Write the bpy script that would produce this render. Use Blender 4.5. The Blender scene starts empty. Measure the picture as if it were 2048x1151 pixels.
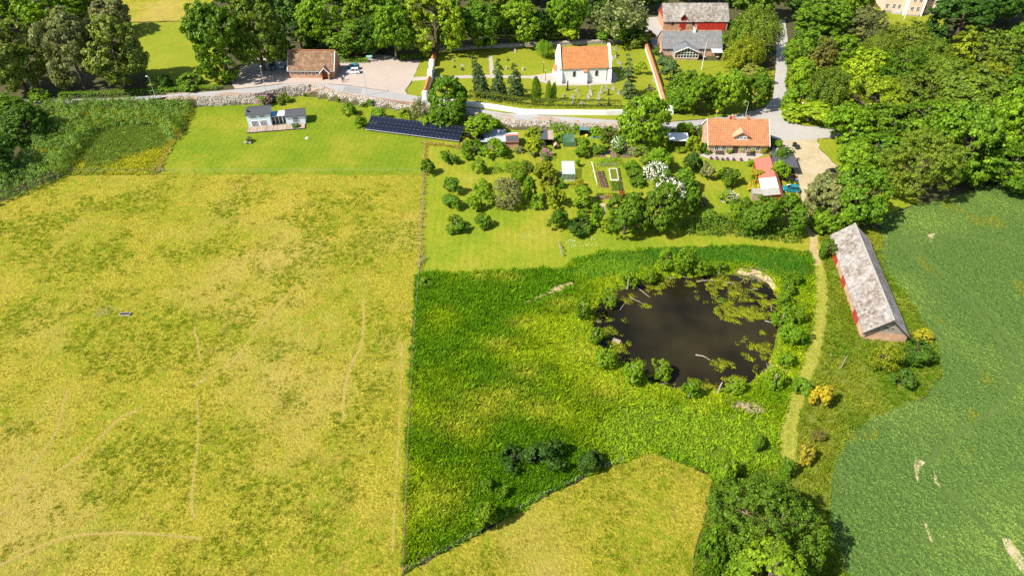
import bpy, bmesh, math, random
import numpy as np
from mathutils import Vector, Matrix, noise as mnoise
from mathutils.geometry import delaunay_2d_cdt

rng = np.random.default_rng(7)
random.seed(7)
R = math.radians

# ------------------------------------------------------------------ camera, sky, sun, exposure
CAM_H, PITCH, FPX = 80.0, R(40.0), 1365.0            # drone height, tilt below the horizon, focal length in photo pixels
scene = bpy.context.scene
cam_d = bpy.data.cameras.new('camera')
cam_d.sensor_width = 36.0
cam_d.lens = 36.0 * FPX / 2048.0
cam_d.clip_start, cam_d.clip_end = 0.5, 6000.0
cam = bpy.data.objects.new('camera', cam_d)
scene.collection.objects.link(cam)
cam.location = (0, 0, CAM_H)
cam.rotation_euler = (R(90) - PITCH, 0, 0)
scene.camera = cam

SUN_EL, SHADOW_AZ = R(47.5), R(28.0)                  # shadows fall to the right and slightly away
sun_d = bpy.data.lights.new('sun', 'SUN')
sun_d.energy, sun_d.angle, sun_d.color = 5.0, R(0.53), (1.0, 0.95, 0.86)
sun = bpy.data.objects.new('sun', sun_d)
scene.collection.objects.link(sun)
sdir = Vector((math.cos(SHADOW_AZ) * math.cos(SUN_EL), math.sin(SHADOW_AZ) * math.cos(SUN_EL), -math.sin(SUN_EL)))
sun.rotation_euler = sdir.to_track_quat('-Z', 'Y').to_euler()
sun.location = (-60, -30, 120)

world = bpy.data.worlds.new('World')
scene.world = world
world.use_nodes = True
wn = world.node_tree
wn.nodes.clear()
sky = wn.nodes.new('ShaderNodeTexSky')
sky.sky_type, sky.sun_disc = 'NISHITA', False
sky.sun_elevation = SUN_EL
sky.sun_rotation = math.atan2(-sdir.x, -sdir.y)
bg = wn.nodes.new('ShaderNodeBackground')
bg.inputs['Strength'].default_value = 0.10
wo = wn.nodes.new('ShaderNodeOutputWorld')
wn.links.new(sky.outputs[0], bg.inputs[0])
wn.links.new(bg.outputs[0], wo.inputs[0])

vs = scene.view_settings
vs.view_transform, vs.look, vs.exposure, vs.gamma, vs.use_curve_mapping = 'Standard', 'None', 0.75, 1.0, False
scene.render.engine = 'CYCLES'
scene.cycles.max_bounces = 5
scene.cycles.diffuse_bounces = 2
scene.cycles.glossy_bounces = 2
scene.cycles.transmission_bounces = 3
scene.cycles.transparent_max_bounces = 6
scene.cycles.use_denoising = False
scene.cycles.use_adaptive_sampling = False

# ------------------------------------------------------------------ measuring: photo pixels to places on the ground
CT, ST = math.cos(PITCH), math.sin(PITCH)


def at_z(px, py, z=0.0):
    a, b = (px - 1024.0) / FPX, (575.5 - py) / FPX
    dx, dy, dz = a, CT + b * ST, -ST + b * CT
    t = (z - CAM_H) / dz
    return Vector((dx * t, dy * t, z))


def depth_of(p):
    return p.y * CT - (p.z - CAM_H) * ST


# foot of the retaining wall: (photo x, photo y, height of the upper ground)
WALL_PX = [(-900, 240, 1.2), (-200, 228, 1.2), (100, 216, 1.5), (250, 214, 1.9), (395, 213, 2.2), (513, 208, 2.4), (575, 195, 2.4), (621, 191, 2.4),
           (680, 203, 2.3), (742, 215, 2.2), (805, 221, 2.0), (880, 236, 1.8), (945, 244, 1.8), (1030, 256, 1.7),
           (1117, 259, 1.6), (1212, 262, 1.4), (1300, 266, 0.9), (1400, 262, 0.35), (1480, 262, 0.2), (1700, 262, 0.2), (2600, 262, 0.2)]
_w = [at_z(a, b, 0) for a, b, h in WALL_PX]
WX, WY, WH = [p.x for p in _w], [p.y for p in _w], [h for a, b, h in WALL_PX]

POND_PX = [(1190, 620), (1208, 589), (1256, 573), (1302, 563), (1345, 555), (1400, 551), (1445, 547), (1492, 550), (1535, 560), (1557, 590), (1561, 640),
           (1552, 692), (1537, 740), (1496, 770), (1450, 777), (1400, 787), (1360, 782), (1316, 772), (1264, 745), (1222, 722), (1192, 686), (1183, 650)]
WATER_Z = -0.55
POND = np.array([at_z(a, b, WATER_Z)[:2] for a, b in POND_PX])


def poly_sd(x, y, poly):
    """signed distance to a polygon (negative inside), numpy arrays"""
    x, y = np.asarray(x, float), np.asarray(y, float)
    d = np.full(x.shape, 1e18)
    inside = np.zeros(x.shape, bool)
    n = len(poly)
    for i in range(n):
        x0, y0 = poly[i]
        x1, y1 = poly[(i + 1) % n]
        ex, ey = x1 - x0, y1 - y0
        wx, wy = x - x0, y - y0
        t = np.clip((wx * ex + wy * ey) / (ex * ex + ey * ey + 1e-12), 0, 1)
        d = np.minimum(d, (wx - ex * t) ** 2 + (wy - ey * t) ** 2)
        c = ((y0 <= y) & (y1 > y)) | ((y1 <= y) & (y0 > y))
        with np.errstate(divide='ignore', invalid='ignore'):
            xi = x0 + (y - y0) * ex / np.where(abs(ey) < 1e-12, 1e-12, ey)
        inside ^= c & (x < xi)
    return np.where(inside, -1, 1) * np.sqrt(d)


def sstep(t):
    t = np.clip(t, 0, 1)
    return t * t * (3 - 2 * t)


def T_arr(x, y):
    x, y = np.asarray(x, float), np.asarray(y, float)
    yw, h = np.interp(x, WX, WY), np.interp(x, WX, WH)
    z = h * sstep((y - yw - 0.2) / 1.3)
    near = (x > -5) & (x < 75) & (y > 50) & (y < 125)
    if np.any(near):
        sd = poly_sd(x, y, POND)
        z = np.where(near, z - 1.3 * sstep((1.8 - sd) / 4.5), z)
    return z


def T(x, y):
    return float(T_arr(np.array([x]), np.array([y]))[0])


def P(px, py, dz=0.0):
    """the place on the terrain seen at a photo pixel"""
    z = 0.0
    for _ in range(8):
        p = at_z(px, py, z + dz)
        z = 0.5 * z + 0.5 * T(p.x, p.y)
    p = at_z(px, py, z + dz)
    return p


def vnoise(x, y, s, seed=0):
    """smooth value noise in 0..1, numpy arrays"""
    x, y = np.asarray(x) * s + seed * 17.3, np.asarray(y) * s - seed * 9.1
    xi, yi = np.floor(x).astype(int), np.floor(y).astype(int)
    fx, fy = sstep(x - xi), sstep(y - yi)

    def hsh(a, b):
        v = np.sin(a * 127.1 + b * 311.7 + seed * 74.7) * 43758.5453
        return v - np.floor(v)
    return (hsh(xi, yi) * (1 - fx) + hsh(xi + 1, yi) * fx) * (1 - fy) + (hsh(xi, yi + 1) * (1 - fx) + hsh(xi + 1, yi + 1) * fx) * fy


def fbm(x, y, s, seed=0, o=4):
    v, a, t = 0, 1.0, 0
    for k in range(o):
        v = v + a * vnoise(x, y, s * 2 ** k, seed + k * 3)
        t += a
        a *= 0.55
    return v / t


# ------------------------------------------------------------------ objects and meshes
COL = scene.collection


def tag(o, label=None, cat=None, group=None, kind=None):
    if label:
        o['label'] = label
    if cat:
        o['category'] = cat
    if group:
        o['group'] = group
    if kind:
        o['kind'] = kind
    return o


def empty(name, loc, rz=0.0, label=None, cat=None, group=None):
    o = bpy.data.objects.new(name, None)
    o.empty_display_size = 0.3
    COL.objects.link(o)
    o.location = loc
    o.rotation_euler = (0, 0, rz)
    return tag(o, label, cat, group)


def mesh_np(name, verts, faces):
    """verts (N,3), faces (M,k) with k = 3 or 4, numpy"""
    me = bpy.data.meshes.new(name)
    n, (m, k) = len(verts), faces.shape
    me.vertices.add(n)
    me.vertices.foreach_set('co', np.ascontiguousarray(verts, np.float32).ravel())
    me.loops.add(m * k)
    me.loops.foreach_set('vertex_index', np.ascontiguousarray(faces, np.int32).ravel())
    me.polygons.add(m)
    me.polygons.foreach_set('loop_start', np.arange(0, m * k, k, dtype=np.int32))
    me.polygons.foreach_set('loop_total', np.full(m, k, np.int32))
    me.update(calc_edges=True)
    return me


class MB:
    """collects shapes into one mesh"""

    def __init__(self):
        self.v, self.f = [], []

    def add(self, vs_, fs):
        b = len(self.v)
        self.v += [tuple(p) for p in vs_]
        self.f += [tuple(i + b for i in f) for f in fs]
        return self

    def box(self, c, s, rz=0.0, taper=1.0):
        hx, hy, hz = s[0] / 2, s[1] / 2, s[2] / 2
        ca, sa = math.cos(rz), math.sin(rz)
        pts = []
        for z, t in ((-hz, 1.0), (hz, taper)):
            for x, y in ((-hx, -hy), (hx, -hy), (hx, hy), (-hx, hy)):
                x, y = x * t, y * t
                pts.append((c[0] + x * ca - y * sa, c[1] + x * sa + y * ca, c[2] + z))
        return self.add(pts, [(3, 2, 1, 0), (4, 5, 6, 7), (0, 1, 5, 4), (1, 2, 6, 5), (2, 3, 7, 6), (3, 0, 4, 7)])

    def b2(self, x0, x1, y0, y1, z0, z1):
        return self.box(((x0 + x1) / 2, (y0 + y1) / 2, (z0 + z1) / 2), (x1 - x0, y1 - y0, z1 - z0))

    def prism(self, poly, axis, a, b):
        """extrude a 2D polygon (counter-clockwise) along axis 0/1/2 from a to b"""
        n = len(poly)

        def mk(p, t):
            return (t, p[0], p[1]) if axis == 0 else ((p[0], t, p[1]) if axis == 1 else (p[0], p[1], t))
        pts = [mk(p, a) for p in poly] + [mk(p, b) for p in poly]
        fs = [tuple(range(n - 1, -1, -1)), tuple(range(n, 2 * n))] + [(i, (i + 1) % n, n + (i + 1) % n, n + i) for i in range(n)]
        return self.add(pts, fs)

    def tube(self, pts, rad, seg=6, cap=True):
        """tapered tube through points; rad a number or a list"""
        pts = [Vector(p) for p in pts]
        if not isinstance(rad, (list, tuple)):
            rad = [rad] * len(pts)
        vs_, fs = [], []
        for i, p in enumerate(pts):
            d = (pts[min(i + 1, len(pts) - 1)] - pts[max(i - 1, 0)]).normalized()
            u = d.orthogonal().normalized()
            if abs(d.z) < 0.9:
                u = d.cross(Vector((0, 0, 1))).normalized()
            w = d.cross(u)
            for k in range(seg):
                a = 2 * math.pi * k / seg
                vs_.append(p + (u * math.cos(a) + w * math.sin(a)) * rad[i])
        for i in range(len(pts) - 1):
            for k in range(seg):
                k2 = (k + 1) % seg
                fs.append((i * seg + k, i * seg + k2, (i + 1) * seg + k2, (i + 1) * seg + k))
        if cap:
            fs.append(tuple(range(seg - 1, -1, -1)))
            fs.append(tuple(range((len(pts) - 1) * seg, len(pts) * seg)))
        return self.add(vs_, fs)

    def lathe(self, prof, c=(0, 0, 0), seg=12):
        pts = [(c[0] + r * math.cos(2 * math.pi * k / seg), c[1] + r * math.sin(2 * math.pi * k / seg), c[2] + z) for r, z in prof for k in range(seg)]
        fs = [(i * seg + k, i * seg + (k + 1) % seg, (i + 1) * seg + (k + 1) % seg, (i + 1) * seg + k) for i in range(len(prof) - 1) for k in range(seg)]
        fs.append(tuple(range(seg - 1, -1, -1)))
        fs.append(tuple(range((len(prof) - 1) * seg, len(prof) * seg)))
        return self.add(pts, fs)

    def mesh(self, name):
        me = bpy.data.meshes.new(name)
        me.from_pydata(self.v, [], self.f)
        me.update()
        return me

    def build(self, name, mat, parent=None, loc=None, rz=0.0, smooth=False):
        me = self.mesh(name)
        bm = bmesh.new()
        bm.from_mesh(me)
        bmesh.ops.recalc_face_normals(bm, faces=bm.faces)
        bm.to_mesh(me)
        bm.free()
        if smooth:
            me.shade_smooth()
        me.materials.append(mat)
        return link(name, me, parent, loc, rz)


def link(name, me, parent=None, loc=None, rz=0.0):
    o = bpy.data.objects.new(name, me)
    COL.objects.link(o)
    o.parent = parent
    if loc is not None:
        o.location = loc
    o.rotation_euler = (0, 0, rz)
    return o


def copy_tree(o, parent=None):
    c = o.copy()
    COL.objects.link(c)
    c.parent = parent
    for ch in list(o.children):
        copy_tree(ch, c)
    return c


# ------------------------------------------------------------------ materials
class NT:
    def __init__(self, name):
        self.m = bpy.data.materials.new(name)
        self.m.use_nodes = True
        self.t = self.m.node_tree
        self.n = self.t.nodes
        self.bsdf = self.n['Principled BSDF']
        self.out = self.n['Material Output']
        self.bsdf.inputs['Roughness'].default_value = 0.85
        self.bsdf.inputs['Specular IOR Level'].default_value = 0.25
        self._co = None

    def link(self, a, b):
        self.t.links.new(a, b)

    def co(self):
        if self._co is None:
            self._co = self.n.new('ShaderNodeTexCoord').outputs['Object']
        return self._co

    def scaled(self, sx, sy, sz, rz=0.0):
        mp = self.n.new('ShaderNodeMapping')
        mp.inputs['Scale'].default_value = (sx, sy, sz)
        mp.inputs['Rotation'].default_value = (0, 0, rz)
        self.link(self.co(), mp.inputs[0])
        return mp.outputs[0]

    def noise(self, scale, detail=5, rough=0.55, vec=None, dist=0.0):
        t = self.n.new('ShaderNodeTexNoise')
        t.inputs['Scale'].default_value, t.inputs['Detail'].default_value, t.inputs['Roughness'].default_value = scale, detail, rough
        t.inputs['Distortion'].default_value = dist
        self.link(vec or self.co(), t.inputs['Vector'])
        return t.outputs['Fac']

    def ramp(self, fac, stops):
        r = self.n.new('ShaderNodeValToRGB')
        e = r.color_ramp.elements
        while len(e) < len(stops):
            e.new(0.5)
        for k, (p, c) in enumerate(stops):
            e[k].position = p
            e[k].color = (c[0], c[1], c[2], 1) if isinstance(c, (tuple, list)) else (c, c, c, 1)
        self.link(fac, r.inputs[0])
        return r.outputs[0]

    def mix(self, fac, a, b, mode='MIX'):
        x = self.n.new('ShaderNodeMix')
        x.data_type, x.blend_type = 'RGBA', mode
        for q, v in ((0, fac), (6, a), (7, b)):
            s = x.inputs[q]
            if isinstance(v, (int, float)):
                s.default_value = v if q == 0 else (v, v, v, 1)
            elif isinstance(v, (tuple, list)):
                s.default_value = (v[0], v[1], v[2], 1)
            else:
                self.link(v, s)
        return x.outputs[2]

    def math(self, op, a, b=0.0, clamp=False):
        x = self.n.new('ShaderNodeMath')
        x.operation, x.use_clamp = op, clamp
        for s, v in ((x.inputs[0], a), (x.inputs[1], b)):
            if isinstance(v, (int, float)):
                s.default_value = v
            else:
                self.link(v, s)
        return x.outputs[0]

    def color(self, c):
        if isinstance(c, (tuple, list)):
            self.bsdf.inputs['Base Color'].default_value = (c[0], c[1], c[2], 1)
        else:
            self.link(c, self.bsdf.inputs['Base Color'])
        return self

    def bump(self, h, dist=0.05, strength=1.0):
        b = self.n.new('ShaderNodeBump')
        b.inputs['Distance'].default_value, b.inputs['Strength'].default_value = dist, strength
        self.link(h, b.inputs['Height'])
        self.link(b.outputs[0], self.bsdf.inputs['Normal'])
        return self

    def rough(self, r, spec=None):
        self.bsdf.inputs['Roughness'].default_value = r
        if spec is not None:
            self.bsdf.inputs['Specular IOR Level'].default_value = spec
        return self


def plain(name, c, rough=0.6, var=0.25, scale=3.0, spec=0.3, metal=0.0):
    t = NT(name)
    lo, hi = tuple(v * (1 - var) for v in c), tuple(min(1, v * (1 + var)) for v in c)
    t.color(t.ramp(t.noise(scale, 6), [(0.3, lo), (0.7, hi)]))
    t.rough(rough, spec)
    t.bsdf.inputs['Metallic'].default_value = metal
    return t.m


def mat_ground(name, big, small, stops_big, stops_small, mixf=0.5, bump=0.06, fine=9.0, stripes=None, extra=None, grain=0.45):
    """two noises of colour plus fine grain"""
    t = NT(name)
    c1 = t.ramp(t.noise(big, 7, 0.6), stops_big)
    c2 = t.ramp(t.noise(small, 8, 0.65), stops_small)
    c = t.mix(mixf, c1, c2)
    f = t.noise(fine, 5, 0.7)
    c = t.mix(1.0, c, t.ramp(f, [(0.25, 1 - grain), (0.75, 1 + grain)]), 'MULTIPLY')
    if stripes:
        w = t.n.new('ShaderNodeTexWave')
        w.inputs['Scale'].default_value, w.inputs['Distortion'].default_value, w.inputs['Detail'].default_value = stripes[0], 1.5, 2
        w.inputs['Detail Scale'].default_value = 0.3
        t.link(t.scaled(1, 1, 1, stripes[1]), w.inputs[0])
        c = t.mix(1.0, c, t.ramp(w.outputs['Fac'], [(0.3, 1 - stripes[2]), (0.7, 1 + stripes[2])]), 'MULTIPLY')
    if extra:
        c = extra(t, c)
    t.color(c)
    t.bump(f, bump)
    t.rough(0.95, 0.1)
    return t.m


M = {}


def make_leaf_mat():
    t = NT('leaf')
    oi = t.n.new('ShaderNodeObjectInfo')
    ge = t.n.new('ShaderNodeNewGeometry')
    v1 = t.ramp(ge.outputs['Random Per Island'], [(0.0, 0.62), (0.6, 1.0), (1.0, 1.5)])
    c = t.mix(1.0, oi.outputs['Color'], v1, 'MULTIPLY')
    wpos = ge.outputs['Position']
    n1 = t.noise(0.35, 4, 0.6, wpos)
    c = t.mix(1.0, c, t.ramp(n1, [(0.3, (0.72, 0.80, 0.85)), (0.7, (1.30, 1.18, 1.0))]), 'MULTIPLY')
    t.color(c)
    t.rough(0.55, 0.25)
    tr = t.n.new('ShaderNodeBsdfTranslucent')
    t.link(t.mix(1.0, c, (1.25, 1.25, 0.6), 'MULTIPLY'), tr.inputs['Color'])
    ms = t.n.new('ShaderNodeMixShader')
    ms.inputs[0].default_value = 0.36
    t.link(t.bsdf.outputs[0], ms.inputs[1])
    t.link(tr.outputs[0], ms.inputs[2])
    t.link(ms.outputs[0], t.out.inputs['Surface'])
    return t.m


def make_tint_mat(name, trans=0.42):
    t = NT(name)
    a = t.n.new('ShaderNodeAttribute')
    a.attribute_type, a.attribute_name = 'INSTANCER', 'tint'
    ge = t.n.new('ShaderNodeNewGeometry')
    c = t.mix(1.0, a.outputs['Color'], t.ramp(ge.outputs['Random Per Island'], [(0, 0.65), (1, 1.4)]), 'MULTIPLY')
    t.color(c)
    t.rough(0.7, 0.15)
    tr = t.n.new('ShaderNodeBsdfTranslucent')
    t.link(c, tr.inputs['Color'])
    ms = t.n.new('ShaderNodeMixShader')
    ms.inputs[0].default_value = trans
    t.link(t.bsdf.outputs[0], ms.inputs[1])
    t.link(tr.outputs[0], ms.inputs[2])
    t.link(ms.outputs[0], t.out.inputs['Surface'])
    return t.m


def make_tiles(name, c, dark, moss=None, amount=0.5, pale=None):
    """roof tiles: courses and columns as fine relief, weathering as colour"""
    t = NT(name)
    br = t.n.new('ShaderNodeTexBrick')
    br.offset = 0.0
    br.inputs['Scale'].default_value = 1.0
    br.inputs['Brick Width'].default_value, br.inputs['Row Height'].default_value = 0.45, 0.36
    br.inputs['Mortar Size'].default_value, br.inputs['Mortar Smooth'].default_value = 0.045, 0.6
    br.inputs['Color1'].default_value, br.inputs['Color2'].default_value, br.inputs['Mortar'].default_value = (1, 1, 1, 1), (0.78, 0.78, 0.78, 1), (0.42, 0.40, 0.40, 1)
    sx = t.n.new('ShaderNodeSeparateXYZ')
    t.link(t.co(), sx.inputs[0])
    cx = t.n.new('ShaderNodeCombineXYZ')
    t.link(sx.outputs[0], cx.inputs[0])
    t.link(t.math('MULTIPLY', sx.outputs[2], 1.4), cx.inputs[1])
    t.link(cx.outputs[0], br.inputs['Vector'])
    base = t.ramp(t.noise(0.55, 6, 0.65), [(0.3, dark), (0.55, c), (0.8, tuple(min(1, v * 1.25) for v in c))])
    if moss:
        base = t.mix(t.ramp(t.noise(1.6, 8, 0.75), [(0.62 - amount * 0.25, 0.0), (0.72 - amount * 0.2, 1.0)]), base, moss)
    if pale:
        base = t.mix(t.ramp(t.noise(0.9, 9, 0.8), [(0.5, 0.0), (0.62, 1.0)]), base, pale)
    t.color(t.mix(1.0, base, br.outputs['Color'], 'MULTIPLY'))
    t.bump(br.outputs['Fac'], 0.03, -0.6)
    t.rough(0.85, 0.2)
    return t.m


def make_brick(name, c, c2):
    t = NT(name)
    br = t.n.new('ShaderNodeTexBrick')
    br.inputs['Scale'].default_value = 1.0
    br.inputs['Brick Width'].default_value, br.inputs['Row Height'].default_value, br.inputs['Mortar Size'].default_value = 0.26, 0.085, 0.012
    br.inputs['Color1'].default_value, br.inputs['Color2'].default_value, br.inputs['Mortar'].default_value = (*c, 1), (*c2, 1), (0.45, 0.38, 0.30, 1)
    sx = t.n.new('ShaderNodeSeparateXYZ')
    t.link(t.co(), sx.inputs[0])
    cx = t.n.new('ShaderNodeCombineXYZ')
    t.link(t.math('ADD', sx.outputs[0], sx.outputs[1]), cx.inputs[0])
    t.link(sx.outputs[2], cx.inputs[1])
    t.link(cx.outputs[0], br.inputs['Vector'])
    t.color(t.mix(1.0, br.outputs['Color'], t.ramp(t.noise(0.8, 6), [(0.3, 0.75), (0.7, 1.2)]), 'MULTIPLY'))
    t.rough(0.9, 0.15)
    return t.m


def make_lichen_roof(name, base, pale, moss):
    """fibre cement sheets under lichen and moss"""
    t = NT(name)
    n1, n2 = t.noise(1.1, 9, 0.75), t.noise(0.22, 6, 0.7)
    c = t.mix(t.ramp(n1, [(0.40, 0.0), (0.60, 1.0)]), base, pale)
    c = t.mix(t.math('MULTIPLY', t.ramp(t.noise(1.5, 9, 0.8), [(0.44, 0.0), (0.58, 0.85)]), t.ramp(n2, [(0.43, 0.0), (0.57, 1.0)])), c, moss)
    t.color(c)
    w = t.n.new('ShaderNodeTexWave')
    w.inputs['Scale'].default_value = 1.8
    t.link(t.co(), w.inputs[0])
    t.bump(t.math('ADD', w.outputs['Fac'], n1), 0.05)
    t.rough(0.95, 0.1)
    return t.m


def make_boards(name, c, period=0.18, var=0.25, axis=0):
    t = NT(name)
    sx = t.n.new('ShaderNodeSeparateXYZ')
    t.link(t.co(), sx.inputs[0])
    a = t.math('FRACT', t.math('DIVIDE', sx.outputs[axis], period))
    seam = t.ramp(a, [(0.0, 0.45), (0.10, 1.0), (0.92, 1.0), (1.0, 0.6)])
    n = t.noise(1.0, 6, 0.6, t.scaled(2.5, 2.5, 0.5))
    cc = t.ramp(n, [(0.3, tuple(v * (1 - var) for v in c)), (0.7, tuple(min(1, v * (1 + var)) for v in c))])
    t.color(t.mix(1.0, cc, seam, 'MULTIPLY'))
    t.rough(0.8, 0.2)
    return t.m


M['leaf'] = make_leaf_mat()
M['tint'] = make_tint_mat('grass_blade')
M['bark'] = plain('bark', (0.13, 0.10, 0.07), 0.95, 0.45, 4.0, 0.1)
M['twig'] = plain('twig', (0.26, 0.18, 0.10), 0.95, 0.3, 4.0, 0.1)
M['pale_bark'] = plain('pale_bark', (0.36, 0.30, 0.22), 0.95, 0.35, 4.0, 0.1)
M['dead_wood'] = plain('dead_wood', (0.30, 0.245, 0.18), 0.95, 0.35, 5.0, 0.1)
M['white_lime'] = plain('white_lime', (0.80, 0.79, 0.75), 0.9, 0.07, 0.7, 0.1)
M['white_paint'] = plain('white_paint', (0.80, 0.80, 0.78), 0.5, 0.05, 2, 0.3)
M['glass'] = NT('glass').color((0.02, 0.025, 0.03)).rough(0.08, 0.6).m
M['orange_tiles'] = make_tiles('orange_tiles', (0.55, 0.225, 0.08), (0.48, 0.19, 0.075), (0.48, 0.22, 0.11), 0.15)
M['farm_tiles'] = make_tiles('farm_tiles', (0.55, 0.24, 0.10), (0.45, 0.195, 0.10), (0.33, 0.18, 0.12), 0.3)
M['brown_tiles'] = make_tiles('brown_tiles', (0.27, 0.15, 0.085), (0.19, 0.11, 0.07), (0.24, 0.18, 0.08), 0.3, (0.42, 0.30, 0.18))
M['slate_roof'] = make_tiles('slate_roof', (0.25, 0.245, 0.24), (0.20, 0.195, 0.19), (0.30, 0.27, 0.22), 0.2)
M['grey_lichen'] = make_lichen_roof('grey_lichen', (0.22, 0.20, 0.175), (0.46, 0.42, 0.36), (0.13, 0.09, 0.05))
M['barn_roof'] = make_lichen_roof('barn_roof', (0.23, 0.20, 0.175), (0.45, 0.415, 0.385), (0.12, 0.07, 0.03))
M['brick'] = make_brick('brick', (0.48, 0.18, 0.075), (0.58, 0.25, 0.11))
M['pale_brick'] = make_brick('pale_brick', (0.50, 0.25, 0.13), (0.58, 0.32, 0.18))
M['red_boards'] = make_boards('red_boards', (0.50, 0.04, 0.022))
M['red_boards_y'] = make_boards('red_boards_y', (0.40, 0.05, 0.03), axis=1)
M['grey_boards'] = make_boards('grey_boards', (0.27, 0.24, 0.21), 0.22, 0.35, 1)
M['blue_boards'] = make_boards('blue_boards', (0.72, 0.80, 0.86), 0.16, 0.04)
M['blue_side'] = plain('blue_side', (0.18, 0.40, 0.58), 0.6, 0.08)
M['felt'] = plain('felt', (0.075, 0.078, 0.085), 0.8, 0.15, 1.5, 0.2)
M['black_metal'] = plain('black_metal', (0.018, 0.018, 0.02), 0.5, 0.2)
M['grey_metal'] = plain('grey_metal', (0.45, 0.46, 0.47), 0.4, 0.1, 2, 0.4)
M['stone'] = plain('stone', (0.38, 0.35, 0.31), 0.9, 0.35, 3.0, 0.15)
M['dark_stone'] = plain('dark_stone', (0.045, 0.045, 0.05), 0.5, 0.3, 2, 0.4)
M['timber'] = plain('timber', (0.33, 0.26, 0.19), 0.9, 0.3, 3, 0.1)
M['dark_timber'] = plain('dark_timber', (0.06, 0.05, 0.045), 0.9, 0.3, 3, 0.1)
M['soil'] = plain('soil', (0.17, 0.115, 0.075), 0.95, 0.3, 2.0, 0.05)
M['rubber'] = plain('rubber', (0.02, 0.02, 0.02), 0.8, 0.2)
M['red_paint'] = plain('red_paint', (0.42, 0.03, 0.02), 0.5, 0.1)
M['yellow_paint'] = plain('yellow_paint', (0.75, 0.60, 0.04), 0.5, 0.1)
M['salmon_sheet'] = make_boards('salmon_sheet', (0.55, 0.155, 0.11), 0.5, 0.06, 1)
M['white_sheet'] = make_boards('white_sheet', (0.80, 0.78, 0.74), 0.5, 0.05, 1)
M['grey_sheet'] = make_boards('grey_sheet', (0.34, 0.32, 0.27), 0.5, 0.2, 1)
# ------------------------------------------------------------------ the ground and everything laid on it
def sheet(name, px, mat, lift=0.0, step=2.5, jag=0.3, label=None, world=None, z=None, kind='structure'):
    """a patch of ground draped over the terrain, outline given in photo pixels"""
    pts = [tuple(P(a, b)[:2]) for a, b in px] if world is None else world
    out = []
    n = len(pts)
    for i in range(n):
        a, b = Vector(pts[i]), Vector(pts[(i + 1) % n])
        k = max(1, int((b - a).length / 1.5))
        k = min(k, 120)
        nrm = Vector((-(b - a).y, (b - a).x)).normalized() if (b - a).length > 0 else Vector((0, 0))
        for j in range(k):
            p = a.lerp(b, j / k)
            if jag:
                p = p + nrm * jag * 2 * (mnoise.noise((p.x * 0.6, p.y * 0.6, 3.1)) + 0.5 * mnoise.noise((p.x * 1.9, p.y * 1.9, 8.1)))
            out.append((p.x, p.y))
    arr = np.array(out)
    lo, hi = np.maximum(arr.min(0), (-260, 0)), np.minimum(arr.max(0), (260, 340))
    gx, gy = np.meshgrid(np.arange(lo[0], hi[0], step), np.arange(lo[1], hi[1], step))
    gx = gx.ravel() + rng.uniform(-0.2, 0.2, gx.size) * step
    gy = gy.ravel() + rng.uniform(-0.2, 0.2, gy.size) * step
    keep = poly_sd(gx, gy, arr) < -0.5 * step * 0.6
    vs_ = [Vector(p) for p in out] + [Vector((a, b)) for a, b in zip(gx[keep], gy[keep])]
    edges = [(i, (i + 1) % len(out)) for i in range(len(out))]
    r = delaunay_2d_cdt(vs_, edges, [], 1, 1e-4)
    co = np.array([(v.x, v.y) for v in r[0]])
    zz = (T_arr(co[:, 0], co[:, 1]) + lift) if z is None else np.full(len(co), z)
    fs = np.array([f for f in r[2] if len(f) == 3])
    # faces up
    a, b, c = co[fs[:, 0]], co[fs[:, 1]], co[fs[:, 2]]
    neg = ((b - a)[:, 0] * (c - a)[:, 1] - (b - a)[:, 1] * (c - a)[:, 0]) < 0
    fs[neg] = fs[neg][:, ::-1]
    me = mesh_np(name, np.column_stack([co, zz]), fs)
    me.shade_smooth()
    me.materials.append(mat)
    o = link(name, me)
    tag(o, label, None, None, kind)
    o['outline'] = [float(v) for p in pts for v in p]
    return o, arr


def strip_px(centre, width, n=6):
    """outline of a strip of the given width (m) along pixel points"""
    pts = [P(a, b) for a, b in centre]
    pts = [Vector((p.x, p.y)) for p in pts]
    fine = []
    for i in range(len(pts) - 1):
        p0, p1, p2, p3 = pts[max(i - 1, 0)], pts[i], pts[i + 1], pts[min(i + 2, len(pts) - 1)]
        for k in range(n):
            t = k / n
            fine.append(0.5 * ((2 * p1) + (p2 - p0) * t + (2 * p0 - 5 * p1 + 4 * p2 - p3) * t * t + (3 * p1 - p0 - 3 * p2 + p3) * t ** 3))
    fine.append(pts[-1])
    L_, R_ = [], []
    for i, p in enumerate(fine):
        d = (fine[min(i + 1, len(fine) - 1)] - fine[max(i - 1, 0)]).normalized()
        w = width * (1.0 + 0.12 * mnoise.noise((p.x * 0.3, p.y * 0.3, 1.0))) / 2
        if isinstance(width, (int, float)):
            L_.append(p + Vector((-d.y, d.x)) * w)
            R_.append(p - Vector((-d.y, d.x)) * w)
    return [tuple(p) for p in L_ + R_[::-1]], fine


STRAW, OLIVE, GREEN = (0.40, 0.29, 0.055), (0.27, 0.24, 0.03), (0.12, 0.19, 0.015)


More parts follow.
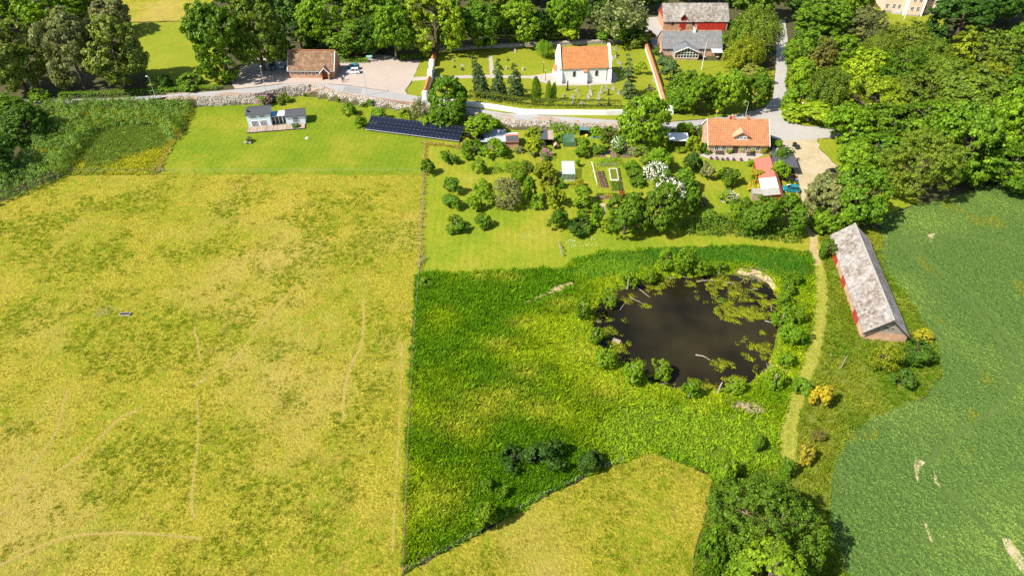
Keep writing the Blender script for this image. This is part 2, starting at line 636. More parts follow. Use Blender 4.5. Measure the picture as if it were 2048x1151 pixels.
def pasture_extra(t, c):
    g = t.ramp(t.noise(0.075, 9, 0.72, None, 0.8), [(0.40, 0.0), (0.56, 1.0)])
    g2 = t.ramp(t.noise(0.8, 7, 0.75), [(0.44, 0.1), (0.58, 1.0)])
    c = t.mix(t.math('MULTIPLY', g, g2), c, (0.20, 0.25, 0.010))
    b = t.ramp(t.noise(0.035, 5, 0.6), [(0.50, 0.0), (0.66, 0.8)])
    c = t.mix(b, c, (0.43, 0.33, 0.075))
    c = t.mix(t.math('MULTIPLY', t.ramp(t.noise(0.25, 8, 0.75), [(0.52, 0.0), (0.64, 0.8)]), t.ramp(t.noise(2.2, 4, 0.7), [(0.40, 0.2), (0.6, 1.0)])), c, (0.23, 0.18, 0.03))
    b = t.ramp(t.noise(0.06, 3, 0.5, t.scaled(1, 1.6, 1)), [(0.70, 0.0), (0.74, 0.5)])
    return t.mix(b, c, (0.22, 0.18, 0.09))


M['pasture'] = mat_ground('pasture', 0.05, 0.9, [(0.30, (0.28, 0.27, 0.020)), (0.50, (0.35, 0.305, 0.030)), (0.70, (0.405, 0.33, 0.05))],
                          [(0.30, (0.20, 0.195, 0.014)), (0.5, (0.37, 0.31, 0.028)), (0.75, (0.52, 0.40, 0.065))], 0.5, 0.45, 2.6, None, pasture_extra, 0.75)
M['lawn'] = mat_ground('lawn', 0.09, 0.9, [(0.35, (0.095, 0.18, 0.005)), (0.52, (0.17, 0.22, 0.010)), (0.65, (0.27, 0.25, 0.022))],
                       [(0.3, (0.10, 0.165, 0.006)), (0.7, (0.235, 0.25, 0.018))], 0.45, 0.08, 3.5, (0.22, R(4), 0.025), None, 0.5)
M['orchard'] = mat_ground('orchard', 0.07, 0.7, [(0.35, (0.12, 0.21, 0.008)), (0.52, (0.22, 0.245, 0.014)), (0.62, (0.31, 0.26, 0.03)), (0.72, (0.30, 0.33, 0.07))],
                          [(0.3, (0.12, 0.185, 0.008)), (0.7, (0.28, 0.28, 0.024))], 0.45, 0.08, 3.5, (0.22, R(0), 0.03), None, 0.5)
M['yard_lawn'] = mat_ground('yard_lawn', 0.12, 0.9, [(0.3, (0.15, 0.21, 0.010)), (0.7, (0.26, 0.25, 0.02))],
                            [(0.3, (0.15, 0.20, 0.010)), (0.7, (0.26, 0.26, 0.022))], 0.5, 0.06, 5.0, (0.25, R(30), 0.03))
M['meadow'] = mat_ground('meadow', 0.10, 0.8, [(0.3, (0.05, 0.11, 0.008)), (0.7, (0.16, 0.20, 0.012))],
                         [(0.3, (0.05, 0.10, 0.007)), (0.7, (0.17, 0.20, 0.014))], 0.5, 0.15, 5.0)
M['weeds'] = mat_ground('weeds', 0.12, 0.8, [(0.3, (0.12, 0.18, 0.015)), (0.7, (0.24, 0.24, 0.03))],
                        [(0.3, (0.07, 0.11, 0.012)), (0.7, (0.20, 0.19, 0.035))], 0.5, 0.15, 5.0)
M['field'] = mat_ground('field', 0.05, 0.8, [(0.3, (0.07, 0.12, 0.026)), (0.7, (0.11, 0.165, 0.035))],
                        [(0.3, (0.06, 0.11, 0.025)), (0.7, (0.11, 0.165, 0.035))], 0.5, 0.15, 4.0)
M['forest_floor'] = mat_ground('forest_floor', 0.05, 0.5, [(0.3, (0.04, 0.05, 0.015)), (0.7, (0.09, 0.085, 0.03))],
                               [(0.3, (0.05, 0.05, 0.02)), (0.7, (0.12, 0.10, 0.05))], 0.5, 0.1, 3.0)
M['asphalt'] = mat_ground('asphalt', 0.15, 2.0, [(0.3, (0.30, 0.29, 0.28)), (0.7, (0.36, 0.35, 0.335))], [(0.3, (0.30, 0.29, 0.275)), (0.7, (0.37, 0.355, 0.34))], 0.4, 0.01, 14.0)
M['lane'] = mat_ground('lane', 0.12, 1.5, [(0.3, (0.33, 0.31, 0.28)), (0.7, (0.40, 0.375, 0.34))], [(0.3, (0.31, 0.295, 0.26)), (0.7, (0.42, 0.39, 0.35))], 0.4, 0.02, 10.0)
M['parking'] = mat_ground('parking', 0.12, 1.2, [(0.3, (0.38, 0.31, 0.255)), (0.7, (0.44, 0.365, 0.305))], [(0.3, (0.35, 0.29, 0.235)), (0.7, (0.46, 0.38, 0.315))], 0.5, 0.03, 9.0)
M['gravel'] = mat_ground('gravel', 0.25, 1.2, [(0.3, (0.34, 0.26, 0.15)), (0.55, (0.46, 0.37, 0.25)), (0.8, (0.52, 0.43, 0.31))], [(0.35, (0.32, 0.27, 0.10)), (0.7, (0.50, 0.40, 0.28))], 0.45, 0.04, 8.0)
M['mown_track'] = mat_ground('mown_track', 0.3, 0.9, [(0.3, (0.20, 0.23, 0.018)), (0.7, (0.33, 0.30, 0.05))], [(0.35, (0.20, 0.23, 0.018)), (0.7, (0.36, 0.31, 0.07))], 0.5, 0.1, 3.5, None, None, 0.5)
M['dry_earth'] = mat_ground('dry_earth', 0.4, 2.0, [(0.3, (0.36, 0.27, 0.12)), (0.7, (0.48, 0.37, 0.20))], [(0.3, (0.34, 0.26, 0.11)), (0.7, (0.50, 0.38, 0.20))], 0.5, 0.05, 6.0)
M['trail'] = mat_ground('trail', 0.4, 2.0, [(0.3, (0.33, 0.265, 0.035)), (0.7, (0.42, 0.32, 0.065))], [(0.3, (0.24, 0.20, 0.025)), (0.7, (0.46, 0.35, 0.07))], 0.5, 0.1, 4.0)
M['paving'] = mat_ground('paving', 0.3, 2.5, [(0.3, (0.36, 0.31, 0.26)), (0.7, (0.42, 0.37, 0.31))], [(0.3, (0.33, 0.29, 0.24)), (0.7, (0.44, 0.38, 0.32))], 0.5, 0.02, 7.0)


def ground_sheet():
    xs = np.concatenate([[-3000, -1200, -500], np.arange(-260, 261, 3.0), [500, 1200, 3000]])
    ys = np.concatenate([[-1500, -300], np.arange(0, 341, 1.25), [420, 600, 1000, 2000, 4000]])
    X, Y = np.meshgrid(xs, ys)
    Z = T_arr(X.ravel(), Y.ravel()) - 0.10
    nx, ny = len(xs), len(ys)
    i = np.arange(nx * ny).reshape(ny, nx)
    f = np.stack([i[:-1, :-1].ravel(), i[:-1, 1:].ravel(), i[1:, 1:].ravel(), i[1:, :-1].ravel()], 1)
    me = mesh_np('ground', np.column_stack([X.ravel(), Y.ravel(), Z]), f)
    me.shade_smooth()
    me.materials.append(M['forest_floor'])
    o = link('ground', me)
    tag(o, kind='structure')


ground_sheet()

FIELD_EDGE = [(1768, 432), (1762, 470), (1772, 540), (1822, 600), (1872, 690), (1886, 742), (1850, 790), (1760, 832), (1700, 864), (1672, 910), (1660, 980), (1663, 1060), (1692, 1151), (1720, 1300)]
Z = {}
ZONES = [
    ('pasture', [(848, 347), (842, 480), (837, 548), (826, 700), (815, 900), (806, 1142), (796, 1330), (-500, 1330), (-700, 800), (-330, 480), (-60, 424), (0, 405), (60, 378), (140, 347), (310, 348)], 'pasture', 0.0, 3, 0.3),
    ('pasture', [(808, 1148), (940, 1077), (1090, 992), (1210, 937), (1300, 904), (1360, 925), (1425, 952), (1410, 1030), (1388, 1110), (1370, 1330), (798, 1330)], 'pasture', 0.0, 3, 0.2),
    ('meadow', [(834, 549), (1126, 537), (1150, 520), (1200, 505), (1330, 497), (1500, 492), (1600, 505), (1632, 512), (1636, 560), (1634, 640), (1618, 715), (1597, 775), (1579, 830), (1572, 932), (1500, 942), (1425, 950), (1360, 924), (1300, 902),
                (1210, 935), (1090, 990), (940, 1075), (804, 1144), (811, 900), (822, 700)], 'meadow', 0.012, 1.6, 0.3),
    ('rough_ground', [(1644, 440), (1762, 462)] + FIELD_EDGE[1:] + [(1375, 1330), (1390, 1110), (1412, 1030), (1427, 952), (1562, 934), (1574, 900), (1580, 830), (1619, 720), (1636, 640), (1638, 560), (1632, 500)], 'weeds', 0.006, 2.5, 0.2),
    ('crop_field', FIELD_EDGE + [(3000, 1330), (3300, 500), (2500, 235), (2048, 350), (1905, 394), (1845, 407)], 'field', 0.02, 3, 0.5),
    ('garden_lawn', [(847, 288), (840, 480), (835, 549), (1128, 535), (1160, 518), (1330, 495), (1500, 489), (1600, 503), (1622, 500), (1612, 440), (1602, 400), (1582, 340), (1545, 300), (1480, 272), (1400, 268), (1300, 270), (1212, 264), (1117, 262),
                     (1030, 259), (945, 248), (930, 262), (922, 283)], 'orchard', 0.018, 2.2, 0.35),
    ('house_lawn', [(310, 349), (385, 215), (513, 207), (575, 194), (621, 190), (680, 202), (742, 214), (805, 220), (880, 235), (940, 248), (925, 275), (921, 284), (851, 287), (850, 350)], 'lawn', 0.006, 2.2, 0.3),
    ('wild_patch', [(135, 350), (60, 330), (100, 222), (200, 217), (388, 215), (313, 350)], 'weeds', 0.01, 2.0, 0.2),
    ('churchyard_lawn', [(869, 108), (859, 158), (852, 190), (880, 200), (935, 206), (1000, 213), (1060, 220), (1212, 224), (1338, 224), (1328, 200), (1291, 87), (1250, 83), (1105, 90), (1000, 95), (885, 101)], 'yard_lawn', 0.012, 2.5, 0.08),
    ('road_verge', [(853, 198), (935, 211), (1047, 228), (1212, 230), (1340, 226), (1412, 237), (1328, 244), (1212, 239), (1117, 232), (1006, 225), (943, 216), (880, 200)], 'yard_lawn', 0.03, 2.5, 0.1),
    ('gate_lawn', [(866, 110), (858, 126), (851, 190), (845, 196), (817, 193), (812, 181), (822, 168), (830, 150), (842, 122)], 'yard_lawn', 0.03, 2.5, 0.1),
    ('far_lawn', [(262, 46), (430, 42), (445, 60), (445, 172), (300, 184), (285, 120)], 'yard_lawn', 0.01, 3, 0.3),
    ('far_pasture', [(200, -50), (430, -50), (425, 40), (262, 44)], 'pasture', 0.01, 3, 0.4),
    ('cottage_lawn', [(1298, 90), (1330, 200), (1345, 224), (1414, 238), (1482, 227), (1530, 213), (1546, 194), (1550, 140), (1480, 123), (1320, 118)], 'yard_lawn', 0.012, 2.5, 0.1),
    ('manor_lawn', [(1745, 15), (1900, 15), (1885, 60), (1800, 78), (1750, 62)], 'yard_lawn', 0.01, 3, 0.3),
    ('lane_verge', [(1577, 84), (1575, 130), (1573, 226), (1583, 243), (1606, 251), (1656, 254), (1700, 240), (1640, 200), (1610, 120), (1600, 84)], 'yard_lawn', 0.02, 2.5, 0.1),
    ('drive_verge', [(1638, 277), (1638, 296), (1676, 332), (1720, 400), (1768, 430), (1842, 405), (1800, 360), (1740, 300), (1700, 277)], 'orchard', 0.02, 2.5, 0.15),
]
for nm, px, mt, lift, st, jg in ZONES:
    o, arr = sheet(nm, px, M[mt], lift, st, jg)
    Z.setdefault(nm, []).append(arr)

ROAD_UP = [(-160, 204), (104, 200), (222, 197), (351, 189.5), (440, 182), (512, 175), (560, 169), (620, 166), (690, 171), (760, 181), (826, 191), (880, 201), (943, 217), (1006, 226), (1117, 233), (1212, 240), (1328, 245), (1410, 239)]
ROAD_LO = [(1420, 257), (1338, 258), (1212, 252), (1117, 247), (1013, 240), (940, 229), (880, 216), (826, 205), (760, 196), (707, 188.5), (648, 179), (610, 176), (575, 178.5), (534, 183), (512, 186), (440, 192), (351, 198), (222, 205), (104, 208), (-160, 213)]
sheet('road', ROAD_UP + ROAD_LO, M['asphalt'], 0.045, 2.0, 0.0)
sheet('road_patch', [(690, 174), (724, 178), (722, 189), (686, 182.5)], mat_ground('road_patch', 0.15, 2.0, [(0.3, (0.24, 0.235, 0.225)), (0.7, (0.29, 0.28, 0.27))], [(0.3, (0.23, 0.225, 0.215)), (0.7, (0.29, 0.28, 0.27))], 0.4, 0.01, 14.0), 0.053, 2.0, 0.02)
sheet('lane', [(1548, 40), (1570, 40), (1576, 84), (1574, 130), (1572, 226), (1582, 243), (1605, 252), (1654, 255), (1810, 256), (1810, 277), (1656, 276), (1560, 282), (1545, 276), (1500, 263), (1419, 257), (1409, 239), (1480, 228), (1530, 215), (1546, 195), (1551, 140), (1553, 84)], M['lane'], 0.05, 2.0, 0.05)
sheet('car_park', [(455, 155), (480, 140), (520, 112), (575, 108), (672, 116), (741, 122), (745, 108), (782, 112), (800, 122), (842, 121), (830, 148), (820, 168), (810, 181), (815, 190), (760, 180.3), (690, 170.3), (620, 165.3), (560, 168), (512, 174), (470, 178)], M['parking'], 0.035, 2.0, 0.05)
sheet('gravel_drive', [(1560, 280.5), (1637, 277), (1637, 296), (1675, 332), (1660, 345), (1640, 360), (1622, 395), (1628, 440), (1612, 452), (1603, 400), (1596, 362), (1588, 340), (1575, 322), (1545, 305), (1546, 284)], M['gravel'], 0.04, 2.0, 0.25)
sheet('yard', [(1270, 36), (1325, 33), (1330, 62), (1322, 116), (1305, 92), (1296, 70)], M['lane'], 0.03, 2.0, 0.2)
sheet('footpath', [(820, 155), (858, 153), (905, 152), (960, 150), (1060, 152), (1113, 145), (1118, 140), (1108, 172), (1060, 157), (960, 156), (905, 158), (858, 159.5), (818, 163)], M['paving'], 0.04, 2.0, 0.05)
sheet('footpath', [(977, 112), (984, 112), (989, 150.5), (980, 150.5)], M['paving'], 0.036, 2.0, 0.05)
sheet('church_apron', [(1108, 146), (1113, 172), (1180, 171), (1224, 169), (1236, 160), (1232, 148), (1222, 142), (1118, 140)], M['paving'], 0.05, 2.0, 0.05)
sheet('church_apron', [(1216, 106), (1226, 113), (1227, 122), (1218, 122)], M['paving'], 0.05, 2.0, 0.05)
sheet('terrace', [(1394, 309), (1412, 305), (1540, 306), (1508, 318), (1492, 323), (1455, 321), (1420, 319)], M['paving'], 0.05, 2.0, 0.1)
sheet('garden_path', [(1547, 292), (1575, 284), (1580, 292), (1570, 305), (1558, 318), (1546, 312)], M['paving'], 0.045, 2.0, 0.1)
out, _ = strip_px([(1618, 440), (1628, 480), (1634, 520), (1641, 570), (1638, 640), (1622, 715), (1601, 775), (1583, 830), (1577, 880), (1578, 935)], 2.3)
track_poly = np.array(out)
track_line = _
sheet('mown_track', None, M['mown_track'], 0.04, 1.5, 0.08, world=out)
out, _ = strip_px([(1618, 438), (1622, 458), (1628, 500), (1634, 530)], 1.5)
sheet('dirt_path', None, M['dry_earth'], 0.055, 1.5, 0.2, world=out)
TRAILS = [([(726, 600), (727, 640), (722, 690), (710, 715), (697, 745), (688, 790), (685, 840)], 0.5),
          ([(594, 572), (545, 622), (505, 672), (468, 722), (430, 750), (390, 768)], 0.45),
          ([(0, 1028), (40, 995), (95, 955), (150, 918), (205, 870), (245, 832), (290, 818)], 0.55),
          ([(30, 985), (70, 925), (110, 868), (128, 805), (135, 780)], 0.35),
          ([(0, 1130), (60, 1100), (130, 1075), (200, 1066), (290, 1066), (400, 1076)], 0.5),
          ([(394, 800), (396, 880), (386, 960), (383, 1010), (390, 1035)], 0.35),
          ([(388, 655), (396, 690), (400, 720)], 0.35),
          ([(804, 690), (800, 820), (792, 960), (785, 1100)], 0.3)]
# gravelly shoulder between the top of the stone wall and the road
_xs = np.linspace(at_z(330, 213)[0], at_z(1320, 266)[0], 90)
_yw = np.interp(_xs, WX, WY)
sheet('road_shoulder', None, mat_ground('road_shoulder', 0.3, 1.5, [(0.3, (0.30, 0.21, 0.16)), (0.7, (0.38, 0.29, 0.22))], [(0.3, (0.26, 0.22, 0.14)), (0.7, (0.40, 0.30, 0.23))], 0.5, 0.05, 6.0), 0.025, 1.2, 0.0, world=[(a, b + 1.0) for a, b in zip(_xs, _yw)] + [(a, b + 4.2) for a, b in zip(_xs[::-1], _yw[::-1])])
# the pond
t = NT('pond_water')
silt = t.ramp(t.noise(0.09, 3, 0.5), [(0.35, (0.009, 0.008, 0.004)), (0.65, (0.030, 0.024, 0.010))])
t.color(silt)
t.rough(0.10, 0.16)
t.bump(t.noise(2.0, 3), 0.004)
M['water'] = t.m
cx, cy = POND.mean(0)
grow = [tuple(np.array((cx, cy)) + (p - (cx, cy)) * (1 + 1.6 / np.hypot(*(p - (cx, cy))))) for p in POND]
sheet('pond_water', None, M['water'], 0, 2.0, 0.3, world=grow, z=WATER_Z)
BARE = ([(1105, 575), (1150, 560), (1145, 572), (1090, 595), (1040, 610), (1080, 590)], [(1455, 808), (1500, 800), (1535, 822), (1500, 828)],
           [(1480, 535), (1520, 540), (1548, 560), (1556, 578), (1540, 580), (1520, 556), (1470, 545)])
for px in BARE:
    sheet('bare_bank', px, M['dry_earth'], 0.05, 1.2, 0.3)
for px, nm in (([(1845, 1040), (1856, 1050), (1866, 1085), (1856, 1078)], 'bare_soil'), ([(2005, 1070), (2018, 1078), (2048, 1115), (2080, 1150), (2040, 1140), (2015, 1100)], 'bare_soil'),
               ([(1830, 915), (1846, 922), (1838, 965), (1828, 950)], 'bare_soil'), ([(1862, 930), (1872, 940), (1880, 975), (1870, 965)], 'bare_soil'), ([(1855, 470), (1868, 466), (1862, 488)], 'bare_soil')):
    sheet(nm, px, M['gravel'], 0.06, 1.2, 0.4)


# ------------------------------------------------------------------ ground cover: thousands of tufts as single "stuff" objects
def blade_clump(name, n, h, spread, width, lean=0.5, seed=1):
    r = np.random.default_rng(seed)
    V, Fc = [], []
    for i in range(n):
        a, d = r.uniform(0, 6.283), spread * math.sqrt(r.uniform())
        x, y = d * math.cos(a), d * math.sin(a)
        hh = h * r.uniform(0.6, 1.15)
        b, l = r.uniform(0, 6.283), lean * hh * r.uniform(0.3, 1)
        tx, ty = x + l * math.cos(a + r.normal(0, 0.8)), y + l * math.sin(a + r.normal(0, 0.8))
        wx, wy = width * math.cos(b), width * math.sin(b)
        k = len(V)
        mx, my = x * 0.6 + tx * 0.4, y * 0.6 + ty * 0.4
        V += [(x - wx, y - wy, 0), (x + wx, y + wy, 0), (mx + wx * 0.8, my + wy * 0.8, hh * 0.6), (tx, ty, hh)]
        V[-1] = (tx, ty, hh)
        Fc += [(k, k + 1, k + 2, k + 3)]
    me = mesh_np(name, np.array(V), np.array(Fc))
    me.materials.append(M['tint'])
    return bpy.data.objects.new(name, me)


def leaf_clump(name, n, h, spread, size, seed=1, flat=0.5):
    r = np.random.default_rng(seed)
    V, Fc = [], []
    for i in range(n):
        a, d = r.uniform(0, 6.283), spread * math.sqrt(r.uniform(0.02, 1))
        x, y, z = d * math.cos(a), d * math.sin(a), h * (1 - 0.5 * (d / spread) ** 2) * r.uniform(0.55, 1.05)
        nrm = Vector((math.cos(a) * flat + r.normal(0, 0.3), math.sin(a) * flat + r.normal(0, 0.3), 1)).normalized()
        u = nrm.cross(Vector((math.cos(a + r.normal(0, 1)), math.sin(a), 0.1))).normalized()
        w = nrm.cross(u)
        s = size * r.uniform(0.7, 1.25)
        c = Vector((x, y, z))
        k = len(V)
        V += [c - u * s, c - w * s * 0.75 + nrm * 0.1 * s, c + u * s, c + w * s * 0.75 + nrm * 0.1 * s]
        Fc.append((k, k + 1, k + 2, k + 3))
    me = mesh_np(name, np.array([tuple(v) for v in V]), np.array(Fc))
    me.materials.append(M['tint'])
    return bpy.data.objects.new(name, me)


def scatter(name, protos, pts, scale, tint, label, cat='grass', sz=None):
    n = len(pts)
    me = bpy.data.meshes.new(name)
    me.vertices.add(n)
    me.vertices.foreach_set('co', np.ascontiguousarray(pts, np.float32).ravel())
    a = me.attributes.new('scl', 'FLOAT_VECTOR', 'POINT')
    sc = np.column_stack([scale, scale, scale if sz is None else sz])
    a.data.foreach_set('vector', np.ascontiguousarray(sc, np.float32).ravel())
    a = me.attributes.new('rot', 'FLOAT_VECTOR', 'POINT')
    rr = np.zeros((n, 3), np.float32)
    rr[:, 2] = rng.uniform(0, 6.283, n)
    a.data.foreach_set('vector', rr.ravel())
    a = me.attributes.new('tint', 'FLOAT_COLOR', 'POINT')
    a.data.foreach_set('color', np.ascontiguousarray(np.column_stack([tint, np.ones(n)]), np.float32).ravel())
    o = link(name, me)
    tag(o, label, cat, None, 'stuff')
    pc = bpy.data.collections.new(name + '_tufts')
    for p in protos:
        pc.objects.link(p)
    ng = bpy.data.node_groups.new(name, 'GeometryNodeTree')
    ng.interface.new_socket('Geometry', in_out='INPUT', socket_type='NodeSocketGeometry')
    ng.interface.new_socket('Geometry', in_out='OUTPUT', socket_type='NodeSocketGeometry')
    N = ng.nodes
    gi, go = N.new('NodeGroupInput'), N.new('NodeGroupOutput')
    ci = N.new('GeometryNodeCollectionInfo')
    ci.inputs['Collection'].default_value = pc
    ci.inputs['Separate Children'].default_value = True
    ci.inputs['Reset Children'].default_value = True
    ip = N.new('GeometryNodeInstanceOnPoints')
    ip.inputs['Pick Instance'].default_value = True

    def attr(nm, ty):
        x = N.new('GeometryNodeInputNamedAttribute')
        x.data_type = ty
        x.inputs['Name'].default_value = nm
        return x.outputs[0]
    ri = N.new('FunctionNodeRandomValue')
    ri.data_type = 'INT'
    ri.inputs[4].default_value, ri.inputs[5].default_value = 0, len(protos) - 1
    ng.links.new(gi.outputs[0], ip.inputs['Points'])
    ng.links.new(ci.outputs[0], ip.inputs['Instance'])
    ng.links.new(ri.outputs[2], ip.inputs['Instance Index'])
    er = N.new('FunctionNodeEulerToRotation')
    ng.links.new(attr('rot', 'FLOAT_VECTOR'), er.inputs[0])
    ng.links.new(er.outputs[0], ip.inputs['Rotation'])
    ng.links.new(attr('scl', 'FLOAT_VECTOR'), ip.inputs['Scale'])
    ng.links.new(ip.outputs[0], go.inputs[0])
    md = o.modifiers.new('tufts', 'NODES')
    md.node_group = ng
    return o


def in_view(x, y, m=4.0):
    d = y * CT + CAM_H * ST
    u = y * ST - CAM_H * CT
    return (np.abs(x) < d * 1024 / FPX + m) & (u * FPX / d > -585 - 8 * m) & (y > 30)


def sample(poly, dens, sub=()):
    lo, hi = poly.min(0), poly.max(0)
    lo, hi = np.maximum(lo, (-170, 36)), np.minimum(hi, (170, 330))
    n = int((hi[0] - lo[0]) * (hi[1] - lo[1]) * dens)
    x, y = rng.uniform(lo[0], hi[0], n), rng.uniform(lo[1], hi[1], n)
    k = in_view(x, y)
    x, y = x[k], y[k]
    k = poly_sd(x, y, poly) < 0
    for s in sub:
        k &= poly_sd(x, y, s) > 0
    return x[k], y[k]


def mixc(a, b, f):
    f = np.asarray(f)[:, None]
    return np.array(a)[None] * (1 - f) + np.array(b)[None] * f


def px_poly(px):
    return np.array([P(a, b)[:2] for a, b in px])


tuft = [blade_clump('tuft%d' % k, 14, 0.19, 0.18, 0.024, 1.0, k) for k in range(3)]
tall = [blade_clump('tall%d' % k, 22, 0.75, 0.26, 0.04, 0.8, 10 + k) for k in range(4)]
herb = [leaf_clump('herb%d' % k, 26, 0.6, 0.45, 0.10, 20 + k) for k in range(3)]
broad = [leaf_clump('broad%d' % k, 16, 0.55, 0.50, 0.15, 30 + k, 0.5) for k in range(3)]
beet = [leaf_clump('beet%d' % k, 22, 0.30, 0.34, 0.075, 40 + k, 0.8) for k in range(3)]
float_leaf = [leaf_clump('floatleaf%d' % k, 14, 0.12, 0.42, 0.085, 50 + k, 0.5) for k in range(3)]


TRACK = []


def px_track_avoid(x, y, lines, w):
    k = np.ones(len(x), bool)
    for fine in lines:
        pts = np.array([tuple(p) for p in fine])
        for i in range(len(pts) - 1):
            a, b = pts[i], pts[i + 1]
            e = b - a
            tt = np.clip(((x - a[0]) * e[0] + (y - a[1]) * e[1]) / (e @ e + 1e-9), 0, 1)
            k &= np.hypot(x - a[0] - e[0] * tt, y - a[1] - e[1] * tt) > w
    return k


trail_lines = [strip_px(c, 0.5, 3)[1] for c, w in TRAILS]
xs, ys, cs, ss, zs = [], [], [], [], []
for arr in Z['pasture']:
    x, y = sample(arr, 7.0)
    g = fbm(x, y, 0.11, 5, 5)
    g2 = fbm(x, y, 0.5, 9, 3)
    keep = rng.uniform(size=len(x)) < np.clip((g - 0.33) * 2.2 + (g2 - 0.5) * 1.8 + 0.1, 0.15, 0.85)
    keep &= px_track_avoid(x, y, trail_lines, 0.28)
    x, y, g, g2 = x[keep], y[keep], g[keep], g2[keep]
    f = np.clip((g - 0.44) * 6 + (g2 - 0.5) * 2.6 + rng.normal(0, 0.18, len(x)), 0, 1)
    c = mixc((0.54, 0.43, 0.05), (0.31, 0.39, 0.016), f)
    xs.append(x); ys.append(y); cs.append(c); zs.append(np.ones(len(x))); ss.append(rng.uniform(0.45, 1.25, len(x)) * (0.8 + 0.4 * f))
for cpx, w in TRAILS:                                  # trodden trails: flattened pale grass
    fine = strip_px(cpx, 0.5, 60)[1]
    tp = np.array([tuple(p) for p in fine])
    tp = tp[rng.integers(0, len(tp), int(len(cpx) * 650 * min(1, w * 1.8)))]
    x, y = tp[:, 0] + rng.normal(0, w * 0.20, len(tp)), tp[:, 1] + rng.normal(0, w * 0.20, len(tp))
    k = fbm(x, y, 0.5, 3, 3) > 0.31
    x, y = x[k], y[k]
    xs.append(x); ys.append(y); cs.append(mixc((0.58, 0.47, 0.11), (0.72, 0.58, 0.20), rng.uniform(0, 1, len(x)))); zs.append(np.full(len(x), 0.18)); ss.append(rng.uniform(0.35, 0.7, len(x)))
x, y, c, s = np.concatenate(xs), np.concatenate(ys), np.vstack(cs), np.concatenate(ss)
scatter('pasture_tussocks', tuft, np.column_stack([x, y, T_arr(x, y)]), s, c * rng.uniform(0.65, 1.2, (len(x), 1)), 'short dry yellow tussocks covering the grazed pasture', sz=s * np.concatenate(zs))

# the tall meadow round the pond
mead = Z['meadow'][0]
inner = [tuple(np.array((cx, cy)) + (p - (cx, cy)) * 0.86) for p in POND]
x, y = sample(mead, 9.0, [inner, track_poly])
sd = poly_sd(x, y, POND)
BROAD_PX = px_poly([(1190, 880), (1230, 815), (1300, 800), (1400, 815), (1500, 830), (1562, 850), (1562, 932), (1500, 942), (1425, 950), (1300, 900), (1210, 935)])
NETTLE_PX = px_poly([(1128, 545), (1170, 520), (1200, 507), (1330, 497), (1500, 493), (1598, 505), (1618, 530), (1612, 580), (1570, 560), (1500, 530), (1420, 525), (1330, 530), (1240, 552), (1180, 560)])
in_broad = poly_sd(x, y, BROAD_PX) < rng.normal(0, 0.7, len(x))
in_net = poly_sd(x, y, NETTLE_PX) < rng.normal(0, 0.5, len(x))
for bp in BARE:
    kk = (poly_sd(x, y, px_poly(bp)) > 0.1) | (rng.uniform(size=len(x)) < 0.15)
    x, y, sd, in_broad, in_net = x[kk], y[kk], sd[kk], in_broad[kk], in_net[kk]
g = fbm(x, y, 0.10, 21, 4)
k = ~in_broad & ~in_net & (sd > 0.6)
# dark lush grass to the left, yellower round the pond and in laid patches
g5 = fbm(x * 0.6 + y * 0.3, y, 0.16, 27, 4)
f = np.clip((g - 0.50) * 2.6 + (g5 - 0.5) * 2.2 + np.clip((11 - sd) / 11, 0, 1) * 0.7 + 0.15 + rng.normal(0, 0.12, len(x)), 0, 1)
c = mixc((0.19, 0.385, 0.009), (0.44, 0.55, 0.012), f) * rng.uniform(0.7, 1.2, (len(x), 1))
pale = np.zeros(len(x))
for a_, b_, r_ in ((960, 815, 3.2), (1010, 790, 2.2), (1050, 745, 1.8), (1040, 650, 1.5), (1000, 690, 1.6), (920, 850, 2.5), (1075, 820, 2.0), (960, 552, 1.4), (1010, 556, 1.6), (880, 1000, 2.4), (1120, 610, 1.6), (1180, 700, 2.5), (1210, 780, 2.5)):
    p_ = P(a_, b_)
    pale = np.maximum(pale, np.exp(-(((x - p_.x) / (1.5 * r_)) ** 2 + ((y - p_.y) / r_) ** 2)) * (0.6 + 0.8 * (fbm(x, y, 0.5, 91, 3) - 0.3)))
pale = np.clip(pale, 0, 0.9)[:, None]
c = c * (1 - pale) + np.array((0.60, 0.60, 0.05)) * pale
f = np.maximum(f, pale[:, 0] * 1.1)
hz = np.where(f > 0.75, 0.5, 1.0) * rng.uniform(0.5, 1.35, len(x))
scatter('meadow_grass', tall, np.column_stack([x, y, T_arr(x, y)])[k], rng.uniform(0.6, 1.4, k.sum()), c[k], 'tall lush green grass in the ungrazed meadow left of the pond', sz=hz[k])
k = in_broad & (sd > 0.6) & (rng.uniform(size=len(x)) < 0.55)
c2 = mixc((0.15, 0.28, 0.008), (0.30, 0.42, 0.012), np.clip(rng.normal(0.5, 0.3, len(x)), 0, 1))
scatter('butterbur', broad, np.column_stack([x, y, T_arr(x, y)])[k], rng.uniform(0.5, 1.0, k.sum()), c2[k], 'bed of bright green round-leaved plants below the pond', 'plants')
k = in_net & (sd > 0.6) & (rng.uniform(size=len(x)) < 0.8)
c3 = mixc((0.075, 0.22, 0.010), (0.20, 0.36, 0.012), np.clip((g - 0.45) * 4 + rng.normal(0, 0.15, len(x)), 0, 1))
scatter('nettles', herb, np.column_stack([x, y, T_arr(x, y)])[k], rng.uniform(0.6, 1.1, k.sum()), c3[k], 'dense dark green nettle bank above the pond', 'plants')
ragged = sd + 1.8 * (fbm(x, y, 0.35, 71, 3) - 0.5)
k = (ragged > -0.05) & (sd < 4.5) & (~in_net | (sd < 1.5)) & (rng.uniform(size=len(x)) < np.where(sd < 1.2, 0.75, 0.30))
c4 = mixc((0.20, 0.36, 0.010), (0.46, 0.52, 0.015), rng.uniform(0, 1, len(x)))
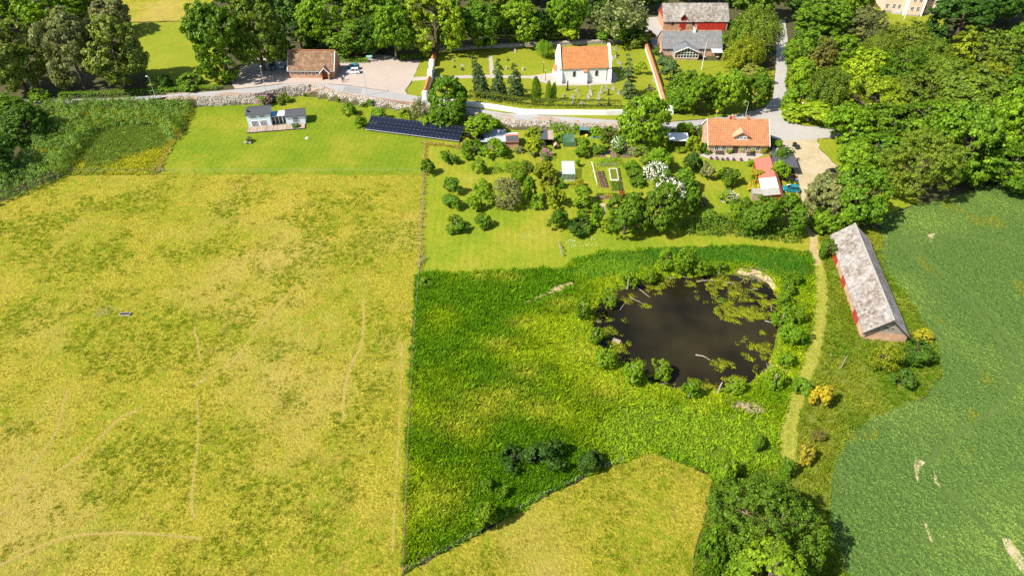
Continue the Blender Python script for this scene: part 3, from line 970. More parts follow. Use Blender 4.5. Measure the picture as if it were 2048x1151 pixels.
scatter('bank_plants', herb, np.column_stack([x, y, T_arr(x, y)])[k], rng.uniform(0.5, 1.2, k.sum()), c4[k], 'lime green leafy plants fringing the water', 'plants')

# rough ground round the barn
x, y = sample(Z['rough_ground'][0], 5.0, [track_poly])
g = fbm(x, y, 0.13, 33, 4)
f = np.clip((g - 0.40) * 3.5 + rng.normal(0, 0.15, len(x)), 0, 1)
c = mixc((0.18, 0.30, 0.012), (0.36, 0.38, 0.03), f)
lime = poly_sd(x, y, px_poly([(1640, 470), (1665, 520), (1690, 640), (1720, 690), (1660, 640), (1640, 600), (1636, 540)])) < 1
c[lime] = c[lime] * 0.5 + np.array((0.13, 0.16, 0.006))
scatter('rough_grass', tall, np.column_stack([x, y, T_arr(x, y)]), rng.uniform(0.6, 1.1, len(x)), c, 'coarse olive weeds between the mown track and the crop field', sz=rng.uniform(0.3, 0.7, len(x)))

# crop
x, y = sample(Z['crop_field'][0], 7.5)
g = fbm(x, y, 0.07, 41, 4)
f = np.clip((g - 0.42) * 3.5 + rng.normal(0, 0.15, len(x)), 0, 1)
c = mixc((0.155, 0.265, 0.055), (0.255, 0.37, 0.07), f) * rng.uniform(0.88, 1.1, (len(x), 1))
yel = fbm(x, y, 0.16, 47, 3)
k = yel > 0.70
c[k] = c[k] * 0.4 + np.array((0.17, 0.18, 0.012))
tl = [strip_px(l, 0.5, 4)[1] for l in ([(1850, 930), (1900, 880), (1950, 845), (2010, 800), (2048, 740)], [(1790, 480), (1850, 540), (1930, 600), (1995, 680), (2030, 760), (2010, 800)], [(1806, 474), (1866, 532), (1946, 592), (2012, 672), (2048, 752)], [(1890, 980), (1960, 1040), (2020, 1100)],
                                       [(1800, 490), (1860, 470), (1960, 480), (2048, 500)])]
keep = px_track_avoid(x, y, tl, 0.55) | (rng.uniform(size=len(x)) < 0.06)
for cpx in ([(1845, 1040), (1856, 1050), (1866, 1085), (1856, 1078)], [(2005, 1070), (2018, 1078), (2048, 1115), (2080, 1150), (2040, 1140), (2015, 1100)],
            [(1830, 915), (1846, 922), (1838, 965), (1828, 950)], [(1862, 930), (1872, 940), (1880, 975), (1870, 965)], [(1855, 470), (1868, 466), (1862, 488)]):
    keep &= (poly_sd(x, y, px_poly(cpx)) > 0.1) | (rng.uniform(size=len(x)) < 0.5)
x, y, c = x[keep], y[keep], c[keep]
scatter('crop_plants', beet, np.column_stack([x, y, T_arr(x, y)]), rng.uniform(0.75, 1.25, len(x)), c, 'dark green leafy crop filling the field on the right', 'crop', sz=rng.uniform(0.6, 1.0, len(x)))

# wild patch on the left
x, y = sample(Z['wild_patch'][0], 5.0)
g = fbm(x, y, 0.12, 55, 4)
cc = px_poly([(150, 320), (170, 260), (260, 240), (330, 250), (330, 300), (230, 320)])
sd2 = poly_sd(x, y, cc)
f = np.clip((g - 0.5) * 3 + np.clip(sd2 / 4, -0.6, 0.6) + 0.45 + rng.normal(0, 0.15, len(x)), 0, 1)
c = mixc((0.25, 0.35, 0.045), (0.58, 0.56, 0.03), f) * rng.uniform(0.7, 1.15, (len(x), 1))
scatter('wild_grass', tall, np.column_stack([x, y, T_arr(x, y)]), rng.uniform(0.7, 1.2, len(x)), c, 'tall mixed weeds in the fenced patch behind the hedge', sz=rng.uniform(0.4, 0.9, len(x)))

# the track: short grass with two paler wheel ruts
tx_, ty_ = sample(track_poly, 14.0)
dd = np.min([np.hypot(tx_ - p[0], ty_ - p[1]) for p in np.array([tuple(q) for q in track_line])], axis=0)
rut = np.exp(-((dd - 0.62) / 0.22) ** 2)
k = rng.uniform(size=len(tx_)) > rut * 0.6
scatter('track_grass', tuft, np.column_stack([tx_, ty_, np.full(len(tx_), 0.04)])[k], rng.uniform(0.5, 1.0, k.sum()), mixc((0.27, 0.34, 0.02), (0.64, 0.55, 0.18), np.clip(rut + rng.normal(0, 0.15, len(rut)), 0, 1))[k], 'short grass growing on the mown track', sz=rng.uniform(0.25, 0.5, k.sum()))

# short lawn tufts so the mown grass is not flat
xs, ys, cs = [], [], []
for nm, d in (('house_lawn', 1.6), ('garden_lawn', 1.6), ('churchyard_lawn', 0.7), ('drive_verge', 2.0), ('cottage_lawn', 0.8), ('road_verge', 1.0)):
    x, y = sample(Z[nm][0], d)
    g = fbm(x, y, 0.18, 61, 4)
    xs.append(x); ys.append(y)
    cs.append(mixc((0.14, 0.25, 0.008), (0.33, 0.35, 0.02), np.clip((g - 0.4) * 3 + rng.normal(0, 0.2, len(x)), 0, 1)))
x, y, c = np.concatenate(xs), np.concatenate(ys), np.vstack(cs)
scatter('lawn_tufts', tuft, np.column_stack([x, y, T_arr(x, y)]), rng.uniform(0.5, 1.0, len(x)), c, 'short mown grass of the lawns', sz=rng.uniform(0.2, 0.45, len(x)))

# floating weed on the pond
px_w = [(1450, 575, 3.0, 60), (1490, 600, 3.5, 90), (1520, 620, 3.5, 90), (1470, 625, 3.0, 160), (1500, 635, 2.5, 100), (1440, 570, 2.0, 40), (1400, 565, 1.5, 25), (1540, 600, 2.5, 60), (1545, 660, 2.2, 45), (1492, 690, 1.3, 40), (1500, 710, 1.2, 30),
        (1530, 700, 2.0, 50), (1545, 715, 1.6, 35), (1440, 728, 1.5, 30), (1455, 730, 1.2, 28), (1408, 716, 0.8, 16), (1490, 672, 0.7, 14), (1512, 658, 0.5, 8), (1272, 648, 0.8, 12), (1245, 640, 0.7, 10), (1225, 665, 1.6, 30), (1215, 645, 1.2, 20),
        (1245, 690, 1.4, 22), (1255, 600, 1.0, 14), (1310, 580, 1.2, 18), (1370, 565, 1.4, 18), (1290, 612, 1.0, 10), (1360, 775, 1.6, 30), (1375, 760, 1.2, 20), (1400, 775, 1.3, 20), (1420, 780, 1.3, 18), (1550, 740, 1.3, 25), (1420, 590, 2.5, 35), (1460, 595, 3.2, 60), (1540, 640, 2.0, 40)]
X, Y = [], []
for a, b, rad, n in px_w:
    p = at_z(a, b, WATER_Z)
    n = int(n * 1.7)
    rad *= 1.15
    th_, rr_ = rng.uniform(0, 6.283, n), rad * np.sqrt(rng.uniform(0, 1, n))
    X.append(p.x + rr_ * np.cos(th_)); Y.append(p.y + 0.8 * rr_ * np.sin(th_))
th_ = rng.uniform(0, len(POND), 90)                     # small mats all along the shore
for q in th_:
    i, f = int(q), q % 1
    b0 = POND[i] * (1 - f) + POND[(i + 1) % len(POND)] * f
    b0 = b0 + (np.array((cx, cy)) - b0) * rng.uniform(0.02, 0.22) ** 1.2
    n, rad = int(rng.uniform(4, 26)), rng.uniform(0.4, 1.5)
    X.append(b0[0] + rng.normal(0, rad * 0.6, n)); Y.append(b0[1] + rng.normal(0, rad * 0.4, n))
x, y = np.concatenate(X), np.concatenate(Y)
k = (poly_sd(x, y, POND) < 0.3) & (fbm(x, y, 0.55, 83, 3) > 0.44)
x, y = x[k], y[k]
scatter('pond_weed', float_leaf, np.column_stack([x, y, np.full(len(x), WATER_Z + 0.02)]), rng.uniform(0.5, 1.3, len(x)), mixc((0.13, 0.17, 0.010), (0.42, 0.44, 0.02), rng.uniform(0, 1, len(x))), 'yellow-green water weed floating in mats on the pond', 'water weed')
# ------------------------------------------------------------------ trees and shrubs
def cards(c, n, s, r, aspect=0.7, droop=0.0):
    """leaf-shaped cards: centres c, normals n, sizes s -> verts, faces"""
    N = len(c)
    n = n / (np.linalg.norm(n, axis=1, keepdims=True) + 1e-9)
    t = r.normal(size=(N, 3))
    if droop:
        t[:, 2] -= droop
    u = t - n * (t * n).sum(1, keepdims=True)
    u /= np.linalg.norm(u, axis=1, keepdims=True) + 1e-9
    w = np.cross(n, u)
    s = s[:, None]
    v = np.stack([c - u * s, c - w * s * aspect + n * 0.18 * s, c + u * s, c + w * s * aspect + n * 0.18 * s], 1).reshape(-1, 3)
    return v, np.arange(4 * N).reshape(N, 4)


def sph(r, n):
    v = r.normal(size=(n, 3))
    return v / np.linalg.norm(v, axis=1, keepdims=True)


def crown_broad(seed, n=6500, leaf=0.075, lobes=17, jit=0.5, tuft=0.085, nt=330):
    """lobes made of leaf tufts made of leaves: uneven outline, lit and dark clumps"""
    r = np.random.default_rng(seed)
    ld = sph(r, lobes * 4)
    ld = ld[ld[:, 2] > -0.6][:lobes]
    lr = r.uniform(0.26, 0.50, len(ld))
    lc = ld * (1.0 - lr)[:, None] * r.uniform(0.78, 1.08, (len(ld), 1))
    k = r.choice(len(ld), nt, p=lr ** 2 / (lr ** 2).sum())
    d = sph(r, nt) + 0.6 * ld[k]
    d /= np.linalg.norm(d, axis=1, keepdims=True)
    tc = lc[k] + d * (lr[k] * r.uniform(0.72, 1.08, nt))[:, None]
    tr_ = tuft * r.uniform(0.6, 1.5, nt)
    i = r.choice(nt, n, p=tr_ ** 2 / (tr_ ** 2).sum())
    e = sph(r, n) + 0.5 * d[i] + np.array((0, 0, 0.25))
    e /= np.linalg.norm(e, axis=1, keepdims=True)
    c = tc[i] + e * (tr_[i] * r.uniform(0.35, 1.1, n))[:, None] * np.array((1.15, 1.15, 0.8))
    nm = 0.75 * e + 0.5 * d[i] + jit * r.normal(size=(n, 3)) + np.array((0, 0, 0.25))
    keep = c[:, 2] > -0.9
    return cards(c[keep], nm[keep], leaf * r.uniform(0.55, 1.3, keep.sum()), r)


def crown_fine(seed, n=14000, leaf=0.034, lobes=26):
    return crown_broad(seed, n, leaf, lobes, 0.7, 0.065, 560)


def crown_weep(seed, n=12000, leaf=0.042):
    """hanging foliage: strands falling from a rounded top"""
    r = np.random.default_rng(seed)
    st = 190
    d = sph(r, st)
    d[:, 2] = np.abs(d[:, 2]) * 0.9
    top = d * r.uniform(0.55, 0.98, (st, 1))
    ln = r.uniform(0.35, 0.9, st) * (1.0 - 0.3 * top[:, 2])
    k = r.integers(0, st, n)
    t = r.uniform(0, 1, n)
    c = top[k].copy()
    c[:, :2] *= (1 + 0.12 * np.sin(t * 2.6))[:, None]
    c[:, 2] -= t * ln[k]
    c += r.normal(size=c.shape) * 0.045
    nm = np.column_stack([c[:, 0], c[:, 1], 0.25 + 0.4 * (1 - t)]) + 0.6 * r.normal(size=(n, 3))
    return cards(c, nm, leaf * r.uniform(0.6, 1.2, n), r, 0.45, 1.4)


def crown_conifer(seed, n=9000, leaf=0.07, tiers=15, ragged=0.14):
    """cone of drooping whorls, z from -1 to 1"""
    r = np.random.default_rng(seed)
    C, Nn, S = [], [], []
    for k in range(tiers):
        f = (k + 0.5) / tiers
        z0 = -0.98 + 1.94 * f
        rad = min(1.0, (1 - f) ** 0.48 * 1.18) + 0.05
        nb = int(7 + 8 * (1 - f))
        m = int(n / tiers * (1.6 * (1 - f) + 0.25))
        a0 = r.uniform(0, 6.283, nb)
        rl = rad * r.uniform(1 - 2 * ragged, 1.05, nb)
        b = r.integers(0, nb, m)
        t = np.sqrt(r.uniform(0.02, 1, m))
        a = a0[b] + r.normal(0, 0.16, m) * (1.1 - 0.4 * t)
        rr = rl[b] * t
        z = z0 - 0.10 * t ** 2 * rad - r.uniform(0, 0.05, m) + 0.03
        C.append(np.column_stack([rr * np.cos(a), rr * np.sin(a), z]))
        Nn.append(np.column_stack([0.5 * np.cos(a), 0.5 * np.sin(a), np.full(m, 0.8)]) + 0.4 * r.normal(size=(m, 3)))
        S.append(leaf * r.uniform(0.6, 1.2, m) * (0.75 + 0.5 * (1 - f)))
    return cards(np.vstack(C), np.vstack(Nn), np.concatenate(S), r, 0.5)


def crown_thuja(seed, n=5000, leaf=0.055):
    r = np.random.default_rng(seed)
    z = r.uniform(-1, 1, n)
    prof = np.clip(1 - ((z + 0.35) / 1.38) ** 2, 0.0, 1) ** 0.6
    a = r.uniform(0, 6.283, n)
    rr = prof * (0.86 + 0.14 * np.sin(3 * a + 4 * z)) * r.uniform(0.85, 1.03, n)
    c = np.column_stack([rr * np.cos(a), rr * np.sin(a), z])
    nm = np.column_stack([np.cos(a), np.sin(a), 0.3 + 0.5 * z]) + 0.4 * r.normal(size=(n, 3))
    return cards(c, nm, leaf * r.uniform(0.7, 1.2, n), r, 0.5)


def crown_sparse(seed, n=2600, leaf=0.06):
    r = np.random.default_rng(seed)
    d = sph(r, 46)
    d = d[d[:, 2] > -0.35]
    k = r.integers(0, len(d), n)
    t = r.uniform(0.45, 1.0, n)
    c = d[k] * t[:, None] + r.normal(size=(n, 3)) * 0.09
    return cards(c, d[k] + r.normal(size=(n, 3)), leaf * r.uniform(0.5, 1.2, n), r)


def to_mesh(name, vf, mat):
    me = mesh_np(name, *vf)
    me.materials.append(mat)
    return me


def limb_mesh(name, seed, nl, reach, thick, mat, up=0.55, sub=2):
    """trunk from z = -1 (ground end, stretched to fit) with limbs reaching into the unit crown"""
    r = np.random.default_rng(seed)
    mb = MB()
    mb.tube([(0, 0, -1.0), (0.01, 0.01, -0.5), (0.0, 0.02, 0.1), (0.02, 0, 0.55)], [thick * 1.25, thick, thick * 0.75, thick * 0.3], 7)
    for i in range(nl):
        a = 6.283 * i / nl + r.normal(0, 0.3)
        z0 = r.uniform(-0.45, 0.30)
        e = r.uniform(0.1, 1.0) * up
        L = reach * r.uniform(0.75, 1.05)
        d = Vector((math.cos(a) * math.cos(e), math.sin(a) * math.cos(e), math.sin(e)))
        p0 = Vector((0, 0, z0))
        p1, p2 = p0 + d * L * 0.45 + Vector((0, 0, 0.05)), p0 + d * L + Vector((r.normal(0, .05), r.normal(0, .05), 0.12))
        mb.tube([p0, p1, p2], [thick * 0.55, thick * 0.35, thick * 0.10], 5, False)
        for j in range(sub):
            q = p1.lerp(p2, r.uniform(0, 0.6))
            mb.tube([q, q + Vector((r.normal(0, .22), r.normal(0, .22), r.uniform(0.05, .3))) * L], [thick * 0.25, thick * 0.06], 4, False)
    me = mb.mesh(name)
    me.materials.append(mat)
    return me


CROWN, TRUNK = {}, {}
CROWN['broad'] = [to_mesh('crown', crown_broad(s, 13000, 0.044, 18, 0.5, 0.085, 420), M['leaf']) for s in (1, 2, 3, 4, 24)]
CROWN['fine'] = [to_mesh('crown', crown_fine(s), M['leaf']) for s in (5, 6)]
CROWN['bush'] = [to_mesh('foliage', crown_broad(s, 4600, 0.068, 10, 0.55, 0.12, 170), M['leaf']) for s in (7, 8, 9, 25)]
CROWN['small'] = [to_mesh('foliage', crown_broad(s, 1500, 0.12, 7, 0.6, 0.17, 80), M['leaf']) for s in (10, 11)]
CROWN['pollard'] = [to_mesh('crown', crown_broad(s, 6000, 0.055, 16, 0.7, 0.10, 240), M['leaf']) for s in (12, 13)]
CROWN['weep'] = [to_mesh('crown', crown_weep(s), M['leaf']) for s in (14, 15)]
CROWN['conifer'] = [to_mesh('crown', crown_conifer(s), M['leaf']) for s in (16, 17)]
CROWN['spruce'] = [to_mesh('crown', crown_conifer(18, 6000, 0.08, 11, 0.24), M['leaf'])]
CROWN['thuja'] = [to_mesh('crown', crown_thuja(s), M['leaf']) for s in (19, 20)]
CROWN['sparse'] = [to_mesh('crown', crown_sparse(21), M['leaf'])]
CROWN['giant'] = [to_mesh('crown', crown_broad(s, 36000, 0.020, 40, 0.6, 0.055, 1000), M['leaf']) for s in (22, 23)]
TRUNK['tree'] = [limb_mesh('trunk', s, 7, 0.75, 0.055, M['bark']) for s in (1, 2)]
TRUNK['bush'] = [limb_mesh('stem', s, 6, 0.7, 0.04, M['bark'], 0.9, 1) for s in (3, 4)]
TRUNK['pollard'] = [limb_mesh('trunk', 5, 6, 0.35, 0.10, M['pale_bark'], 0.9, 0)]
TRUNK['conifer'] = [limb_mesh('trunk', 6, 3, 0.3, 0.09, M['bark'])]
TRUNK['limby'] = [limb_mesh('trunk', 7, 18, 0.80, 0.015, M['twig'], 0.9, 4)]
KTRUNK = dict(broad='tree', fine='tree', bush='bush', small='bush', pollard='pollard', weep='tree', conifer='conifer', spruce='conifer', thuja='conifer', sparse='limby', giant='limby')
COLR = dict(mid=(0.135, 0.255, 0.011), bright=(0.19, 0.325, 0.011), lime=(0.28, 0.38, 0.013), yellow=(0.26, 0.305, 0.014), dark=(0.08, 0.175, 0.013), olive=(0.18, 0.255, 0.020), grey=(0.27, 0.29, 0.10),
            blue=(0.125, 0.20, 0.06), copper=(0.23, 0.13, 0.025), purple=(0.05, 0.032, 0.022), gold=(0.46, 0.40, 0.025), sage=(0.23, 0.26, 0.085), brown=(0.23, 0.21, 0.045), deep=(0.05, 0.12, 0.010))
M['white_blossom'] = plain('white_blossom', (0.66, 0.64, 0.52), 0.7, 0.1, 3)
M['pink_blossom'] = plain('pink_blossom', (0.62, 0.26, 0.33), 0.7, 0.25, 3)
M['cream_blossom'] = plain('cream_blossom', (0.66, 0.62, 0.36), 0.7, 0.15, 3)
_bl = {}


def blossom(kind, n=900):
    if (kind, n) not in _bl:
        r = np.random.default_rng(50 + n)
        d = sph(r, n)
        d[:, 2] = np.where(r.uniform(size=n) < 0.8, np.abs(d[:, 2]), d[:, 2])
        c = d * r.uniform(0.88, 1.06, (n, 1))
        _bl[(kind, n)] = to_mesh('blossom', cards(c * r.uniform(0.85, 1.02, (n, 1)), d + 0.6 * r.normal(size=(n, 3)), 0.055 * r.uniform(0.5, 1.4, n), r, 0.8), M[kind])
    return _bl[(kind, n)]


_cnt = {}


def plant(name, kind, bb, col, label, clear=None, cat=None, group=None, flower=None, trunk=None, base=None, nflower=900):
    """a tree or shrub fitted to the box its crown fills in the photograph: place, radius and height follow from it"""
    x0, y0, x1, y1 = bb
    cx, cy, wx, hy = (x0 + x1) / 2, (y0 + y1) / 2, (x1 - x0) / 2, (y1 - y0) / 2
    cl = clear * 0.3 if clear is not None else 0.0
    zc, g = 3.0, 0.0
    for _ in range(8):
        p = at_z(cx, cy, g + zc)
        d = depth_of(p)
        r = wx * d / FPX
        hl = (CAM_H - p.z) / (p - Vector((0, 0, CAM_H))).length
        a = math.sqrt(max((hy * d / FPX) ** 2 - (r * hl) ** 2, (0.5 * r) ** 2)) / math.sqrt(1 - hl * hl)
        a = min(a, 3.2 * r)
        zc = cl + a * (0.84 if clear is not None else 0.80)
        g = T(p.x, p.y)
    k = _cnt.get(kind, 0)
    _cnt[kind] = k + 1
    e = empty(name, (p.x, p.y, g), rng.uniform(0, 6.28), label, cat or ('tree' if clear is not None else 'shrub'), group)
    cr = link('crown' if clear is not None else 'foliage', CROWN[kind][k % len(CROWN[kind])], e, (0, 0, zc))
    if group == 'trees of the wood on the right':
        r *= 1.14
    asym = rng.uniform(0.86, 1.14) if kind != 'giant' else 1.0
    cr.scale = (r * asym, r / asym, a)
    cr.rotation_euler = (rng.normal(0, 0.10), rng.normal(0, 0.10), 0)
    c = COLR[col] if isinstance(col, str) else col
    v = rng.uniform(0.88, 1.12)
    cr.color = (c[0] * v * rng.uniform(0.93, 1.07), c[1] * v, c[2] * v, 1)
    tk = TRUNK[trunk or KTRUNK[kind]]
    tr = link('trunk' if clear is not None else 'stem', tk[k % len(tk)], e, (0, 0, zc * 0.5))
    rr = r * (0.55 if kind == 'giant' else 1.0)
    tr.location = (0, 0, zc)
    tr.scale = (r, r, max(zc, 0.2))
    if flower:
        f = link('blossom', blossom(flower, nflower), e, (0, 0, zc))
        f.scale = (r, r, a)
        f.rotation_euler = (0, 0, k * 1.3)
    return e


B = plant
# --- trees at the upper left and behind the road
B('broadleaf_tree', 'broad', (-50, 40, 92, 190), (0.21, 0.27, 0.04), 'grey-green tree at the left edge of the photo behind the road', 2.5)
B('broadleaf_tree', 'broad', (84, 22, 196, 188), 'grey', 'tall silvery grey tree left of its twin by the roadside hedge', 2.5)
B('broadleaf_tree', 'broad', (165, 36, 292, 182), (0.22, 0.28, 0.045), 'broad grey-green tree right of the silvery one, shading the mown field', 2.5)
B('broadleaf_tree', 'broad', (40, -40, 160, 62), 'bright', 'bright green tree rising behind the silvery roadside tree', 3)
B('broadleaf_tree', 'broad', (-60, -30, 60, 55), 'mid', 'green tree in the top left corner of the photo', 3)
B('broadleaf_tree', 'broad', (175, -10, 262, 70), 'grey', 'pale grey-topped tree beside the dry yellow field', 3)
B('broadleaf_tree', 'broad', (374, 5, 502, 168), 'mid', 'dense dark green round tree at the right edge of the mown field', 2.5)
B('broadleaf_tree', 'broad', (452, -8, 572, 148), 'olive', 'yellow-green tree between the dense round tree and the brick hall', 2.5)
B('shrub', 'bush', (353, 146, 411, 180), 'mid', 'wide green shrub under the round tree beside the road')
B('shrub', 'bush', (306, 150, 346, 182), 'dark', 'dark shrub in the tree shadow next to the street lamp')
B('broadleaf_tree', 'broad', (545, -50, 640, 62), 'dark', 'dark tree behind the left end of the brick hall roof', 3)
B('broadleaf_tree', 'broad', (592, -8, 690, 104), 'bright', 'sunlit tree standing right behind the brick hall roof', 2)
B('broadleaf_tree', 'broad', (646, 36, 742, 116), 'mid', 'lower green tree behind the right gable of the brick hall', 2)
B('broadleaf_tree', 'broad', (676, -25, 770, 78), 'bright', 'bright tree overtopping the one behind the brick hall gable', 3)
B('broadleaf_tree', 'broad', (744, 6, 830, 122), 'bright', 'sunlit tree at the back of the car park entrance', 2)
B('broadleaf_tree', 'broad', (752, -50, 850, 40), 'mid', 'green tree behind the car park entrance, cut by the top edge', 3)
B('broadleaf_tree', 'broad', (815, -25, 926, 118), 'lime', 'very bright large tree above the orange coping of the churchyard gate wall', 2)
B('broadleaf_tree', 'broad', (640, -60, 740, 20), 'dark', 'dark tree cut by the top edge above the brick hall', 3)
B('broadleaf_tree', 'broad', (900, 2, 1004, 100), 'mid', 'shaded tree behind the back wall of the churchyard lawn', 2)
B('broadleaf_tree', 'broad', (940, -40, 1040, 60), 'olive', 'olive tree rising over the shaded churchyard trees', 3)
B('broadleaf_tree', 'broad', (996, 0, 1084, 96), 'bright', 'bright tree left of the dark gap behind the churchyard', 2)
B('broadleaf_tree', 'broad', (1086, -15, 1180, 80), 'bright', 'bright tree right of the dark gap behind the churchyard', 2)
B('broadleaf_tree', 'bush', (1098, 42, 1164, 88), 'lime', 'low bright rounded tree just behind the churchyard wall', 1)
B('broadleaf_tree', 'broad', (1150, -40, 1235, 45), 'dark', 'dark tree behind the pale half-bare tree', 3)
B('bare_tree', 'sparse', (1183, -8, 1292, 92), 'sage', 'pale half-bare tree with grey branches beside the gravel yard', 2)
B('shrub', 'bush', (1196, 50, 1250, 90), 'mid', 'green bushes under the half-bare tree at the churchyard corner')
B('shrub', 'bush', (1240, 55, 1302, 94), 'olive', 'olive shrub at the top of the orange-coped churchyard wall')
B('shrub', 'small', (1290, 60, 1312, 84), 'copper', 'small reddish shrub by the gable of the long brick house')
B('broadleaf_tree', 'broad', (1225, -55, 1330, 22), 'dark', 'dark tree left of the red barn, cut by the top edge', 3)
B('broadleaf_tree', 'broad', (1330, -75, 1420, -2), 'dark', 'dark tree behind the middle of the red barn roof', 3)
B('broadleaf_tree', 'broad', (1400, -65, 1490, 12), 'deep', 'very dark tree behind the right end of the red barn roof', 3)
B('broadleaf_tree', 'broad', (1445, 36, 1502, 112), 'mid', 'green tree at the right end of the long brick house', 1.5)
B('willow_tree', 'weep', (1462, 8, 1560, 118), 'olive', 'tall grey-olive weeping tree at the head of the lane', 2)
B('willow_tree', 'weep', (1446, 66, 1532, 144), 'yellow', 'round yellow-green weeping tree right of the porch awning', 1)
B('broadleaf_tree', 'broad', (1470, -60, 1570, 40), 'mid', 'green tree closing the top of the lane', 3)
B('broadleaf_tree', 'bush', (1478, 128, 1542, 170), (0.26, 0.30, 0.05), 'pale yellowish flowering shrub beside the lane', 0.8)
B('broadleaf_tree', 'broad', (1488, 142, 1547, 226), 'mid', 'dark green conical tree on the corner of lane and road', 0.8)
B('shrub', 'bush', (1320, 130, 1362, 168), 'blue', 'blue-green shrub beside the orange-coped wall')
B('broadleaf_tree', 'broad', (1334, 140, 1404, 218), 'mid', 'left tree of the clump behind the tiled farmhouse', 1)
B('broadleaf_tree', 'broad', (1368, 146, 1440, 232), 'bright', 'middle tree of the clump behind the tiled farmhouse', 1.5)
B('broadleaf_tree', 'broad', (1418, 134, 1494, 232), 'bright', 'right tree of the clump behind the tiled farmhouse', 1.5)
B('shrub', 'bush', (1328, 184, 1368, 228), 'mid', 'shrub beside the white end pillar of the churchyard wall')
B('shrub', 'bush', (1328, 160, 1352, 190), 'lime', 'light green shrub halfway along the orange-coped wall')
B('shrub', 'small', (1306, 94, 1320, 112), 'mid', 'small bush under the left gable of the long brick house')
B('shrub', 'small', (1316, 112, 1352, 134), 'blue', 'grey-blue bush in the flower garden of the long house')

BG = 'trees closing the view along the top'
for k, (bb, c, lab) in enumerate([((-90, -60, 20, 30), 'dark', 'tree beyond the top left corner'), ((90, -70, 190, 12), 'mid', 'tree behind the bright one at the top left'), ((420, -60, 520, 20), 'dark', 'tree behind the dense round tree at the top edge'), ((500, -70, 590, 10), 'mid', 'tree at the top edge left of the hall trees'), ((850, -70, 950, 0), 'dark', 'tree at the top edge behind the very bright one'),
                                 ((1030, -70, 1120, 10), 'dark', 'tree at the top edge over the churchyard gap'), ((1040, 20, 1100, 92), 'deep', 'dark tree standing in the gap behind the churchyard'), ((1130, -80, 1200, -5), 'mid', 'tree at the top edge left of the half-bare tree'), ((700, 30, 790, 112), 'dark', 'shaded tree between the hall and the car park entrance'), ((560, 40, 640, 108), 'deep', 'very dark tree at the left end of the hall'),
                                 ((860, 20, 930, 104), 'mid', 'tree beside the very bright one above the gate wall'), ((1560, -60, 1650, 20), 'dark', 'tree at the top edge right of the lane'), ((1980, -50, 2090, 50), 'mid', 'tree in the top right corner'), ((2030, 90, 2110, 190), 'dark', 'dark tree at the right edge in the upper wood'), ((1200, 10, 1300, 80), 'dark', 'dark tree behind the yard beside the half-bare one')]):
    B('broadleaf_tree', 'broad', bb, c, lab, 1.5, group=BG)

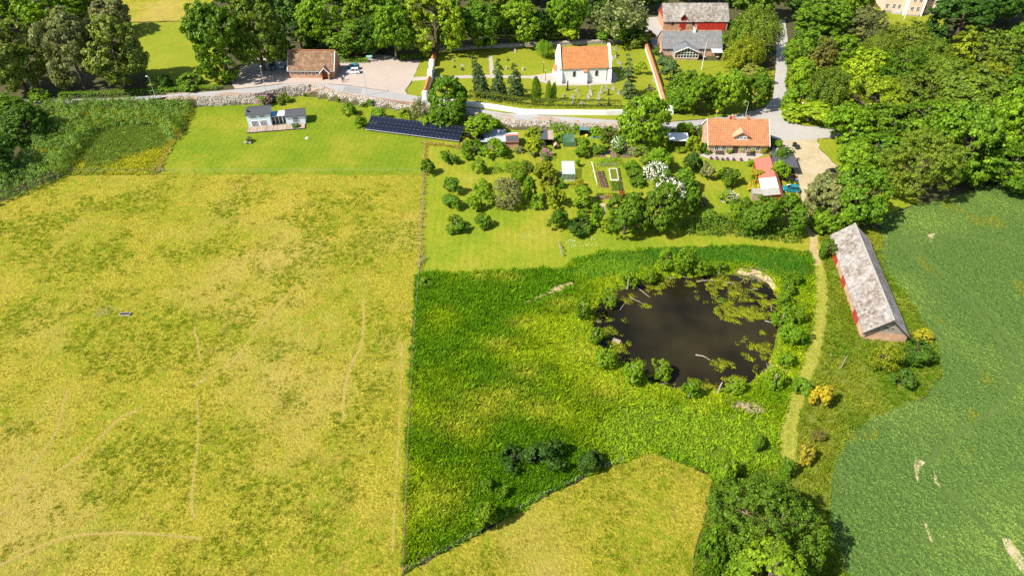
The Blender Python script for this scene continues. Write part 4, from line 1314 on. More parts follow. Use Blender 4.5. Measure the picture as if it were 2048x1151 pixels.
# --- the wood on the right
W = [('broad', (1572, 58, 1642, 146), 'mid', 'dark green tree overhanging the upper lane on its right'),
     ('broad', (1572, 112, 1628, 194), 'bright', 'bright green tree halfway down the right side of the lane'),
     ('bush', (1572, 160, 1632, 232), 'bright', 'bright bushy growth beside the lane just above the junction'),
     ('bush', (1580, 200, 1660, 254), 'lime', 'low lime green bushes along the verge at the junction'),
     ('fine', (1610, 74, 1668, 156), 'brown', 'slim olive birch behind the lane-side trees'),
     ('weep', (1612, 128, 1702, 228), 'olive', 'grey-olive drooping tree behind the junction street lamp'),
     ('broad', (1640, 68, 1716, 148), 'bright', 'bright rounded tree above the yellow-tipped one in the wood'),
     ('broad', (1686, 94, 1774, 180), 'lime', 'yellow-tipped green tree in the middle of the wood'),
     ('fine', (1690, 16, 1766, 98), 'sage', 'grey-blue tree left of the pink manor lawn'),
     ('broad', (1588, -8, 1700, 84), 'mid', 'mottled dark tree at the top of the wood beside the lane'),
     ('broad', (1640, -50, 1750, 40), 'bright', 'bright tree left of the pink manor at the top edge'),
     ('weep', (1732, 58, 1794, 136), 'olive', 'thin weeping birch in front of the manor lawn'),
     ('fine', (1776, 40, 1858, 120), 'olive', 'feathery olive tree below the pink manor facade'),
     ('broad', (1868, -20, 1985, 92), 'deep', 'huge dark tree right of the pink manor'),
     ('broad', (1945, -40, 2030, 60), 'dark', 'dark tree at the top edge near the right corner'),
     ('weep', (1832, 72, 1904, 146), 'olive', 'drooping tree below the huge dark manor tree'),
     ('conifer', (1890, 52, 1960, 150), 'yellow', 'light green spruce standing in the wood'),
     ('fine', (1940, 62, 2032, 162), 'olive', 'olive birch right of the light green spruce'),
     ('broad', (2010, 40, 2090, 136), 'mid', 'green tree at the right edge below the corner'),
     ('fine', (1768, 92, 1852, 176), 'mid', 'feathery green tree in the second row below the manor'),
     ('fine', (1842, 116, 1934, 198), 'olive', 'olive tree in the centre right of the wood'),
     ('fine', (1930, 122, 2042, 206), 'yellow', 'yellow-olive tree below the olive birch near the right edge'),
     ('broad', (1690, 158, 1804, 264), 'lime', 'large yellow-green tree with bare twigs in the middle of the wood'),
     ('broad', (1780, 142, 1884, 244), 'olive', 'olive green domed tree right of the yellow-green one'),
     ('broad', (1862, 132, 2000, 262), 'olive', 'widest domed olive tree of the wood'),
     ('broad', (1984, 150, 2070, 250), 'mid', 'green tree on the right edge beside the widest dome'),
     ('broad', (1652, 204, 1752, 306), 'bright', 'bright green tree overhanging the road where it leaves the junction'),
     ('broad', (1738, 204, 1834, 308), 'mid', 'mid green tree right of the road-side bright tree'),
     ('broad', (1806, 192, 1904, 306), 'mid', 'green tree in the lower middle of the wood'),
     ('broad', (1880, 206, 2004, 372), 'mid', 'tall dark green tree above the top of the crop field'),
     ('broad', (1978, 172, 2070, 330), 'bright', 'layered green tree right of the tall dark one'),
     ('broad', (2016, 236, 2090, 312), 'copper', 'brownish copper tree at the right edge'),
     ('giant', (1778, 262, 1910, 408), 'olive', 'olive oak with bare branches showing at the field corner'),
     ('broad', (1956, 284, 2078, 384), 'mid', 'dark bushy tree at the upper right edge of the crop field'),
     ('broad', (1700, 262, 1800, 346), 'mid', 'shaded tree behind the gravel drive'),
     ('bush', (1672, 282, 1756, 372), 'bright', 'bright bush on the bank right of the gravel drive')]
W += [('fine', bb, c, lab) for bb, c, lab in [((1640, 140, 1700, 210), 'mid', 'green tree filling the gap above the grey-olive drooping one'), ((1760, 250, 1830, 320), 'bright', 'bright tree filling the gap left of the field corner oak'), ((1850, 280, 1920, 350), 'mid', 'green tree right behind the field corner oak'), ((1930, 180, 2000, 250), 'bright', 'bright crown between widest dome and right edge'),
                                              ((1800, 170, 1860, 230), 'bright', 'bright crown between the two olive domes'), ((1720, 130, 1790, 200), 'mid', 'green crown below the yellow-tipped tree'), ((1650, 30, 1700, 90), 'mid', 'green crown left of the grey-blue tree'), ((1880, 90, 1940, 150), 'bright', 'bright crown below the light green spruce'), ((1980, 320, 2060, 380), 'bright', 'bright low crown at the upper right field edge'), ((1830, 240, 1900, 310), 'bright', 'bright crown above the field corner oak')]]
for i, (k, bb, c, lab) in enumerate(W):
    B('broadleaf_tree' if k not in ('conifer', 'bush') else ('spruce_tree' if k == 'conifer' else 'shrub'), k, bb, c, lab, None if k == 'bush' else 1.5, group='trees of the wood on the right')
B('broadleaf_tree', 'broad', (1606, 348, 1696, 446), 'sage', 'pale whitish-green tree beside the drive below the gravel turning place', 0.8)
B('broadleaf_tree', 'broad', (1664, 330, 1774, 464), 'mid', 'dark tree with bare twigs behind the far end of the old barn', 1, trunk='limby')
B('broadleaf_tree', 'bush', (1622, 396, 1704, 472), 'bright', 'bright low tree between the drive and the old barn', 0.5)
B('shrub', 'bush', (1640, 474, 1674, 522), 'mid', 'green bush against the far corner of the old barn')

# --- churchyard
CH = 'evergreens of the churchyard'
B('spruce_tree', 'conifer', (940, 108, 974, 196), 'blue', 'left of the three dark conifers on the churchyard lawn', 0.3, group=CH)
B('spruce_tree', 'conifer', (978, 118, 1015, 200), 'blue', 'middle of the three dark conifers on the churchyard lawn', 0.3, group=CH)
B('spruce_tree', 'conifer', (1014, 124, 1046, 204), 'blue', 'right of the three dark conifers on the churchyard lawn', 0.3, group=CH)
B('thuja_tree', 'thuja', (1062, 154, 1083, 208), 'mid', 'single slim green thuja left of the paired ones by the hedge', 0.1, group=CH)
B('thuja_tree', 'thuja', (1090, 162, 1105, 208), 'mid', 'left half of the close pair of green thujas', 0.1, group=CH)
B('thuja_tree', 'thuja', (1101, 164, 1114, 207), 'mid', 'right half of the close pair of green thujas', 0.1, group=CH)
B('spruce_tree', 'spruce', (1240, 108, 1274, 198), 'blue', 'ragged leaning conifer right of the church', 0.3, group=CH)
B('shrub', 'bush', (1268, 124, 1294, 152), 'lime', 'bright round bush behind the ragged conifer', cat='shrub')
B('weeping_tree', 'weep', (1070, 76, 1107, 116), 'bright', 'small umbrella-shaped tree left of the church', 1.2)
B('topiary', 'thuja', (919, 172, 935, 198), 'deep', 'clipped dark green dome bush behind the white wall', None, cat='shrub')

# --- below the road: the lawn of the blue house
B('rhododendron', 'bush', (512, 190, 545, 214), 'mid', 'pink flowering bush at the foot of the stone wall behind the blue house', flower='pink_blossom', nflower=420)
B('shrub', 'bush', (552, 184, 580, 210), 'olive', 'dull green rounded bush right of the arched opening in the stone wall')
B('shrub', 'bush', (683, 204, 712, 234), 'mid', 'dense green bush on the lawn, nearest the stone wall')
B('shrub', 'bush', (738, 214, 778, 242), 'bright', 'bright bush above the left end of the solar array')
B('shrub', 'bush', (706, 232, 736, 258), 'bright', 'bush touching the left end of the solar array')
B('shrub', 'small', (724, 199, 750, 216), 'mid', 'low scraggy bush at the foot of the stone wall')
B('shrub', 'small', (606, 185, 614, 194), 'mid', 'tiny bush growing on the stone wall')
B('shrub', 'small', (670, 194, 680, 204), 'mid', 'tiny bush growing at the wall foot left of the lawn bushes')
B('broadleaf_tree', 'broad', (857, 136, 932, 232), 'mid', 'tall dark tree in front of the white churchyard wall', 1)
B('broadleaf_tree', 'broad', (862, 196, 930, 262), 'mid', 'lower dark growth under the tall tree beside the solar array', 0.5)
B('shrub', 'sparse', (822, 196, 862, 252), 'sage', 'thin grey-leaved tree above the solar array', cat='tree')
B('shrub', 'bush', (798, 214, 836, 246), 'lime', 'light green bush above the middle of the solar array')
B('shrub', 'bush', (840, 226, 884, 262), 'bright', 'bright bush between solar array and tall dark tree')
B('shrub', 'small', (490, 272, 504, 286), 'sage', 'grey-green plant tuft beside the stone bench on the lawn')
B('shrub', 'small', (582, 246, 600, 256), 'blue', 'potted bluish plant on the wooden deck')

# --- gardens
B('broadleaf_tree', 'broad', (1234, 178, 1338, 304), 'bright', 'big round bright tree standing by the road in front of the churchyard', 1)
B('shrub', 'bush', (920, 224, 1020, 290), 'bright', 'large bright dome-shaped bush behind the grey shed roof')
B('shrub', 'bush', (934, 246, 972, 292), 'purple', 'dark purple-leaved small tree beside the grey shed roof', cat='tree')
B('shrub', 'bush', (918, 280, 974, 318), 'mid', 'dark green bush left in front of the grey shed')
B('shrub', 'bush', (962, 276, 1017, 320), 'bright', 'rounded green bush in front of the red shed')
B('shrub', 'bush', (1046, 254, 1088, 290), 'lime', 'yellow-green bush behind the path left of the open timber shed')
B('shrub', 'bush', (1050, 272, 1092, 312), 'lime', 'lower yellow-green bush left of the pink roses')
B('rose_bush', 'small', (1078, 296, 1106, 320), 'mid', 'pink rose bush on the garden lawn', flower='pink_blossom', nflower=420)
B('rose_bush', 'small', (1080, 312, 1098, 326), 'mid', 'small pink rose bush below the larger one', flower='pink_blossom', nflower=421)
FT = 'fruit trees on the mown orchard grass'
for bb, k, c, lab in [((882, 296, 920, 328), 'bush', 'mid', 'topmost fruit tree of the left orchard row'), ((942, 316, 974, 350), 'bush', 'bright', 'small pale fruit tree right of the topmost one'),
                      ((885, 352, 923, 390), 'bush', 'mid', 'second fruit tree of the left orchard row'), ((885, 386, 926, 420), 'bush', 'mid', 'third fruit tree of the left orchard row'),
                      ((884, 426, 932, 466), 'bush', 'mid', 'lowest fruit tree of the left orchard row'), ((945, 424, 984, 458), 'bush', 'mid', 'lowest fruit tree of the right orchard row'),
                      ((936, 372, 990, 422), 'bush', 'bright', 'largest fruit tree of the right orchard row'), ((943, 358, 978, 382), 'small', 'bright', 'low thin fruit bush above the largest fruit tree')]:
    B('fruit_tree', k, bb, c, lab, 0.45, 'tree', FT)
B('shrub', 'bush', (838, 318, 870, 354), 'mid', 'dark bush growing in the orchard fence line')
B('shrub', 'bush', (1014, 328, 1052, 372), 'bright', 'bright tall shrub above the grey-leaved one in the garden')
B('shrub', 'bush', (1036, 320, 1070, 350), 'olive', 'small greyish shrub behind the tall herbs')
B('shrub', 'fine', (982, 354, 1048, 420), 'sage', 'broad grey-leaved shrub in the middle of the garden')
B('shrub', 'bush', (1040, 350, 1078, 414), 'bright', 'upright bright shrub right of the grey-leaved one')
B('shrub', 'bush', (1068, 318, 1112, 362), 'yellow', 'top yellowish shrub of the row beside the greenhouse')
B('shrub', 'bush', (1078, 344, 1122, 388), 'yellow', 'middle yellowish shrub of the row beside the greenhouse')
B('shrub', 'bush', (1084, 370, 1134, 422), 'yellow', 'lowest yellowish shrub of the row beside the greenhouse')
B('shrub', 'bush', (1137, 370, 1190, 418), 'bright', 'rounded tree below the greenhouse', cat='tree')
B('shrub', 'small', (1140, 358, 1168, 380), (0.36, 0.38, 0.015), 'yellow-leaved shrub just below the greenhouse')
B('shrub', 'bush', (1094, 418, 1138, 464), 'mid', 'dark green tree at the lower corner of the orchard fence', cat='tree')
B('shrub', 'small', (1152, 416, 1182, 438), 'mid', 'small round bush below the rounded tree')
B('shrub', 'bush', (1132, 428, 1192, 474), 'dark', 'dark low shrub along the lower garden edge')
B('shrub', 'bush', (1178, 402, 1210, 462), 'bright', 'upright leafy shrub left of the lower sand bed')
B('broadleaf_tree', 'broad', (1204, 384, 1300, 482), 'mid', 'left of the two big dark trees at the lower garden edge', 0.5)
B('broadleaf_tree', 'broad', (1278, 362, 1364, 474), 'mid', 'right of the two big dark trees at the lower garden edge', 0.5)
for bb, lab in [((1248, 322, 1279, 346), 'upper of three small currant bushes right of the vegetable beds'), ((1254, 338, 1287, 360), 'middle of three small currant bushes right of the vegetable beds'), ((1259, 355, 1292, 374), 'lowest of three small currant bushes right of the vegetable beds')]:
    B('currant_bush', 'small', bb, 'mid', lab, group='currant bushes')
B('shrub', 'bush', (1142, 276, 1187, 314), 'bright', 'rounded bush behind the wheeled garden bench')
B('shrub', 'small', (1184, 284, 1212, 312), 'mid', 'dark green plant right of the rounded garden bush')
B('elder_bush', 'bush', (1220, 272, 1256, 308), 'mid', 'white flowering bush at the top of the kitchen garden', flower='white_blossom', nflower=420)
B('shrub', 'small', (1254, 292, 1278, 312), 'sage', 'small pale bush right of the upper white flowering one', flower='cream_blossom', nflower=300)
B('shrub', 'bush', (1196, 252, 1238, 288), 'olive', 'olive bush under the stone wall left of the big round tree')
B('shrub', 'bush', (1174, 250, 1206, 274), 'bright', 'bright bush at the stone wall right of the small shelter')
B('shrub', 'bush', (1264, 290, 1306, 330), 'olive', 'olive shrub below the big round tree')
B('shrub', 'bush', (1290, 296, 1346, 350), 'bright', 'bright shrub left above the long white flowering hedge')
B('elder_bush', 'bush', (1284, 322, 1340, 372), 'mid', 'upper of two big white flowering bushes in the garden', flower='white_blossom', nflower=520)
B('elder_bush', 'bush', (1306, 354, 1372, 424), 'mid', 'lower of two big white flowering bushes in the garden', flower='white_blossom', nflower=520)
B('shrub', 'bush', (1364, 304, 1408, 352), 'dark', 'dark green dome bush left of the farmhouse terrace')
B('shrub', 'bush', (1340, 338, 1396, 390), 'mid', 'green shrub between white bushes and dark dome')
B('shrub', 'small', (1400, 322, 1432, 362), 'sage', 'grey-green little tree on the farmhouse lawn')
B('shrub', 'bush', (1430, 326, 1482, 372), 'mid', 'round green fruit tree in the middle of the farmhouse lawn', cat='tree')
B('hydrangea', 'small', (1440, 378, 1477, 406), 'bright', 'cream flowering round bed with stone edge on the farmhouse lawn', flower='cream_blossom', nflower=420)
B('shrub', 'bush', (1362, 368, 1402, 432), 'mid', 'tall shrub at the lower left of the farmhouse lawn')
B('shrub', 'bush', (1438, 404, 1492, 448), 'bright', 'green shrub at the lower end of the farmhouse lawn')
B('shrub', 'bush', (1348, 244, 1388, 278), 'bright', 'bush behind the white-roofed pavilion')
B('shrub', 'bush', (1382, 244, 1408, 278), 'mid', 'dark round bush at the left gable of the farmhouse')
B('shrub', 'bush', (1374, 268, 1402, 310), 'lime', 'yellow-green hedge bush left of the farmhouse front')
B('shrub', 'small', (1330, 278, 1350, 302), 'mid', 'bush at the left of the white-roofed pavilion')
B('shrub', 'bush', (1544, 279, 1568, 298), 'bright', 'clipped round bush at the right end of the farmhouse')
B('broadleaf_tree', 'fine', (1548, 290, 1590, 330), 'mid', 'slender feathery tree beside the black-roofed shelter', 0.5)
B('broadleaf_tree', 'bush', (1540, 322, 1582, 368), 'bright', 'bright tree growing through the black-roofed shelter', 0.6)
B('shrub', 'small', (1498, 334, 1526, 366), 'gold', 'upper golden yellow bush beside the salmon roofed shed')
B('shrub', 'small', (1496, 360, 1526, 388), 'gold', 'lower golden yellow bush beside the salmon roofed shed')
B('broadleaf_tree', 'broad', (1484, 388, 1562, 478), 'mid', 'left dark tree below the salmon roofed shed', 0.4)
B('broadleaf_tree', 'broad', (1538, 388, 1612, 474), 'mid', 'right dark tree below the salmon roofed shed, beside the drive', 0.4)
for bb, lab, col in [((1452, 290, 1466, 308), 'flowering climber left of the farmhouse door', 'lime'), ((1478, 290, 1492, 308), 'flowering climber right of the farmhouse door', 'lime'), ((1500, 291, 1512, 309), 'flowering climber beside the right farmhouse windows', 'yellow'), ((1519, 290, 1536, 308), 'yellow-green climber at the right end of the farmhouse front', 'yellow'), ((1410, 300, 1424, 310), 'low green bush at the left end of the farmhouse front', 'mid')]:
    B('climber', 'small', bb, col, lab, cat='plant', flower='cream_blossom' if 'flower' in lab else None, nflower=300)
B('shrub', 'small', (1537, 302, 1548, 316), 'mid', 'pink flowering bush at the corner of the salmon shed', flower='pink_blossom', nflower=422)

for bb, c, lab in [((1028, 292, 1050, 308), 'sage', 'grey-leaved clump right of the red shed front'), ((1060, 300, 1078, 316), 'sage', 'low grey herb clump left of the pink roses'), ((1112, 268, 1130, 286), 'mid', 'bush between timber shed and fruit cage'), ((1150, 316, 1162, 336), 'bright', 'leafy plant against the right wall of the greenhouse'),
                   ((1232, 258, 1256, 280), 'lime', 'light bush between olive bush and big round tree'), ((1350, 292, 1372, 306), 'lime', 'flower clump in front of the white-roofed pavilion'), ((1400, 286, 1416, 306), 'mid', 'climbing shrub at the left corner of the farmhouse'), ((1318, 300, 1340, 322), 'olive', 'olive bush below the white-roofed pavilion'),
                   ((1390, 386, 1416, 414), 'sage', 'pale bush right of the lower white flowering bush'), ((1404, 420, 1440, 450), 'mid', 'green bush on the hedge line of the farmhouse lawn'), ((1494, 318, 1512, 334), 'lime', 'small flower clump at the top of the salmon shed wall'), ((1478, 392, 1502, 416), 'mid', 'bush left of the grey lean-to'),
                   ((1196, 436, 1226, 464), 'lime', 'light leafy bush below the bare sandy bed'), ((1150, 446, 1182, 472), 'mid', 'low bush in the lower garden corner'), ((1062, 388, 1092, 420), 'bright', 'leafy bush between upright shrub and yellowish row'), ((1206, 286, 1226, 302), 'lime', 'yellow-green clump above the cold frames'),
                   ((1112, 356, 1132, 378), 'mid', 'low bush left of the greenhouse front'), ((1540, 316, 1556, 330), 'mid', 'bush at the back of the black shelter')]:
    B('shrub', 'small', bb, c, lab)
# --- by the barn, in the meadow, at the lower edge
B('shrub', 'bush', (1792, 668, 1874, 732), 'dark', 'dark green bush at the near right corner of the old barn')
B('shrub', 'sparse', (1742, 682, 1800, 752), 'yellow', 'thin yellowish bush in front of the old barn gable', trunk='limby')
B('shrub', 'bush', (1784, 734, 1832, 782), 'dark', 'small dark shrub below the old barn near the field edge')
B('shrub', 'small', (1830, 660, 1866, 684), (0.34, 0.33, 0.02), 'lime yellow bush beyond the dark barn bush')
B('shrub', 'bush', (1620, 764, 1664, 822), 'gold', 'golden yellow bush beside the mown track')
B('shrub', 'bush', (1584, 752, 1630, 800), 'mid', 'green bush just left of the golden one')
B('shrub', 'small', (1590, 884, 1628, 932), (0.38, 0.32, 0.03), 'yellow-tinged bush right of the mown track end')
B('shrub', 'sparse', (1622, 855, 1650, 888), 'brown', 'grey twiggy dead bush near the crop edge', trunk='limby')
SC = 'low dark scrub in the meadow'
B('shrub', 'bush', (998, 888, 1058, 946), 'deep', 'left dark scrub bush in the tall meadow grass', group=SC)
B('shrub', 'bush', (1052, 880, 1136, 944), 'deep', 'middle and widest dark scrub bush in the tall meadow grass', group=SC)
B('shrub', 'bush', (1150, 902, 1212, 950), 'deep', 'right dark scrub bush beside the corner pasture fence', group=SC)
B('sapling', 'bush', (946, 998, 998, 1060), 'bright', 'bright young tree by the lower meadow fence', 0.5, 'tree')
B('sapling', 'small', (958, 952, 986, 984), 'mid', 'small sapling above the bright young tree', 0.3, 'tree')
B('sapling', 'small', (992, 968, 1018, 1000), 'mid', 'thin sapling right of the small one', 0.3, 'tree')
B('shrub', 'small', (840, 552, 866, 576), 'mid', 'dark little bush at the top left corner of the meadow')
B('broadleaf_tree', 'giant', (1412, 940, 1648, 1172), (0.11, 0.21, 0.010), 'huge tree with pale branches at the bottom edge', 1.5)
B('broadleaf_tree', 'broad', (1450, 1080, 1620, 1250), 'bright', 'bright lower tree in front of the huge tree at the bottom edge', 14)
B('shrub', 'bush', (1422, 900, 1478, 972), 'bright', 'bright bush at the upper left foot of the huge bottom tree')
B('shrub', 'bush', (1556, 912, 1594, 962), 'mid', 'bush at the upper right foot of the huge bottom tree')
B('shrub', 'bush', (1500, 868, 1536, 906), 'mid', 'rounded bush in the bright leaf bed above the huge bottom tree')
B('shrub', 'bush', (1385, 1060, 1450, 1170), 'mid', 'green bush at the bottom edge left of the huge tree')

# --- pollard willows round the pond
PW = 'pollard willows round the pond'
for bb, lab in [((1316, 494, 1352, 544), 'left willow of the tall pair at the top of the pond'), ((1350, 492, 1392, 552), 'right willow of the tall pair at the top of the pond'), ((1382, 514, 1420, 552), 'low willow right of the tall pair'),
                ((1240, 540, 1274, 582), 'willow at the upper left bank above the fallen branches'), ((1148, 590, 1182, 642), 'willow on the left bank nearest the meadow'), ((1190, 690, 1236, 740), 'willow on the lower left bank'),
                ((1244, 714, 1290, 772), 'left willow of the lower bank pair'), ((1296, 716, 1344, 766), 'right willow of the lower bank pair, leaning over the water'), ((1366, 752, 1400, 800), 'small willow at the bottom of the pond'),
                ((1448, 752, 1488, 792), 'willow with split pale trunk at the lower right'), ((1530, 734, 1570, 782), 'willow at the lower right by the dead wood'), ((1562, 640, 1612, 694), 'largest willow of the right bank'),
                ((1544, 612, 1586, 660), 'willow above the largest on the right bank'), ((1578, 606, 1616, 650), 'willow nearest the track on the right bank'), ((1554, 582, 1588, 622), 'upper willow of the right bank'),
                ((1562, 538, 1606, 574), 'willow stump at the upper right by the nettles'), ((1436, 594, 1452, 612), 'small round bush standing in the pond water'), ((1560, 560, 1590, 596), 'low willow below the upper right stump'), ((1204, 584, 1236, 620), 'low willow bush on the left bank above the raft'), ((1284, 534, 1316, 566), 'low bush between upper left willow and tall pair'), ((1176, 652, 1206, 690), 'round bush on the left bank below the pale branch'), ((1426, 520, 1456, 548), 'low bush at the top right of the pond'), ((1556, 700, 1588, 736), 'bush below the largest willow of the right bank')]:
    B('pollard_willow', 'pollard', bb, 'bright', lab, 0.7 if 'bush standing' not in lab else 0.05, 'tree', PW)


# --- hedges and thickets
def thicket(name, poly, h, leaf, dens, col, label, cat='hedge', clip=False, seed=3, kind=None):
    r = np.random.default_rng(seed)
    poly = np.array(poly)
    lo, hi = poly.min(0), poly.max(0)
    n = int((hi[0] - lo[0]) * (hi[1] - lo[1]) * dens)
    x, y = r.uniform(lo[0], hi[0], n), r.uniform(lo[1], hi[1], n)
    sd = poly_sd(x, y, poly)
    k = sd < 0
    x, y, sd = x[k], y[k], -sd[k]
    if clip:
        top = h * np.ones(len(x)) * np.clip(0.55 + sd * 1.6, 0, 1)
        z = np.where(sd < 0.25, r.uniform(0.05, 1.0, len(x)) * h, top * r.uniform(0.93, 1.03, len(x)))
        edge = sd < 0.25
    else:
        mound = 0.35 + 0.95 * fbm(x, y, 0.32, seed, 3)
        top = h * mound * np.sqrt(np.clip(sd / 1.6, 0.04, 1))
        tk = r.integers(0, len(x), int(len(x) / 22))          # leaves gather into tufts
        tx, ty = x[tk], y[tk]
        near = r.integers(0, len(tk), len(x))
        rr_ = r.normal(size=(len(x), 3)) * 0.26
        lt = r.uniform(size=len(x)) < 0.8
        ztop = top[tk][near] + rr_[:, 2] * 0.9 + 0.1
        x, y, sd = np.where(lt, tx[near] + rr_[:, 0], x), np.where(lt, ty[near] + rr_[:, 1], y), np.where(lt, sd[tk][near], sd)
        z = np.where(lt, np.maximum(ztop, 0.05), top * r.uniform(0.2, 0.95, len(x)))
        edge = sd < 0.6
    e = 0.4
    gx = poly_sd(x + e, y, poly) - poly_sd(x - e, y, poly)
    gy = poly_sd(x, y + e, poly) - poly_sd(x, y - e, poly)
    w = np.where(edge, 1.4, 0.15)
    if not clip:
        ge = 0.5
        gx = gx * w - 1.6 * (fbm(x + ge, y, 0.32, seed, 3) - fbm(x - ge, y, 0.32, seed, 3)) * h
        gy = gy * w - 1.6 * (fbm(x, y + ge, 0.32, seed, 3) - fbm(x, y - ge, 0.32, seed, 3)) * h
        gx, gy = gx + np.where(lt, rr_[:, 0] * 2.2, 0), gy + np.where(lt, rr_[:, 1] * 2.2, 0)
    else:
        gx, gy = gx * w, gy * w
    nm = np.column_stack([gx, gy, np.full(len(x), 1.0)]) + 0.45 * r.normal(size=(len(x), 3))
    c0 = np.array((x.mean(), y.mean(), T(x.mean(), y.mean())))
    c = np.column_stack([x, y, T_arr(x, y) + z]) - c0
    o = link(name, to_mesh(name, cards(c, nm, leaf * r.uniform(0.6, 1.3, len(x)), r), M['leaf']), None, tuple(c0))
    if kind:
        o['kind'] = kind
    cc = COLR[col] if isinstance(col, str) else col
    o.color = (*cc, 1)
    tag(o, label, cat)
    return o


thicket('hedge', px_poly([(60, 232), (100, 210), (230, 206), (340, 200), (388, 205), (382, 235), (358, 284), (340, 282), (320, 256), (240, 254), (196, 268), (165, 310), (135, 352), (60, 386), (0, 412), (-80, 450), (-120, 400), (40, 325), (90, 270)]),
        2.6, 0.16, 42, (0.175, 0.30, 0.045), 'rambling leafy thicket curving round the wild patch on the left', 'hedge', seed=5)
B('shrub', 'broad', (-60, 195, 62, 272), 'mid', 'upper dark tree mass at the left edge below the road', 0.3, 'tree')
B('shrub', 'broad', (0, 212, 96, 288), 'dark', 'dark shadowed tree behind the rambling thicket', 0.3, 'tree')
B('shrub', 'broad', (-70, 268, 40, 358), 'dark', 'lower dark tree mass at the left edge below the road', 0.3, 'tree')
B('shrub', 'bush', (64, 184, 106, 216), 'bright', 'bright bush at the left end of the road wall')
thicket('hedge', px_poly([(936, 199), (1000, 207), (1060, 215), (1160, 217), (1242, 218), (1242, 213), (1160, 211), (1060, 209), (1000, 200), (938, 192)]), 1.9, 0.15, 60, (0.13, 0.17, 0.018), 'long clipped hedge running behind the white churchyard wall', clip=True)
thicket('hedge', px_poly([(676, 127), (737, 127), (737, 120.5), (676, 120.5)]), 1.1, 0.13, 90, 'bright', 'short clipped hedge beside the brick hall', clip=True)
thicket('hedge', px_poly([(800, 122), (866, 119), (866, 112), (800, 115)]), 1.0, 0.15, 60, 'mid', 'shaded hedge at the back of the car park lawn', clip=True)
thicket('hedge', px_poly([(118, 197), (222, 194), (351, 187), (440, 180), (440, 175), (351, 181), (222, 188), (118, 190)]), 1.1, 0.17, 45, 'mid', 'low hedge along the far side of the road on the left', clip=True)
thicket('hedge', px_poly([(1362, 440), (1430, 440), (1500, 452), (1545, 455), (1600, 468), (1600, 486), (1545, 484), (1480, 474), (1362, 472)]), 2.0, 0.17, 40, (0.11, 0.20, 0.014), 'dark green hedge closing the lower end of the farmhouse garden', seed=8)
thicket('hedge', px_poly([(1098, 266), (1160, 270), (1160, 256), (1098, 250)]), 2.0, 0.18, 40, 'bright', 'leafy green hedge under the stone wall behind the kitchen garden', seed=9)
thicket('herb_bed', px_poly([(980, 350), (1062, 345), (1062, 326), (985, 330)]), 1.2, 0.13, 45, 'bright', 'bed of tall green herbs in the orchard', 'plants', seed=10, kind='stuff')
thicket('asparagus_bed', px_poly([(1192, 332), (1244, 330), (1242, 320), (1194, 322)]), 1.3, 0.10, 80, 'bright', 'feathery green asparagus row behind the trellis', 'plants', seed=11, kind='stuff')
thicket('fern_bed', px_poly([(985, 420), (1075, 416), (1075, 408), (985, 412)]), 0.6, 0.13, 50, 'lime', 'low yellow-green plants edging the garden shrubs', 'plants', seed=12, kind='stuff')
# ------------------------------------------------------------------ buildings
def facemap(face, L, W):
    """local wall plane: (a along the wall seen from outside, b up, n outward) -> house coordinates"""
    if face == 'F':
        return lambda a, b, n: (a, -n, b)
    if face == 'B':
        return lambda a, b, n: (L - a, W + n, b)
    if face == 'L':
        return lambda a, b, n: (-n, W - a, b)
    return lambda a, b, n: (L + n, a, b)


def fbox(mb, fm, a0, a1, b0, b1, n0, n1):
    pts = [fm(a, b, n) for n in (n0, n1) for a, b in ((a0, b0), (a1, b0), (a1, b1), (a0, b1))]
    mb.add(pts, [(3, 2, 1, 0), (4, 5, 6, 7), (0, 1, 5, 4), (1, 2, 6, 5), (2, 3, 7, 6), (3, 0, 4, 7)])


def window(parent, fm, a, b, w, h, nx=2, ny=3, frame=None, off=0.0, bar=0.05, edge=0.09, name='window', depth=0.06):
    mb = MB()
    a0, a1, b0, b1 = a - w / 2, a + w / 2, b, b + h
    for q in ((a0, a0 + edge, b0, b1), (a1 - edge, a1, b0, b1), (a0 + edge, a1 - edge, b0, b0 + edge), (a0 + edge, a1 - edge, b1 - edge, b1)):
        fbox(mb, fm, *q, off - 0.02, off + depth)
    for i in range(1, nx):
        x = a0 + w * i / nx
        fbox(mb, fm, x - bar / 2, x + bar / 2, b0 + edge, b1 - edge, off - 0.02, off + depth * 0.8)
    for j in range(1, ny):
        y = b0 + h * j / ny
        fbox(mb, fm, a0 + edge, a1 - edge, y - bar / 2, y + bar / 2, off - 0.02, off + depth * 0.7)
    o = mb.build(name, frame or M['white_paint'], parent)
    mb = MB()
    fbox(mb, fm, a0 + edge * 0.5, a1 - edge * 0.5, b0 + edge * 0.5, b1 - edge * 0.5, off - 0.03, off + 0.012)
    mb.build('pane', M['glass'], o)
    return o


def panel(parent, fm, a0, a1, b0, b1, n0, n1, mat, name):
    mb = MB()
    fbox(mb, fm, a0, a1, b0, b1, n0, n1)
    return mb.build(name, mat, parent)


